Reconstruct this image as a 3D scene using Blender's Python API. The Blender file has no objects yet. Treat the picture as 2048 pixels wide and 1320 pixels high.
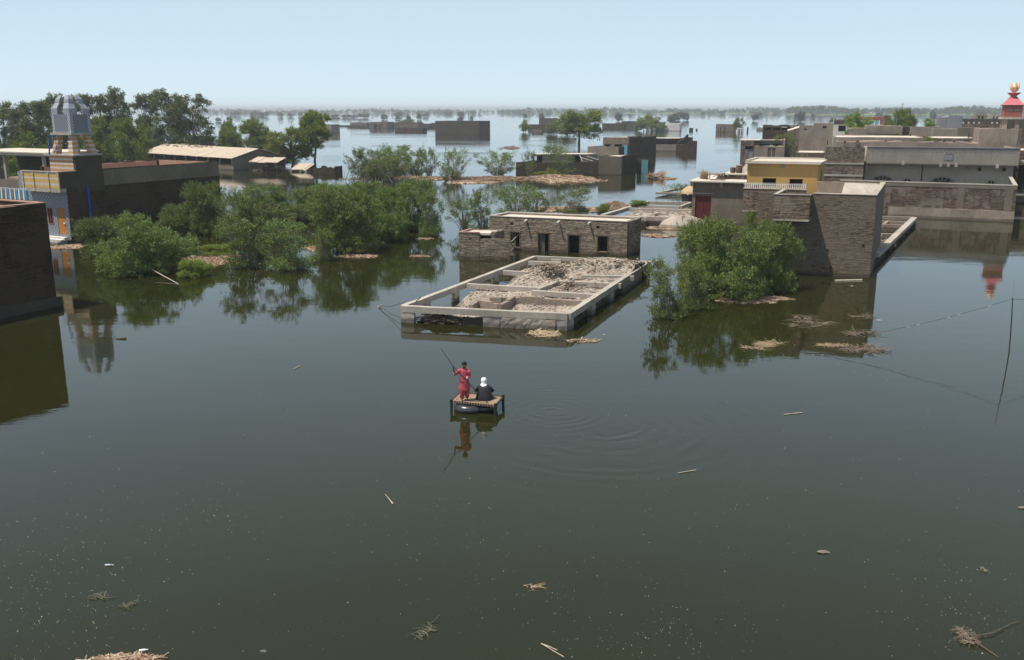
import bpy, math, random
import numpy as np
from mathutils import Vector, Matrix
R = math.radians
random.seed(7)
SC = bpy.context.scene
COL = SC.collection

# ------------------------------------------------------------------ camera, sky, sun
CAM_H = 12.0
FPX = 1860.0                     # focal length in pixels of the 2048 px wide photograph
TILT = math.atan((660 - 217) / FPX)
cam_d = bpy.data.cameras.new('camera'); cam = bpy.data.objects.new('camera', cam_d); COL.objects.link(cam)
cam.location = (0, 0, CAM_H); cam.rotation_euler = (math.pi / 2 - TILT, 0, 0)
cam_d.sensor_width = 36; cam_d.lens = 36 * FPX / 2048; cam_d.clip_start = .5; cam_d.clip_end = 60000
SC.camera = cam
SUN_EL = R(67); SUN_DIR = Vector((-.95, -.33, 0)).normalized()      # towards the sun, on the ground plane
w = bpy.data.worlds.new("World"); SC.world = w; w.use_nodes = True
nt = w.node_tree; bg = nt.nodes['Background']
sky = nt.nodes.new('ShaderNodeTexSky'); sky.sky_type = 'NISHITA'; sky.sun_disc = False
sky.sun_elevation = SUN_EL; sky.sun_rotation = math.atan2(SUN_DIR.x, SUN_DIR.y)
sky.air_density = .5; sky.dust_density = 0.; sky.ozone_density = 1.
veil = nt.nodes.new('ShaderNodeMix'); veil.data_type = 'RGBA'; # milky summer sky: haze veils the blue, thickly near the horizon and thinly overhead
tcw = nt.nodes.new('ShaderNodeTexCoord'); sxw = nt.nodes.new('ShaderNodeSeparateXYZ'); nt.links.new(tcw.outputs['Generated'], sxw.inputs[0])
mrw = nt.nodes.new('ShaderNodeMapRange'); nt.links.new(sxw.outputs[2], mrw.inputs[0]); mrw.inputs[1].default_value = .0; mrw.inputs[2].default_value = .75; mrw.inputs[3].default_value = .76; mrw.inputs[4].default_value = .24
mpw = nt.nodes.new('ShaderNodeMapping'); mpw.inputs['Scale'].default_value = (1, 1, 5); nt.links.new(tcw.outputs['Generated'], mpw.inputs[0])
nsw = nt.nodes.new('ShaderNodeTexNoise'); nsw.inputs['Scale'].default_value = 1.6; nsw.inputs['Detail'].default_value = 5; nt.links.new(mpw.outputs[0], nsw.inputs['Vector'])
mdw = nt.nodes.new('ShaderNodeMath'); mdw.operation = 'MULTIPLY_ADD'; nt.links.new(nsw.outputs['Fac'], mdw.inputs[0]); mdw.inputs[1].default_value = .22; mdw.inputs[2].default_value = -.11     # uneven thickness of the haze
adw = nt.nodes.new('ShaderNodeMath'); adw.operation = 'ADD'; adw.use_clamp = True; nt.links.new(mrw.outputs[0], adw.inputs[0]); nt.links.new(mdw.outputs[0], adw.inputs[1])
nt.links.new(adw.outputs[0], veil.inputs[0])
veil.inputs[7].default_value = (5.25, 6.5, 7.15, 1); nt.links.new(sky.outputs[0], veil.inputs[6])
nt.links.new(veil.outputs[2], bg.inputs[0]); bg.inputs[1].default_value = .12
sl = bpy.data.lights.new('sun', 'SUN'); sl.energy = 5.0; sl.angle = R(.5); sl.color = (1, .94, .85)
so = bpy.data.objects.new('sun', sl); COL.objects.link(so)
sdir = Vector((SUN_DIR.x * math.cos(SUN_EL), SUN_DIR.y * math.cos(SUN_EL), math.sin(SUN_EL)))
so.rotation_euler = sdir.to_track_quat('Z', 'Y').to_euler()
vs = SC.view_settings; vs.view_transform = 'Standard'; vs.look = 'None'; vs.gamma = 1; vs.use_curve_mapping = False; vs.exposure = 0.14

# ------------------------------------------------------------------ surveying: a pixel of the photograph to a point of the place
_c, _s = math.cos(TILT), math.sin(TILT)
def ray(px, py):
    u = (px - 1024) / FPX; v = (660 - py) / FPX
    return (u, _c + v * _s, -_s + v * _c)
def at(px, py, z=0.):
    r = ray(px, py); t = (z - CAM_H) / r[2]; return (r[0] * t, r[1] * t)
def zt(Y, py):
    r = ray(0, py); return CAM_H + Y / r[1] * r[2]
def xt(px, Y, z=0.):
    dz = z - CAM_H; f = Y * _c - dz * _s
    return (px - 1024) / FPX * f

# ------------------------------------------------------------------ materials
class N:
    """small node-graph helper"""
    def __init__(s, name, rough=.9, spec=.2):
        s.m = bpy.data.materials.new(name); s.m.use_nodes = True
        s.t = s.m.node_tree; s.b = s.t.nodes['Principled BSDF']
        s.b.inputs['Roughness'].default_value = rough
        s.b.inputs['Specular IOR Level'].default_value = spec
    def n(s, ty, **k):
        o = s.t.nodes.new(ty)
        for a, v in k.items(): setattr(o, a, v)
        return o
    def set(s, node, **k):
        for a, v in k.items():
            node.inputs[a.replace('_', ' ')].default_value = v
    def l(s, a, b): s.t.links.new(a, b)
    def uv(s, sx=1, sy=1):
        tc = s.n('ShaderNodeTexCoord'); mp = s.n('ShaderNodeMapping'); s.l(tc.outputs['UV'], mp.inputs[0])
        mp.inputs['Scale'].default_value = (sx, sy, 1); return mp.outputs[0]
    def pos(s, sx=1, sy=1, sz=1):
        tc = s.n('ShaderNodeNewGeometry'); mp = s.n('ShaderNodeMapping'); s.l(tc.outputs['Position'], mp.inputs[0])
        mp.inputs['Scale'].default_value = (sx, sy, sz); return mp.outputs[0]
    def noise(s, vec, scale, detail=4, rough=.6, dist=0):
        o = s.n('ShaderNodeTexNoise'); s.set(o, Scale=scale, Detail=detail, Roughness=rough, Distortion=dist)
        s.l(vec, o.inputs['Vector']); return o.outputs['Fac']
    def ramp(s, fac, a, b, c0=(0, 0, 0, 1), c1=(1, 1, 1, 1)):
        o = s.n('ShaderNodeValToRGB'); e = o.color_ramp.elements
        e[0].position = a; e[1].position = b; e[0].color = c0; e[1].color = c1
        s.l(fac, o.inputs[0]); return o.outputs[0]
    def mix(s, fac, a, b, mode='MIX'):
        o = s.n('ShaderNodeMix', data_type='RGBA', blend_type=mode)
        for i, v in ((0, fac), (6, a), (7, b)):
            if isinstance(v, (int, float)): o.inputs[i].default_value = v
            elif isinstance(v, tuple): o.inputs[i].default_value = (*v[:3], 1)
            else: s.l(v, o.inputs[i])
        return o.outputs[2]
    def math(s, op, a, b=None, c=None):
        o = s.n('ShaderNodeMath', operation=op)
        for i, v in enumerate((a, b, c)):
            if v is None: continue
            if isinstance(v, (int, float)): o.inputs[i].default_value = v
            else: s.l(v, o.inputs[i])
        return o.outputs[0]
    def bump(s, h, strength, dist, normal=None):
        o = s.n('ShaderNodeBump'); s.set(o, Strength=strength, Distance=dist); s.l(h, o.inputs['Height'])
        if normal is not None: s.l(normal, o.inputs['Normal'])
        return o.outputs[0]
    def out(s, col, bump=None):
        if isinstance(col, tuple): s.b.inputs['Base Color'].default_value = (*col[:3], 1)
        else: s.l(col, s.b.inputs['Base Color'])
        if bump is not None: s.l(bump, s.b.inputs['Normal'])
        return s.m

def sc(c, k): return tuple(x * k for x in c)

def wet_stain(g, col):
    """silt and damp left by the flood just above the water line"""
    ge = g.n('ShaderNodeNewGeometry'); sp = g.n('ShaderNodeSeparateXYZ'); g.l(ge.outputs['Position'], sp.inputs[0])
    nz = g.noise(g.pos(.8, .8, .8), 1.0, 5)
    z = g.math('SUBTRACT', sp.outputs[2], g.math('MULTIPLY', nz, .38))
    f = g.ramp(z, -.12, .12, (1, 1, 1, 1), (0, 0, 0, 1))
    return g.mix(g.math('MULTIPLY', f, .6), col, (.05, .042, .034))

def mat_brick(name, c1, c2, mortar, plaster, amount=.35, stain=.5, row=.085, width=.26):
    g = N(name)
    uv = g.uv()
    wob = g.noise(g.uv(1, 1), 1.2, 2)
    add = g.n('ShaderNodeVectorMath', operation='ADD'); g.l(uv, add.inputs[0])
    comb = g.n('ShaderNodeCombineXYZ'); g.l(g.math('MULTIPLY', wob, .12), comb.inputs[1]); g.l(comb.outputs[0], add.inputs[1])
    br = g.n('ShaderNodeTexBrick'); g.l(add.outputs[0], br.inputs['Vector'])
    g.set(br, Color1=(*c1, 1), Color2=(*c2, 1), Mortar=(*mortar, 1), Scale=1., Mortar_Size=.012, Mortar_Smooth=.3, Bias=0., Brick_Width=width, Row_Height=row)
    big = g.noise(g.uv(1, 1), .45, 6, .65)
    fine = g.noise(g.uv(1, 3.5), 3.2, 5, .7)
    streak = g.noise(g.uv(2.2, .16), 1.3, 5, .65)
    course = g.noise(g.uv(.9, 6.5), 1.5, 6, .75)
    course2 = g.noise(g.uv(1.6, 9), 2.6, 4, .8)
    patch2 = g.noise(g.uv(1, 1), 1.1, 5, .6)
    col = g.mix(.55, br.outputs['Color'], g.mix(g.ramp(course2, .35, .65), c2, c1))
    col = g.mix(g.ramp(course, .50, .66), col, sc(mortar, 1.25))
    col = g.mix(g.ramp(course, .49, .36), col, sc(c1, .33))
    col = g.mix(g.math('MULTIPLY', g.ramp(patch2, .42, .68), .45), col, sc(c2, .55))
    pm = g.ramp(big, .64 - amount * .5, .68 - amount * .5 + .03)
    col = g.mix(g.math('MULTIPLY', pm, .72), col, g.mix(course2, sc(plaster, .75), sc(plaster, 1.1)))
    col = g.mix(g.math('MULTIPLY', g.ramp(streak, .52, .74), stain), col, sc(c1, .3))
    col = wet_stain(g, col)
    h = g.math('ADD', g.math('MULTIPLY', br.outputs['Fac'], -.4), g.math('ADD', g.math('MULTIPLY', course, 1.6), g.math('MULTIPLY', course2, .8)))
    return g.out(col, g.bump(h, 1., .07))

def mat_plaster(name, c, var=.25, stain=.4, dirt=(.08, .07, .06), bumpd=.02, wet=True, joints=0.):
    g = N(name)
    big = g.noise(g.pos(), .35, 6, .65); fine = g.noise(g.pos(), 5, 5, .7); streak = g.noise(g.uv(2.0, .14), 1.3, 5, .6)
    col = g.mix(g.ramp(big, .3, .7), sc(c, 1 - var), sc(c, 1 + var * .6))
    col = g.mix(g.ramp(fine, .3, .8), col, g.mix(.35, col, dirt))
    col = g.mix(g.math('MULTIPLY', g.ramp(streak, .5, .78), stain), col, dirt)
    if joints:
        br = g.n('ShaderNodeTexBrick'); g.l(g.uv(), br.inputs['Vector'])
        g.set(br, Scale=1., Brick_Width=.42, Row_Height=.2, Mortar_Size=.015, Color1=(1, 1, 1, 1), Color2=(.85, .85, .85, 1), Mortar=(.6, .6, .6, 1))
        col = g.mix(joints, col, g.mix(1., col, br.outputs['Color'], 'MULTIPLY'))
    if wet: col = wet_stain(g, col)
    return g.out(col, g.bump(fine, .6, bumpd))

def mat_plain(name, c, rough=.7, var=.15, spec=.3, metal=0., scale=3.):
    g = N(name, rough, spec); g.b.inputs['Metallic'].default_value = metal
    f = g.noise(g.pos(), scale, 5, .6)
    return g.out(g.mix(g.ramp(f, .3, .7), sc(c, 1 - var), sc(c, 1 + var)), g.bump(f, .3, .01))

def mat_stripes(name, cols, period=.5, vertical=False):
    g = N(name, .8, .3)
    sp = g.n('ShaderNodeSeparateXYZ'); g.l(g.uv(1, 1), sp.inputs[0])
    f = g.math('FRACT', g.math('MULTIPLY', sp.outputs[0 if vertical else 1], 1 / period))
    o = g.n('ShaderNodeValToRGB'); o.color_ramp.interpolation = 'CONSTANT'
    e = o.color_ramp.elements; e[0].position = 0; e[0].color = (*cols[0][1], 1); e[1].position = cols[1][0]; e[1].color = (*cols[1][1], 1)
    for p, c in cols[2:]:
        k = e.new(p); k.color = (*c, 1)
    g.l(f, o.inputs[0])
    d = g.noise(g.pos(), 3, 5, .7)
    col = g.mix(g.ramp(d, .35, .8), o.outputs[0], g.mix(.4, o.outputs[0], (.15, .12, .1)))
    return g.out(col, g.bump(d, .3, .01))

def mat_tile(name, c1, c2, s=.2, dirt=.3):
    g = N(name, .45, .5)
    ch = g.n('ShaderNodeTexChecker'); g.l(g.uv(), ch.inputs[0]); g.set(ch, Scale=1 / s, Color1=(*c1, 1), Color2=(*c2, 1))
    d = g.noise(g.uv(2, .5), 2, 5)
    return g.out(g.mix(g.math('MULTIPLY', g.ramp(d, .4, .75), dirt), ch.outputs[0], sc(c1, .35)))

def mat_leaf(name, c, c2, trans=.35):
    g = N(name, .55, .25)
    ge = g.n('ShaderNodeNewGeometry')
    oi = g.n('ShaderNodeObjectInfo')
    big = g.noise(g.pos(), .55, 3, .6)
    col = g.mix(ge.outputs['Random Per Island'], sc(c, .62), sc(c, 1.35))
    col = g.mix(g.ramp(big, .42, .66), col, g.mix(ge.outputs['Random Per Island'], sc(c2, .7), sc(c2, 1.3)))
    hs = g.n('ShaderNodeHueSaturation'); g.l(col, hs.inputs['Color'])
    g.l(g.math('ADD', g.math('MULTIPLY', oi.outputs['Random'], .03), .485), hs.inputs['Hue'])
    g.l(g.math('ADD', g.math('MULTIPLY', oi.outputs['Random'], .35), .82), hs.inputs['Value'])
    g.l(hs.outputs[0], g.b.inputs['Base Color'])
    tr = g.n('ShaderNodeBsdfTranslucent'); g.l(g.mix(1., hs.outputs[0], (1.1, 1.25, .5), 'MULTIPLY'), tr.inputs[0])
    mx = g.n('ShaderNodeMixShader'); mx.inputs[0].default_value = trans
    g.l(g.b.outputs[0], mx.inputs[1]); g.l(tr.outputs[0], mx.inputs[2]); g.l(mx.outputs[0], g.t.nodes['Material Output'].inputs[0])
    return g.m

def mat_island(name, cols, rough=.9):
    g = N(name, rough, .2); ge = g.n('ShaderNodeNewGeometry')
    o = g.n('ShaderNodeValToRGB'); e = o.color_ramp.elements
    e[0].position = 0; e[0].color = (*cols[0], 1); e[1].position = 1; e[1].color = (*cols[-1], 1)
    for i, c in enumerate(cols[1:-1]):
        k = e.new((i + 1) / (len(cols) - 1)); k.color = (*c, 1)
    g.l(ge.outputs['Random Per Island'], o.inputs[0])
    return g.out(o.outputs[0])

MT = {}
MT['brick'] = mat_brick('weathered_brick', (.33, .24, .175), (.225, .16, .115), (.50, .41, .315), (.33, .26, .20), .28, .45)
MT['brick_grey'] = mat_brick('grey_brick', (.32, .235, .168), (.225, .16, .115), (.50, .40, .30), (.24, .19, .145), .45, .5)
MT['brick_red'] = mat_brick('reddish_brick', (.265, .175, .13), (.18, .12, .09), (.38, .31, .245), (.29, .24, .195), .3, .4)
MT['brick_dark'] = mat_brick('dark_brick', (.110, .070, .042), (.066, .042, .025), (.14, .098, .064), (.098, .068, .045), .4, .5)  # also laid on sunless side walls, their shade put into the colour
MT['rough_brick'] = mat_brick('rough_brick', (.50, .385, .285), (.32, .24, .175), (.72, .58, .445), (.50, .40, .30), .15, .55, .11, .34)
MT['mud'] = mat_plaster('mud_plaster', (.32, .255, .20), .35, .45, (.11, .085, .065), .05)
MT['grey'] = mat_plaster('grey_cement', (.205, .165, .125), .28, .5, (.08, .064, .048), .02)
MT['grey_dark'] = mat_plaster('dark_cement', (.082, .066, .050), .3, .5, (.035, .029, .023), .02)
MT['blue_grey'] = mat_plaster('blue_grey_plaster', (.26, .26, .27), .15, .35, (.13, .13, .13), .02)
MT['concrete'] = mat_plaster('pale_concrete', (.46, .405, .34), .28, .5, (.16, .13, .10), .03)
MT['roof'] = mat_plaster('dusty_roof', (.62, .535, .44), .16, .12, (.3, .25, .2), .03)
MT['roof_red'] = mat_plaster('reddish_roof', (.38, .235, .175), .2, .2, (.2, .13, .1), .03)
MT['tin'] = mat_plain('dusty_tin', (.47, .375, .285), .8, .25)
MT['white'] = mat_plaster('whitewash', (.72, .70, .66), .12, .35, (.35, .31, .27), .01)
MT['yellow'] = mat_plaster('ochre_paint', (.50, .305, .105), .12, .4, (.28, .19, .09), .01, wet=False)
MT['veranda'] = mat_plaster('veranda_cement', (.34, .30, .25), .16, .45, (.14, .12, .10), .02, joints=.5)
MT['veranda_lifted'] = mat_plaster('veranda_cement_lifted', (.56, .46, .36), .14, .35, (.24, .19, .15), .02, joints=.5)  # same cement coloured lighter and warmer to offset the balcony shade
MT['black'] = mat_plain('dark_interior', (.012, .011, .01), .95, .2)  # near black; sheets of it stand in for the shade inside rooms
MT['red_door'] = mat_plain('red_door_paint', (.095, .012, .011), .6, .15)
MT['wood'] = mat_plain('weathered_wood', (.12, .09, .065), .85, .35, scale=8)
MT['wood_pale'] = mat_plain('bleached_wood', (.42, .36, .28), .85, .25, scale=8)
MT['wood_dark'] = mat_plain('dark_wet_wood', (.035, .03, .027), .6, .3, scale=8)
MT['orange_door'] = mat_plain('orange_door_paint', (.46, .20, .045), .6, .12)
MT['blue'] = mat_plain('blue_paint', (.02, .06, .42), .6, .1)
MT['cyan'] = mat_plain('cyan_paint', (.09, .33, .52), .6, .1)
MT['teal'] = mat_plain('teal_paint', (.13, .34, .40), .6, .1)
MT['pink'] = mat_plain('pink_roof_paint', (.52, .14, .155), .6, .12)
MT['red_brick_paint'] = mat_plain('brick_red_paint', (.30, .10, .075), .8, .12)
MT['gold'] = mat_plain('pale_golden_cladding', (.86, .56, .36), .4, .18, .5, .15)
MT['tile'] = mat_tile('white_blue_tile', (.34, .35, .38), (.17, .19, .24), .2)
MT['mirror_tile'] = mat_tile('mirror_tile', (.21, .22, .25), (.15, .16, .19), .09)
MT['check'] = mat_tile('checker_tile', (.6, .62, .66), (.05, .055, .07), .13, .1)
MT['silver'] = mat_plain('silver_cladding', (.30, .315, .35), .5, .15, .5, .1)
MT['stripe_yellow'] = mat_stripes('yellow_cream_stripes', [(0, (.60, .50, .44)), (.22, (.60, .40, .13)), (.55, (.62, .53, .46)), (.68, (.60, .40, .13))], 1.05)
MT['stripe_pink'] = mat_stripes('orange_cream_stripes', [(0, (.50, .27, .10)), (.5, (.60, .50, .44))], .4)
MT['rope'] = mat_plain('jute_string', (.33, .235, .155), .95, .25, scale=20)
MT['rubber'] = mat_plain('wet_inner_tube', (.035, .036, .038), .28, .5, .6, scale=4)
MT['cable'] = mat_plain('dark_cable', (.02, .02, .022), .6, .1)
MT['plastic_white'] = mat_plain('white_plastic', (.75, .75, .72), .45, .1)
MT['thatch'] = mat_island('straw', [(.22, .15, .09), (.42, .30, .18), (.55, .44, .30)])
MT['debris'] = mat_island('driftwood_chips', [(.10, .06, .04), (.40, .24, .15), (.50, .36, .24), (.62, .52, .40)])
MT['debris_red'] = mat_island('rusty_reed_litter', [(.14, .085, .055), (.30, .18, .115), (.40, .28, .19), (.52, .42, .31)])
MT['twigs'] = mat_island('grey_twigs', [(.06, .045, .032), (.20, .15, .11), (.38, .31, .24)])
MT['drowned'] = mat_island('drowned_twigs', [(.07, .075, .05), (.13, .13, .085), (.2, .19, .13)])
MT['rubble'] = mat_plaster('collapsed_mud', (.43, .36, .295), .35, .0, (.2, .16, .125), .14, wet=True)
MT['leaf_mesquite'] = mat_leaf('mesquite_leaves', (.140, .182, .056), (.182, .208, .058), .24)
MT['leaf_dark'] = mat_leaf('eucalyptus_leaves', (.108, .132, .056), (.15, .145, .060), .26)
MT['leaf_acacia'] = mat_leaf('acacia_leaves', (.155, .205, .036), (.215, .235, .040), .25)
MT['leaf_far'] = mat_leaf('far_leaves', (.050, .070, .030), (.07, .085, .034), .15)
MT['leaf_bright'] = mat_leaf('bright_leaves', (.19, .26, .05), (.24, .27, .06))
MT['grass'] = mat_island('green_grass', [(.08, .13, .03), (.14, .2, .05), (.2, .22, .08)])
MT['crop'] = mat_island('yellow_reeds', [(.22, .24, .06), (.45, .34, .10), (.52, .30, .12), (.30, .30, .08)])
MT['bark'] = mat_plain('bark', (.085, .065, .05), .95, .3, scale=6)
MT['bark_pale'] = mat_plain('pale_bark', (.22, .18, .145), .95, .3, scale=6)
MT['skin'] = mat_plain('brown_skin', (.14, .066, .042), .6, .08)
MT['hair'] = mat_plain('black_hair', (.008, .007, .007), .5, .2)
MT['cloth_red'] = mat_plain('coral_red_cloth', (.44, .075, .092), .9, .14, scale=9)
MT['cloth_black'] = mat_plain('charcoal_cloth', (.024, .025, .030), .9, .3, scale=7)
MT['cloth_white'] = mat_plain('white_cloth', (.78, .78, .80), .9, .08, scale=9)

# ------------------------------------------------------------------ mesh building
class Fr:
    """ground frame: a along the facade, b away behind it, in metres"""
    def __init__(s, P, ua=-20., va=None):
        s.P = P; va = ua + 90 if va is None else va
        s.u = (math.cos(R(ua)), math.sin(R(ua))); s.v = (math.cos(R(va)), math.sin(R(va)))
    def p(s, a, b, z=0.):
        return (s.P[0] + a * s.u[0] + b * s.v[0], s.P[1] + a * s.u[1] + b * s.v[1], z)
    def a_at(s, px, b=0., z=0.):
        """distance along the facade where image column px meets it"""
        k = (px - 1024) / FPX
        # x = k*f, f = Y*_c-(z-H)*_s ; x = x0+a*ux ; Y = y0+a*uy
        x0, y0 = s.P[0] + b * s.v[0], s.P[1] + b * s.v[1]
        return (k * (y0 * _c - (z - CAM_H) * _s) - x0) / (s.u[0] - k * s.u[1] * _c)

class MB:
    def __init__(s): s.v = []; s.f = []
    def add(s, vs, fs):
        n = len(s.v); s.v += [tuple(p) for p in vs]; s.f += [tuple(i + n for i in f) for f in fs]; return s
    def hexa(s, b4, t4):
        return s.add(list(b4) + list(t4), [(3, 2, 1, 0), (4, 5, 6, 7), (0, 1, 5, 4), (1, 2, 6, 5), (2, 3, 7, 6), (3, 0, 4, 7)])
    def box(s, fr, a0, a1, b0, b1, z0, z1, ti=0.):
        return s.hexa([fr.p(a0, b0, z0), fr.p(a1, b0, z0), fr.p(a1, b1, z0), fr.p(a0, b1, z0)],
                      [fr.p(a0 + ti, b0 + ti, z1), fr.p(a1 - ti, b0 + ti, z1), fr.p(a1 - ti, b1 - ti, z1), fr.p(a0 + ti, b1 - ti, z1)])
    def cbox(s, x, y, z, sx, sy, sz, rz=0., tilt=0.):
        m = Matrix.Translation((x, y, z)) @ Matrix.Rotation(rz, 4, 'Z') @ Matrix.Rotation(tilt, 4, 'Y')
        c = [m @ Vector((i * sx / 2, j * sy / 2, k * sz / 2)) for k in (-1, 1) for i, j in ((-1, -1), (1, -1), (1, 1), (-1, 1))]
        return s.hexa(c[:4], c[4:])
    def wall(s, fr, a0, a1, b0, b1, z0, z1, op=(), axis='a', cell=.7, rag=.04, bow=.005, top=None, seed=0):
        """a wall with real openings (l0,l1,z0,z1) and a slightly uneven surface"""
        rnd = random.Random(seed * 97 + int(abs(a0 * 13 + b0 * 7 + z1 * 31)))
        L0, L1, T0, T1 = (a0, a1, b0, b1) if axis == 'a' else (b0, b1, a0, a1)
        def cuts(lo, hi, ex, cell):
            k = sorted(set([lo, hi] + [e for e in ex if lo < e < hi])); o = []
            for i in range(len(k) - 1):
                n = max(1, int(round((k[i + 1] - k[i]) / cell)))
                o += [k[i] + (k[i + 1] - k[i]) * j / n for j in range(n)]
            return o + [hi]
        LL = cuts(L0, L1, [x for o in op for x in o[:2]], cell); ZZ = cuts(z0, z1, [x for o in op for x in o[2:]], cell)
        nl, nz = len(LL), len(ZZ)
        V = []
        for side, T in ((0, T0), (1, T1)):
            for i, l in enumerate(LL):
                dt = rnd.uniform(-rag, rag)
                for j, z in enumerate(ZZ):
                    zz = z + (dt if j == nz - 1 else 0)
                    if top: zz = z0 + (zz - z0) * (top(l) - z0) / (z1 - z0)
                    t = T + rnd.uniform(-bow, bow)
                    V.append(fr.p(l, t, zz) if axis == 'a' else fr.p(t, l, zz))
        ix = lambda sd, i, j: sd * nl * nz + i * nz + j
        fill = lambda i, j: 0 <= i < nl - 1 and 0 <= j < nz - 1 and not any(o[0] - 1e-6 <= (LL[i] + LL[i + 1]) / 2 <= o[1] + 1e-6 and o[2] <= (ZZ[j] + ZZ[j + 1]) / 2 <= o[3] for o in op)
        F = []
        for i in range(nl - 1):
            for j in range(nz - 1):
                if not fill(i, j): continue
                F.append((ix(0, i, j), ix(0, i + 1, j), ix(0, i + 1, j + 1), ix(0, i, j + 1)))
                F.append((ix(1, i, j + 1), ix(1, i + 1, j + 1), ix(1, i + 1, j), ix(1, i, j)))
                if not fill(i - 1, j): F.append((ix(1, i, j), ix(0, i, j), ix(0, i, j + 1), ix(1, i, j + 1)))
                if not fill(i + 1, j): F.append((ix(0, i + 1, j), ix(1, i + 1, j), ix(1, i + 1, j + 1), ix(0, i + 1, j + 1)))
                if not fill(i, j + 1): F.append((ix(0, i, j + 1), ix(0, i + 1, j + 1), ix(1, i + 1, j + 1), ix(1, i, j + 1)))
                if not fill(i, j - 1) and j: F.append((ix(0, i, j), ix(1, i, j), ix(1, i + 1, j), ix(0, i + 1, j)))
        return s.add(V, F)
    def tube(s, pts, rad, n=6, cap=True):
        pts = [Vector(p) for p in pts]; rads = rad if isinstance(rad, (list, tuple)) else [rad] * len(pts)
        V = []; F = []
        for i, p in enumerate(pts):
            d = (pts[min(i + 1, len(pts) - 1)] - pts[max(i - 1, 0)])
            if d.length < 1e-9: d = Vector((0, 0, 1))
            d.normalize(); a = d.cross(Vector((0, 0, 1)) if abs(d.z) < .95 else Vector((1, 0, 0))).normalized(); b = d.cross(a)
            for k in range(n):
                t = 2 * math.pi * k / n; V.append(p + (a * math.cos(t) + b * math.sin(t)) * rads[i])
        for i in range(len(pts) - 1):
            for k in range(n):
                F.append((i * n + k, i * n + (k + 1) % n, (i + 1) * n + (k + 1) % n, (i + 1) * n + k))
        if cap: F += [tuple(range(n - 1, -1, -1)), tuple(range((len(pts) - 1) * n, len(pts) * n))]
        return s.add(V, F)
    def rings(s, rings, n=12, cap=True):
        """loft of ellipses: (cx,cy,cz,rx,ry[,tiltx])"""
        V = []; F = []
        for r in rings:
            cx, cy, cz, rx, ry = r[:5]; tl = r[5] if len(r) > 5 else 0.
            for k in range(n):
                t = 2 * math.pi * k / n; V.append((cx + rx * math.cos(t), cy + ry * math.sin(t), cz + tl * math.sin(t)))
        for i in range(len(rings) - 1):
            for k in range(n): F.append((i * n + k, i * n + (k + 1) % n, (i + 1) * n + (k + 1) % n, (i + 1) * n + k))
        if cap: F += [tuple(range(n - 1, -1, -1)), tuple(range((len(rings) - 1) * n, len(rings) * n))]
        return s.add(V, F)
    def ball(s, x, y, z, rx, ry, rz, nu=12, nv=7):
        rg = []
        for j in range(nv + 1):
            t = math.pi * j / nv; rg.append((x, y, z - rz * math.cos(t), max(1e-3, rx * math.sin(t)), max(1e-3, ry * math.sin(t))))
        return s.rings(rg, nu)
    def build(s, name, m, parent=None, smooth=False):
        off = Vector(parent_origin(parent)) if parent else Vector((0, 0, 0))
        me = bpy.data.meshes.new(name)
        me.from_pydata([tuple(Vector(p) - off) for p in s.v], [], s.f); me.update()
        uvl = me.uv_layers.new(name='UVMap').data
        for p in me.polygons:
            n = p.normal
            if abs(n.z) > .75:
                for li in p.loop_indices:
                    c = me.vertices[me.loops[li].vertex_index].co + off; uvl[li].uv = (c.x, c.y)
            else:
                h = math.hypot(n.x, n.y); tx, ty = -n.y / h, n.x / h
                for li in p.loop_indices:
                    c = me.vertices[me.loops[li].vertex_index].co + off; uvl[li].uv = (c.x * tx + c.y * ty, c.z)
        if smooth:
            for p in me.polygons: p.use_smooth = True
        me.materials.append(MT[m] if isinstance(m, str) else m)
        o = bpy.data.objects.new(name, me); COL.objects.link(o)
        if parent: o.parent = parent
        return o

def parent_origin(o):
    p = Vector((0, 0, 0))
    while o is not None: p = p + o.location; o = o.parent
    return p
def tag(o, label=None, cat=None, group=None, kind=None):
    for k, v in (('label', label), ('category', cat), ('group', group), ('kind', kind)):
        if v: o[k] = v
    return o
def thing(name, label, cat, loc=(0, 0, 0), group=None):
    o = bpy.data.objects.new(name, None); COL.objects.link(o); o.location = loc; o.empty_display_size = .3
    return tag(o, label, cat, group)
def copy_tree(o, parent=None):
    c = o.copy(); COL.objects.link(c)
    if parent: c.parent = parent
    for ch in list(o.children): copy_tree(ch, c)
    return c

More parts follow.
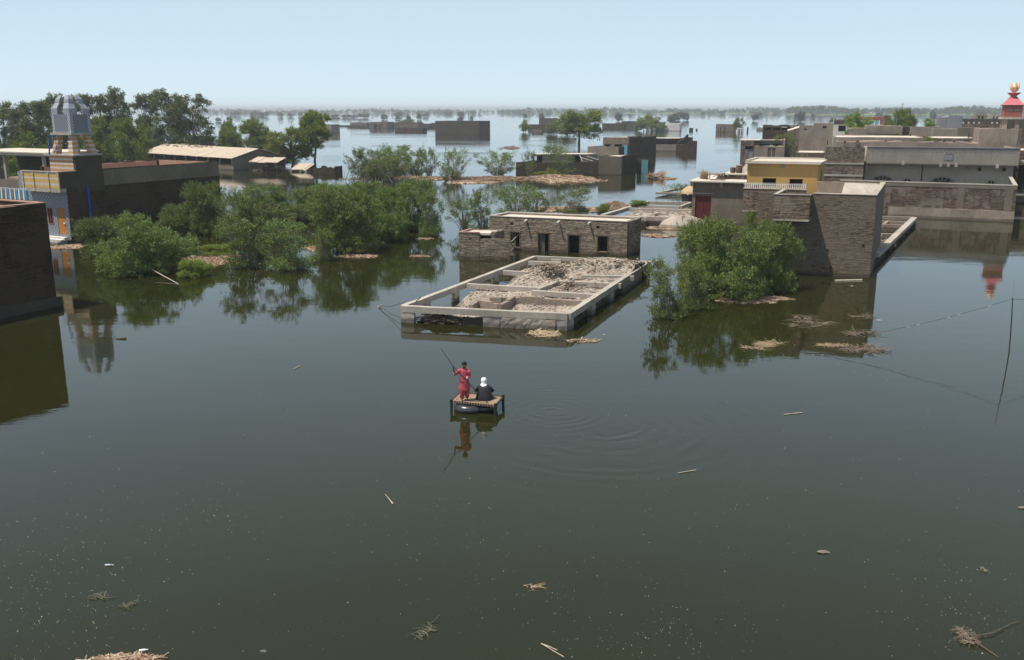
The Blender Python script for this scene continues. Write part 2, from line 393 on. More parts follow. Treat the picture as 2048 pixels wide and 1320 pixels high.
# ------------------------------------------------------------------ the flood
def make_water():
    g = N('flood_water', .008, .5)
    g.b.inputs['IOR'].default_value = 1.40
    p = g.pos()
    sp = g.n('ShaderNodeSeparateXYZ'); g.l(p, sp.inputs[0])
    big = g.noise(g.pos(.02, .05, 1), 1.0, 4, .6)
    col = g.mix(g.ramp(big, .35, .7), (.0145, .0160, .0032), (.0190, .0190, .0040))
    # ripples : calm close by, a breeze in patches farther out
    n1 = g.noise(g.pos(1, 1.5, 1), .55, 3, .5); n2 = g.noise(g.pos(1, 1.4, 1), 3.2, 3, .55, .4)
    patch = g.ramp(g.noise(g.pos(.012, .03, 1), 1.0, 4, .6), .42, .62)
    far = g.n('ShaderNodeMapRange'); g.l(sp.outputs[1], far.inputs[0]); g.set(far, From_Min=70., From_Max=260., To_Min=.0, To_Max=1.)
    calm = g.ramp(g.noise(g.pos(.05, .11, 1), 1.0, 4, .6), .44, .64)
    amp = g.math('ADD', g.math('ADD', .26, g.math('MULTIPLY', calm, .38)), g.math('MULTIPLY', g.math('MULTIPLY', patch, far.outputs[0]), 2.2))
    h = g.math('ADD', g.math('MULTIPLY', n1, .013), g.math('MULTIPLY', n2, .0035))
    h = g.math('MULTIPLY', h, amp)
    big2 = g.noise(g.pos(.16, .22, 1), 1.0, 2, .5)
    # rings spreading from the raft and from the strokes of its pole
    for cx, cy, k, a, r0, rad in ((-1.3, 36.3, 14., .0024, .8, 5.5), (1.7, 36.0, 15., .0033, .3, 6.5), (3.5, 34.2, 9.5, .0058, .5, 10.5)):
        dx = g.math('SUBTRACT', sp.outputs[0], cx); dy = g.math('SUBTRACT', sp.outputs[1], cy)
        d = g.math('SQRT', g.math('ADD', g.math('MULTIPLY', dx, dx), g.math('MULTIPLY', dy, dy)))
        d = g.math('ADD', d, g.math('ADD', g.math('MULTIPLY', n1, .9), g.math('MULTIPLY', big2, .8)))
        fall = g.n('ShaderNodeMapRange', interpolation_type='SMOOTHSTEP'); g.l(d, fall.inputs[0]); g.set(fall, From_Min=r0, From_Max=rad, To_Min=1., To_Max=0.)
        wv = g.math('MULTIPLY', g.math('SINE', g.math('MULTIPLY', g.math('POWER', g.math('MAXIMUM', d, .01), .93), k)), g.math('MULTIPLY', a, g.ramp(g.noise(g.pos(.5, .8, 1), 1.0, 2, .5), .38, .62)))
        if cx > 3: # the swell runs to the lower right
            side = g.n('ShaderNodeMapRange', interpolation_type='SMOOTHSTEP'); g.l(g.math('SUBTRACT', g.math('MULTIPLY', dx, .8), dy), side.inputs[0]); g.set(side, From_Min=-1., From_Max=3., To_Min=0., To_Max=1.)
            wv = g.math('MULTIPLY', wv, side.outputs[0])
        h = g.math('ADD', h, g.math('MULTIPLY', wv, fall.outputs[0]))
    m = g.out(col, g.bump(h, 1., 1.))
    MT['water'] = m
    xs = [-14000, -3000, -400, 0, 400, 3000, 14000]; ys = [-600, 0, 60, 300, 1500, 6000, 15000]
    b = MB(); b.add([(x, y, 0) for y in ys for x in xs], [(j * 7 + i, j * 7 + i + 1, j * 7 + i + 8, j * 7 + i + 7) for j in range(6) for i in range(6)])
    tag(b.build('water', 'water'), 'green brown flood water covering the whole plain', None, None, 'structure')
    b = MB(); b.box(Fr((0, 0), 0), -14000, 14000, -600, 15000, -2.4, -2.2)
    tag(b.build('ground', 'mud'), 'drowned silty ground under the flood', None, None, 'structure')
make_water()

# ------------------------------------------------------------------ plants
def np_mesh(name, V, F, mat, per=4):
    me = bpy.data.meshes.new(name); nv, nf = len(V), len(F)
    me.vertices.add(nv); me.vertices.foreach_set('co', V.astype(np.float32).ravel())
    me.loops.add(nf * per); me.loops.foreach_set('vertex_index', F.astype(np.int32).ravel())
    me.polygons.add(nf); me.polygons.foreach_set('loop_start', np.arange(0, nf * per, per, dtype=np.int32)); me.polygons.foreach_set('loop_total', np.full(nf, per, np.int32))
    me.update(calc_edges=True); me.materials.append(MT[mat]); return me

def unit(a): return a / np.maximum(1e-9, np.linalg.norm(a, axis=-1, keepdims=True))

def leaf_quads(P, D, rng, L, W, up=.7):
    """one pointed leaf per point P, running along D"""
    n = len(P); D = unit(D)
    r = unit(rng.normal(size=(n, 3)) + np.array([0, 0, up])); S = unit(np.cross(D, r))
    l = L * rng.uniform(.6, 1.4, (n, 1)); w = W * rng.uniform(.6, 1.4, (n, 1))
    V = np.stack([P, P + D * l * .5 + S * w, P + D * l, P + D * l * .5 - S * w], 1).reshape(-1, 3)
    return V, np.arange(n * 4).reshape(n, 4)

def plant_mesh(key, seed, h, w, shape, nclump, per, L, W, clen, crad, leafmat, barkmat, nstem=26, stem_r=.04, base_spread=.3, droop=0., trunks=0, zlo=0., flat=1., upright=.5, lobes=.28, nb=0, bf=.4):
    rng = np.random.default_rng(seed)
    t = rng.uniform(0, 1, nclump * 3); ang = rng.uniform(0, 2 * np.pi, nclump * 3); q = rng.uniform(0, 1, nclump * 3)
    ph = rng.uniform(0, 6.28, 6)
    lob = 1 + lobes * (np.sin(ang * 3 + ph[0] + t * 4) * .6 + np.sin(ang * 5 + ph[1] - t * 6) * .4) + lobes * .5 * np.sin(t * 9 + ph[2] + ang)
    Rt = np.array([shape(x) for x in t]); keep = q < np.clip(Rt, 0, 1) ** 1.0 * .95 + .05
    t, ang, lob, Rt = t[keep][:nclump], ang[keep][:nclump], lob[keep][:nclump], Rt[keep][:nclump]
    n = len(t); rr = Rt * lob * np.sqrt(rng.uniform(.12, 1, n)) * w / 2
    C = np.stack([rr * np.cos(ang), rr * np.sin(ang) * flat, (zlo + (1 - zlo) * t) * h * (1 + .06 * np.sin(ang * 4 + ph[3]))], 1)
    out = unit(np.stack([np.cos(ang), np.sin(ang), np.full(n, upright)], 1) + rng.normal(size=(n, 3)) * .35)
    if nb:      # the crown is a cluster of smaller mounds with gaps and shade between them
        bi = []; zs = 1.5 if upright > .85 and zlo > .03 and h > 12 else .8
        if zlo < .06:      # skirts of leaf reaching down to the water
            for kk in range(7):
                aa = kk * .9 + rng.uniform(-.2, .2); r_ = w * .5 * bf * rng.uniform(.7, 1.); bi.append((np.array([w * .30 * np.cos(aa), w * .30 * np.sin(aa) * flat, r_ * .55]), r_))
            nb += 7
        while len(bi) < nb:
            tt = rng.uniform(.12 if zlo > .06 else .02, .9); aa = rng.uniform(0, 6.283); rr_ = shape(tt) * rng.uniform(.2, 1.0) ** .7 * w / 2 * .92
            c_ = np.array([rr_ * np.cos(aa), rr_ * np.sin(aa) * flat, (zlo + (1 - zlo) * tt) * h]); r_ = w * .5 * bf * rng.uniform(.6, 1.15)
            c_[2] = min(c_[2], h - r_ * .75)
            if all(np.linalg.norm(c_ - q_[0]) > .62 * min(r_, q_[1]) + .2 for q_ in bi) or rng.random() < .02: bi.append((c_, r_))
        wts = np.array([q_[1] ** 2 for q_ in bi]); ids = rng.choice(nb, n, p=wts / wts.sum())
        dd = unit(rng.normal(size=(n, 3)) + np.array([0, 0, .35])); BC = np.array([q_[0] for q_ in bi])[ids]; BR = np.array([q_[1] for q_ in bi])[ids][:, None]
        C = BC + dd * BR * (rng.uniform(.15, 1, (n, 1)) ** .45) * np.array([1, 1, zs]); C[:, 2] = np.maximum(C[:, 2], .1 + rng.uniform(0, .3, n))
        out = unit(dd + np.array([0, 0, upright * .6]) + rng.normal(size=(n, 3)) * .3)
    k = rng.uniform(0, 1, (n, per, 1))
    clen = clen * np.where(rng.random((n, 1, 1)) < .16, 1.9, .85)
    P = C[:, None, :] + out[:, None, :] * (k - .4) * clen * rng.uniform(.6, 1.3, (n, 1, 1)) + rng.normal(size=(n, per, 3)) * crad * np.array([1, 1, .8])
    P[..., 2] -= droop * k[..., 0] ** 2 * clen[..., 0] * .8
    D = out[:, None, :] * .8 + rng.normal(size=(n, per, 3)) * .55 + np.array([0, 0, -droop])
    P = P.reshape(-1, 3); D = D.reshape(-1, 3); ok = P[:, 2] > .02
    V, F = leaf_quads(P[ok], D[ok], rng, L, W)
    crown = np_mesh(key + '_crown', V, F, leafmat)
    # stems: curved tapering tubes from the base into the clumps
    b = MB(); pick = rng.choice(n, min(nstem, n), replace=False)
    fork = [Vector((rng.normal() * .1 * w * .3, rng.normal() * .1 * w * .3, h * (zlo + .12) * rng.uniform(.8, 1.2))) for _ in range(max(1, trunks))] if trunks else None
    if trunks:
        for i, fk in enumerate(fork):
            st = Vector((rng.normal() * base_spread, rng.normal() * base_spread, -.6))
            b.tube([st, st.lerp(fk, .35) + Vector((rng.normal() * .15, rng.normal() * .15, 0)), st.lerp(fk, .7) + Vector((rng.normal() * .12, rng.normal() * .12, 0)), fk], [stem_r * 2.6, stem_r * 2.0, stem_r * 1.7, stem_r * 1.35], 7)
    for i in pick:
        c = Vector(C[i])
        if trunks: s0 = fork[int(i) % len(fork)].copy(); r0 = stem_r
        else: s0 = Vector((c.x * .12 + rng.normal() * base_spread, c.y * .12 + rng.normal() * base_spread, -.3)); r0 = stem_r
        mid = s0.lerp(c, .5) + Vector((-(c.x - s0.x) * .16, -(c.y - s0.y) * .16, abs(c.z - s0.z) * .1)) + Vector(rng.normal(size=3) * .05 * w * .3)
        pts = [s0, s0.lerp(mid, .55) + Vector(rng.normal(size=3) * .03), mid, mid.lerp(c, .55) + Vector(rng.normal(size=3) * .05), c]
        b.tube(pts, [r0, r0 * .8, r0 * .6, r0 * .4, r0 * .15], 5, False)
    o = b.build(key + '_stem', barkmat); sm = o.data; bpy.data.objects.remove(o)
    return dict(crown=crown, stem=sm, h=h, w=w)

PL = {}
def dome(x): return math.sqrt(max(0, 1 - (max(0, x - .35) / .68) ** 2)) * (.82 + .5 * min(x, .36))
def ball_(x): return math.sqrt(max(0, 1 - (2 * x - 1) ** 2))
def fan(x): return (.35 + .65 * min(1, x * 1.5)) * math.sqrt(max(0, 1 - (max(0, x - .5) / .52) ** 2))
def tallc(x): return (.45 + .55 * math.sin(min(1, x * 1.1) * math.pi * .8)) * math.sqrt(max(0, 1 - (max(0, x - .6) / .41) ** 2))
for i in range(3):
    PL['shrub%d' % i] = plant_mesh('shrub', 11 + i, 4.6, 6.4, dome, 900, 56, .15, .027, .62, .10, 'leaf_mesquite', 'bark', 70, .035, .5, .1, 0, .02, 1, .75, nb=17, bf=.36)
for i in range(2):
    PL['loose%d' % i] = plant_mesh('loose_shrub', 31 + i, 4.2, 4.6, fan, 215, 42, .15, .032, .7, .10, 'leaf_mesquite', 'bark_pale', 90, .028, .35, .1, 0, .03, 1, 1.0, .35, nb=14, bf=.30)
for i in range(2):
    PL['sapling%d' % i] = plant_mesh('sapling', 41 + i, 3.6, 3.4, tallc, 100, 36, .17, .032, .7, .11, 'leaf_mesquite', 'bark_pale', 55, .03, .15, .1, 0, .08, 1, 1.1, .35)
for i in range(2):
    PL['reed%d' % i] = plant_mesh('reed_clump', 51 + i, 5.0, 7.0, lambda x: .75 + .25 * math.sin(x * 3), 200, 40, .30, .045, 1.0, .16, 'leaf_mesquite', 'bark_pale', 110, .04, 1.9, .05, 0, .12, .55, 1.4, .3)
for i in range(3):
    PL['eucalyptus%d' % i] = plant_mesh('eucalyptus', 61 + i, 15., 7.5, lambda x: .55 + .45 * math.sin(x * 2.6 + .3), 300, 70, .40, .085, 1.2, .28, 'leaf_dark', 'bark_pale', 46, .12, .2, .45, 1 + i % 2, .05, 1, .9, .4, nb=26, bf=.33)
for i in range(2):
    PL['acacia%d' % i] = plant_mesh('acacia', 71 + i, 8.5, 8., lambda x: ball_(.12 + x * .88) ** .8, 330, 74, .30, .06, .9, .22, 'leaf_acacia', 'bark', 34, .12, .2, .05, 1, .07, 1, .8, .22, nb=19, bf=.38)
PL['bigtree'] = plant_mesh('spreading_tree', 81, 11., 12., lambda x: ball_(.2 + x * .75), 170, 90, .5, .12, 1.5, .40, 'leaf_acacia', 'bark', 40, .17, .15, .1, 1, .24, 1, .7, .3, nb=14, bf=.34)
PL['lean'] = plant_mesh('leaning_acacia', 83, 10., 6.4, lambda x: .45 + .5 * math.sin(x * 2.9), 220, 76, .34, .075, .9, .24, 'leaf_acacia', 'bark', 34, .12, .1, .1, 1, .26, 1, .8, .35, nb=12, bf=.42)
for i in range(3):
    PL['far%d' % i] = plant_mesh('far_tree', 91 + i, 8., 8., lambda x: ball_(.1 + x * .85) ** .7, 60, 34, .9, .2, 1.6, .55, 'leaf_far', 'bark', 8, .12, .3, 0, 1, .1, 1, .6, .25)
PL['brightbush'] = plant_mesh('bright_bush', 95, 5., 9., dome, 220, 60, .35, .06, 1.2, .3, 'leaf_bright', 'bark', 20, .08, .8, 0, 0, .02, 1, .8)

def plant(kind, name, label, cat, px, pyb, pyt, wpx, group=None, Y=None, rz=None, leaf=None, tilt=0., z0=0.):
    """stands a plant where the survey puts it: base pixel, top pixel, width in pixels"""
    if Y is None: x, y = at(px, pyb, z0)
    else: y = Y; x = xt(px, Y, z0)
    d = PL[kind]; hh = (zt(y, pyt) - z0) * (.93 if kind[:5] in ('shrub', 'loose') else .97); ww = wpx * math.hypot(y, CAM_H) / FPX * (.93 if kind[:5] == 'shrub' else 1)
    t = thing(name, label, cat, (x, y, z0), group)
    rz = random.uniform(0, 6.28) if rz is None else rz
    t.scale = (ww / d['w'], ww / d['w'], hh / d['h'])
    t.rotation_euler = (0, tilt, 0)
    for nm, me in (('crown', d['crown']), ('trunk' if 'tree' in name else 'stem', d['stem'])):
        if leaf and nm == 'crown':
            kk = (me.name, leaf)
            if kk not in PLC: m2 = me.copy(); m2.materials[0] = MT[leaf]; PLC[kk] = m2
            me = PLC[kk]
        o = bpy.data.objects.new(nm, me); COL.objects.link(o); o.parent = t; o.rotation_euler = (0, 0, rz)
    return t
PLC = {}

def mat_of_sticks(name, label, cat, px, py, wpx, dpy, n, mat, L=.35, thick=.12, seed=1, group=None, base=True, basemat='rubble', zt_=.0, rough=.25):
    """a floating mat of reeds, chips and litter: an uneven low mound with loose pieces over it"""
    rnd = random.Random(seed); x, y = at(px, py); k = math.hypot(y, CAM_H) / FPX; rx = wpx * k / 2
    y0 = at(px, py + dpy / 2)[1]; y1 = at(px, py - dpy / 2)[1]; ry = (y1 - y0) / 2
    ph = [rnd.uniform(0, 6.28) for _ in range(4)]
    def rad(t): return 1 + rough * (math.sin(2 * t + ph[0]) * .4 + math.sin(5 * t + ph[1]) * .35 + math.sin(9 * t + ph[2]) * .25)
    b = MB()
    for i in range(n):
        t = rnd.uniform(0, 6.28); r = math.sqrt(rnd.random()) * 1.04; q = rad(t) * r
        cx, cy = x + rx * q * math.cos(t), y + ry * q * math.sin(t); l = L * rnd.uniform(.4, 1.6); wd = L * rnd.uniform(.05, .16)
        z = thick * (1 - r * r) * rnd.uniform(.3, 1.3) + .02; a = rnd.gauss(0, .7) if rnd.random() < .7 else rnd.uniform(0, 3.14)
        b.cbox(cx, cy, z, l, wd, wd * .6, a, rnd.gauss(0, .16))
    if base:
        nn = 40; V = [(x, y, thick * .8)]; F = []
        for j, (rr, zz) in enumerate(((.45, .6), (.8, .3), (.97, -.15))):
            for i in range(nn):
                t = 2 * math.pi * i / nn; q = rad(t) * rr * (1 + rnd.uniform(-.04, .04)); V.append((x + rx * q * math.cos(t), y + ry * q * math.sin(t), thick * zz * rnd.uniform(.6, 1.3)))
        for i in range(nn):
            i2 = (i + 1) % nn; F.append((0, 1 + i, 1 + i2))
            for j in (0, 1): F.append((1 + j * nn + i, 1 + (j + 1) * nn + i, 1 + (j + 1) * nn + i2, 1 + j * nn + i2))
        b.add(V, F)
    o = b.build(name, mat); return tag(o, label, cat, group)

# ------------------------------------------------------------------ near left brick house (runs out of the picture)
def near_left_house():
    fr = Fr(at(115, 612), -28)           # origin: the far corner of its long side; the house lies to -a, its side runs towards the camera (-b)
    t = thing('brick_house', 'dark brick house nearest on the left, cut off by the picture edge', 'house', (*fr.P, 0))
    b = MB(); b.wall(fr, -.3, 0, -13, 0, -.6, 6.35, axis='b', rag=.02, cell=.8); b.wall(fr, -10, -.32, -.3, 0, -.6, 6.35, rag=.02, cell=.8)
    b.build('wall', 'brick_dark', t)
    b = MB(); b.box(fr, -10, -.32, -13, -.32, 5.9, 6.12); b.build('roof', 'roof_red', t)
    b = MB(); b.box(fr, -.34, .03, -13, .03, 6.4, 6.46); b.box(fr, -10, -.36, -.34, .03, 6.4, 6.46); b.build('coping', 'roof_red', t)
    b = MB(); b.wall(fr, .012, .26, -13, .2, -.6, .62, axis='b', rag=.05, cell=.6, bow=.04); b.build('plinth', 'grey_dark', t)
near_left_house()

# ------------------------------------------------------------------ mosque hall with its tiled front and roof turret
def mosque():
    fr = Fr(at(145, 487), -28)
    t = thing('mosque_hall', 'long dark walled mosque hall with yellow striped balcony and roof turret', 'mosque', (*fr.P, 0))
    W = -6.6
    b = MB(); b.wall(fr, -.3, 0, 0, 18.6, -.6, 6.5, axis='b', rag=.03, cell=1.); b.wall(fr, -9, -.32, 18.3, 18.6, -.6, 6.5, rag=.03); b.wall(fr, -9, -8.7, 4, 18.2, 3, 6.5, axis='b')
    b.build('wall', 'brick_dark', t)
    b = MB(); b.wall(fr, .004, .03, 4.05, 18.6, 5.0, 6.42, axis='b', rag=.03); b.build('plaster_band', 'grey', t)
    b = MB(); b.box(fr, -8.68, -.32, .4, 18.25, 5.5, 5.7); b.build('roof', 'roof_red', t)
    b = MB(); b.wall(fr, -8.66, -8.6, 4.2, 18, 5.7, 6.4, axis='b'); b.wall(fr, -8.5, -.4, 18.2, 18.27, 5.7, 6.45); b.build('parapet_lining', 'roof_red', t)
    # tiled front
    da0, da1 = fr.a_at(115.5, 0, 2.5), fr.a_at(132, 0, 2.5); dz0, dz1 = zt(84.5, 470), zt(84.5, 417)
    wa0, wa1 = fr.a_at(97, 0, 2.5), fr.a_at(107, 0, 2.5); wz0, wz1 = zt(85, 450), zt(85, 417)
    b = MB(); b.wall(fr, W, -.02, -.06, .3, .3, 6.3, [(da0, da1, dz0, dz1), (wa0, wa1, wz0, wz1)], rag=0, bow=.002, cell=1.)
    f = b.build('tiled_front', 'tile', t)
    b = MB(); b.box(fr, da0 + .01, da1 - .01, -.02, .06, dz0 + .01, dz1 - .01); d = b.build('door', 'orange_door', t)
    b = MB(); b.box(fr, da1 - .35, da1 - .12, -.1, -.02, 1.75, 1.85); b.build('handle', 'plastic_white', d)
    b = MB(); b.box(fr, wa0 + .06, wa1 - .06, .0, .06, wz0 + .06, wz1 - .06); wn = b.build('window', 'black', t)
    b = MB()
    for a0, a1, z0, z1 in ((wa0, wa1, wz0, wz0 + .07), (wa0, wa1, wz1 - .07, wz1), (wa0, wa0 + .07, wz0 + .07, wz1 - .07), (wa1 - .07, wa1, wz0 + .07, wz1 - .07), ((wa0 + wa1) / 2 - .03, (wa0 + wa1) / 2 + .03, wz0 + .07, wz1 - .07)): b.box(fr, a0, a1, -.09, .0, z0, z1)
    b.build('frame', 'red_brick_paint', wn)
    b = MB()
    for i in range(3): b.box(fr, W, -.5 - .05 * i, -.4 - .35 * i, -.065 - .33 * i if i else -.065, -.3, .55 - .18 * i)
    b.build('steps', 'white', t)
    # balcony across the front
    ba = fr.a_at(44, -.75, 5.5)
    b = MB(); b.box(fr, ba, .0, -.75, -.60, 5.02, 6.42); bal = b.build('balcony', 'stripe_yellow', t)
    b = MB(); b.box(fr, ba, .012, -.78, -.07, 4.66, 5.0); b.build('balcony_slab', 'concrete', bal)
    b = MB(); b.box(fr, -.14, .004, -.58, .28, 5.02, 6.43); b.box(fr, .002, .01, .3, 1.2, 5.02, 6.4); b.build('balcony_side', 'grey_dark', bal)
    b = MB(); b.box(fr, ba - .04, .03, -.8, -.56, 6.44, 6.52); b.box(fr, -.2, .03, -.54, 1.15, 6.445, 6.52); b.build('balcony_coping', 'concrete', bal)
    for px in (45, 66, 96, 116): b = MB(); a = fr.a_at(px, -.8, 5.5); b.box(fr, a, a + .16, -.83, -.755, 4.7, 6.4); b.build('balcony_rib', 'stripe_yellow', bal)
    b = MB(); b.box(fr, ba, -.16, -.3, 1.18, 5.55, 5.6); b.build('balcony_floor', 'concrete', bal)
    b = MB(); b.tube([fr.p(.1, 2.1, 5.0), fr.p(.1, 2.15, 2.2)], .1, 8); b.build('blue_pipe', 'blue', t)
    # block under the turret
    za = zt(86, 312)
    b = MB(); b.box(fr, -3.55, -.31, 1.2, 1.35, 5.5, za); b.build('turret_base', 'stripe_pink', t)
    b = MB(); b.box(fr, -.3, .012, 1.2, 4.0, 4.6, za); b.box(fr, -3.55, -.31, 1.36, 4.0, 5.7, za - .002); b.build('turret_block', 'grey_dark', t)
    b = MB(); b.box(fr, -4.1, .12, 1.0, 4.15, za + .003, za + .14); b.build('turret_slab', 'concrete', t)
    z0 = za + .14; z1 = zt(86.5, 270)
    tu = thing('turret', None, None, fr.p(-1.95, 2.6, z0)); tu.location = Vector(fr.p(-1.95, 2.6, z0)) - Vector((*fr.P, 0)); tu.parent = t
    for a in (-2.6, -.85):
        for bb in (1.8, 3.3):
            b = MB(); oa = -.3 if a < -2 else .3; ob = -.25 if bb < 2 else .25
            b.hexa([fr.p(a - .3 + oa, bb - .3 + ob, z0), fr.p(a + .3 + oa, bb - .3 + ob, z0), fr.p(a + .3 + oa, bb + .3 + ob, z0), fr.p(a - .3 + oa, bb + .3 + ob, z0)],
                   [fr.p(a - .24, bb - .24, z1), fr.p(a + .24, bb - .24, z1), fr.p(a + .24, bb + .24, z1), fr.p(a - .24, bb + .24, z1)])
            b.build('pillar', 'stripe_pink', tu)
    A0, A1, B0, B1 = -2.98, -.5, 1.5, 3.6
    b = MB(); b.box(fr, A0 - .2, A1 + .2, B0 - .2, B1 + .2, z1, z1 + .2); b.build('cornice', 'concrete', tu)
    z2 = z1 + .2; z3 = zt(86.5, 229)
    b = MB(); b.box(fr, A0, A1, B0, B1, z2, z3); b.build('tank_wall', 'mirror_tile', tu)
    for a in (A0 - .01, A1 - .34): b = MB(); b.box(fr, a, a + .35, B0 - .02, B0 + .3, z2 + .01, z3 - .01); b.build('corner_strip', 'check', tu)
    b = MB(); b.box(fr, A1 - .3, A1 + .02, B1 - .3, B1 + .01, z2 + .01, z3 - .01); b.build('corner_strip', 'check', tu)
    # the faceted open crown: a curved panel standing at each corner
    z4 = zt(86.5, 205); z5 = zt(86.5, 190)
    cx, cy = (A0 + A1) / 2, (B0 + B1) / 2
    for sa in (-1, 1):
        for sb in (-1, 1):
            b = MB(); ha, hb = (A1 - A0) / 2, (B1 - B0) / 2; th = .08
            prof = [(1.0, z3), (1.0, z3 + (z4 - z3) * .5), (.74, z4), (.76, z4 + .08), (.70, z4 + .5 * (z5 - z4)), (.50, z5)]
            for (k0, za_), (k1, zb_) in zip(prof[:-1], prof[1:]):
                # sheet facing b and sheet facing a
                for (p, q) in (((.34, 1), (1, 1)), ((1, .34), (1, 1))):
                    def P(m, k, z, inn): return fr.p(cx + sa * ha * (m[0] * k) * inn, cy + sb * hb * (m[1] * k) * inn, z)
                    kk = lambda m, k: (min(m[0], 1) if m[0] < 1 else 1, m[1] if m[1] < 1 else 1)
                    lo = [P(p, k0, za_, 1), P(q, k0, za_, 1), P(q, k0, za_, .93), P(p, k0, za_, .93)]
                    hi = [P(p, k1, zb_, 1), P(q, k1, zb_, 1), P(q, k1, zb_, .93), P(p, k1, zb_, .93)]
                    b.hexa(lo, hi)
            b.build('crown_panel', 'silver', tu)
    b = MB(); b.rings([(*fr.p(cx, cy, z3)[:2], z3 + i, r, r) for i, r in ((0, .3), (.1, .3), (.12, .1), (.5, .1), (.52, .2), (.95, .2), (1.0, .08), (1.12, .08), (1.15, .18), (1.5, .18), (1.56, .02))], 12); b.build('finial', 'plastic_white', tu)
    b = MB(); b.tube([fr.p(-3.2, 1.0, z0), fr.p(-2.9, 1.05, z1)], .07); b.tube([fr.p(-2.5, 1.3, z0), fr.p(-2.5, 1.3, z1)], .03); b.build('water_pipe', 'blue', tu)
mosque()

def balustrade():
    fr = Fr((xt(-12, 79.5, 3.6), 79.5), -28)
    z0, z1 = zt(79, 397), zt(79, 375)
    t = thing('painted_boundary_wall', 'low wall topped with white and blue pillars left of the mosque', 'boundary wall', (*fr.P, 0))
    b = MB(); b.wall(fr, -3, 6.4, 0, .3, -.6, z0, rag=.02); b.build('wall', 'brick_dark', t)
    L = (fr.a_at(52, 0, z0) + .2); n = 8
    for i in range(n):
        a = L * (i + .1) / n
        b = MB(); b.box(fr, a, a + .2, -.03, .33, z0 + .003, z1, .03); b.build('pillar', 'white', t)
        b = MB(); b.box(fr, a + .21, a + L / n * .62, .05, .25, z0 + .003, z1 - .12); b.build('panel', 'cyan' if i % 2 else 'blue_grey', t)
balustrade()

def open_shed():
    Y = 118.; z = zt(Y, 307); fr = Fr((xt(96, Y, z), Y), -28)
    t = thing('open_shed', 'flat roofed open shed with tall posts behind the mosque', 'shed', (*fr.P, 0))
    b = MB(); b.box(fr, -16, .2, -.4, 7, z - .35, z - .02); b.box(fr, -16.2, .4, -.6, 7.2, z - .018, z + .12); b.build('roof', 'roof', t)
    for px in (10, -60, 88):
        a = fr.a_at(px, 0, z - 1); b = MB(); b.box(fr, a - .16, a + .16, -.16, .16, -.5, z - .36); b.build('post', 'concrete', t)
    b = MB(); b.wall(fr, -16, .2, 6.6, 6.9, -.5, z - .36); b.build('back_wall', 'brick_dark', t)
    b = MB(); b.wall(fr, -16, -1, -.9, -.65, -.5, zt(Y, 362)); b.build('low_wall', 'grey', t)
open_shed()

# ------------------------------------------------------------------ long warehouse with the pale gabled roof
def warehouse():
    P = at(467, 341); fr = Fr(P, 48)             # a runs along the gable end, b back along the eave
    t = thing('warehouse', 'long flooded warehouse with pale gabled roof and open eaves', 'warehouse', (*P, 0))
    W = 11.6; L = 37; ze, zr = 2.45, 4.05
    b = MB(); b.wall(fr, 0, W, 0, .3, -.6, ze + .02, rag=0, cell=1.5)
    b.hexa([fr.p(0, .01, ze), fr.p(W, .01, ze), fr.p(W, .29, ze), fr.p(0, .29, ze)], [fr.p(W / 2 - .05, .01, zr - .06), fr.p(W / 2 + .05, .01, zr - .06), fr.p(W / 2 + .05, .29, zr - .06), fr.p(W / 2 - .05, .29, zr - .06)])
    b.wall(fr, W - .3, W, .31, L, -.6, ze, axis='b'); b.wall(fr, 0, W - .32, L - .3, L, -.6, ze)
    b.build('wall', 'grey', t)
    b = MB(); b.wall(fr, 0, .3, .31, L, -.6, 1.2, axis='b'); b.build('low_wall', 'grey', t)
    b = MB(); rnd = random.Random(3)
    n = 24
    for side in (0, 1):
        for i in range(n):
            b0, b1 = -.5 + (L + 1) * i / n, -.5 + (L + 1) * (i + 1) / n - .02; dz = rnd.uniform(-.03, .03)
            a0, a1 = (-.55, W / 2) if side == 0 else (W + .5, W / 2)
            s0 = ze - .1 + dz
            b.hexa([fr.p(a0, b0, s0), fr.p(a0, b1, s0), fr.p(a1, b1, zr), fr.p(a1, b0, zr)], [fr.p(a0, b0, s0 + .09), fr.p(a0, b1, s0 + .09), fr.p(a1, b1, zr + .1), fr.p(a1, b0, zr + .1)])
    for i in range(26):
        bb = rnd.uniform(16, L); aa = W / 2 * rnd.uniform(.75, 1.05); b.cbox(*fr.p(aa, bb, ze + (zr - ze) * aa / W * 2 + .16), rnd.uniform(.4, 1.3), rnd.uniform(.3, .9), .14, rnd.uniform(0, 3), .1)
    b.build('roof', 'tin', t)
    for i in range(9):
        bb = .4 + (L - 1) * i / 8; b = MB(); b.box(fr, .05, .28, bb, bb + .25, 1.2, ze - .06); b.build('post', 'concrete', t)
    b = MB(); b.wall(fr, 2.6, 2.75, .5, L - .5, .0, ze + .6, axis='b'); b.build('inner_wall', 'brick_dark', t)
warehouse()

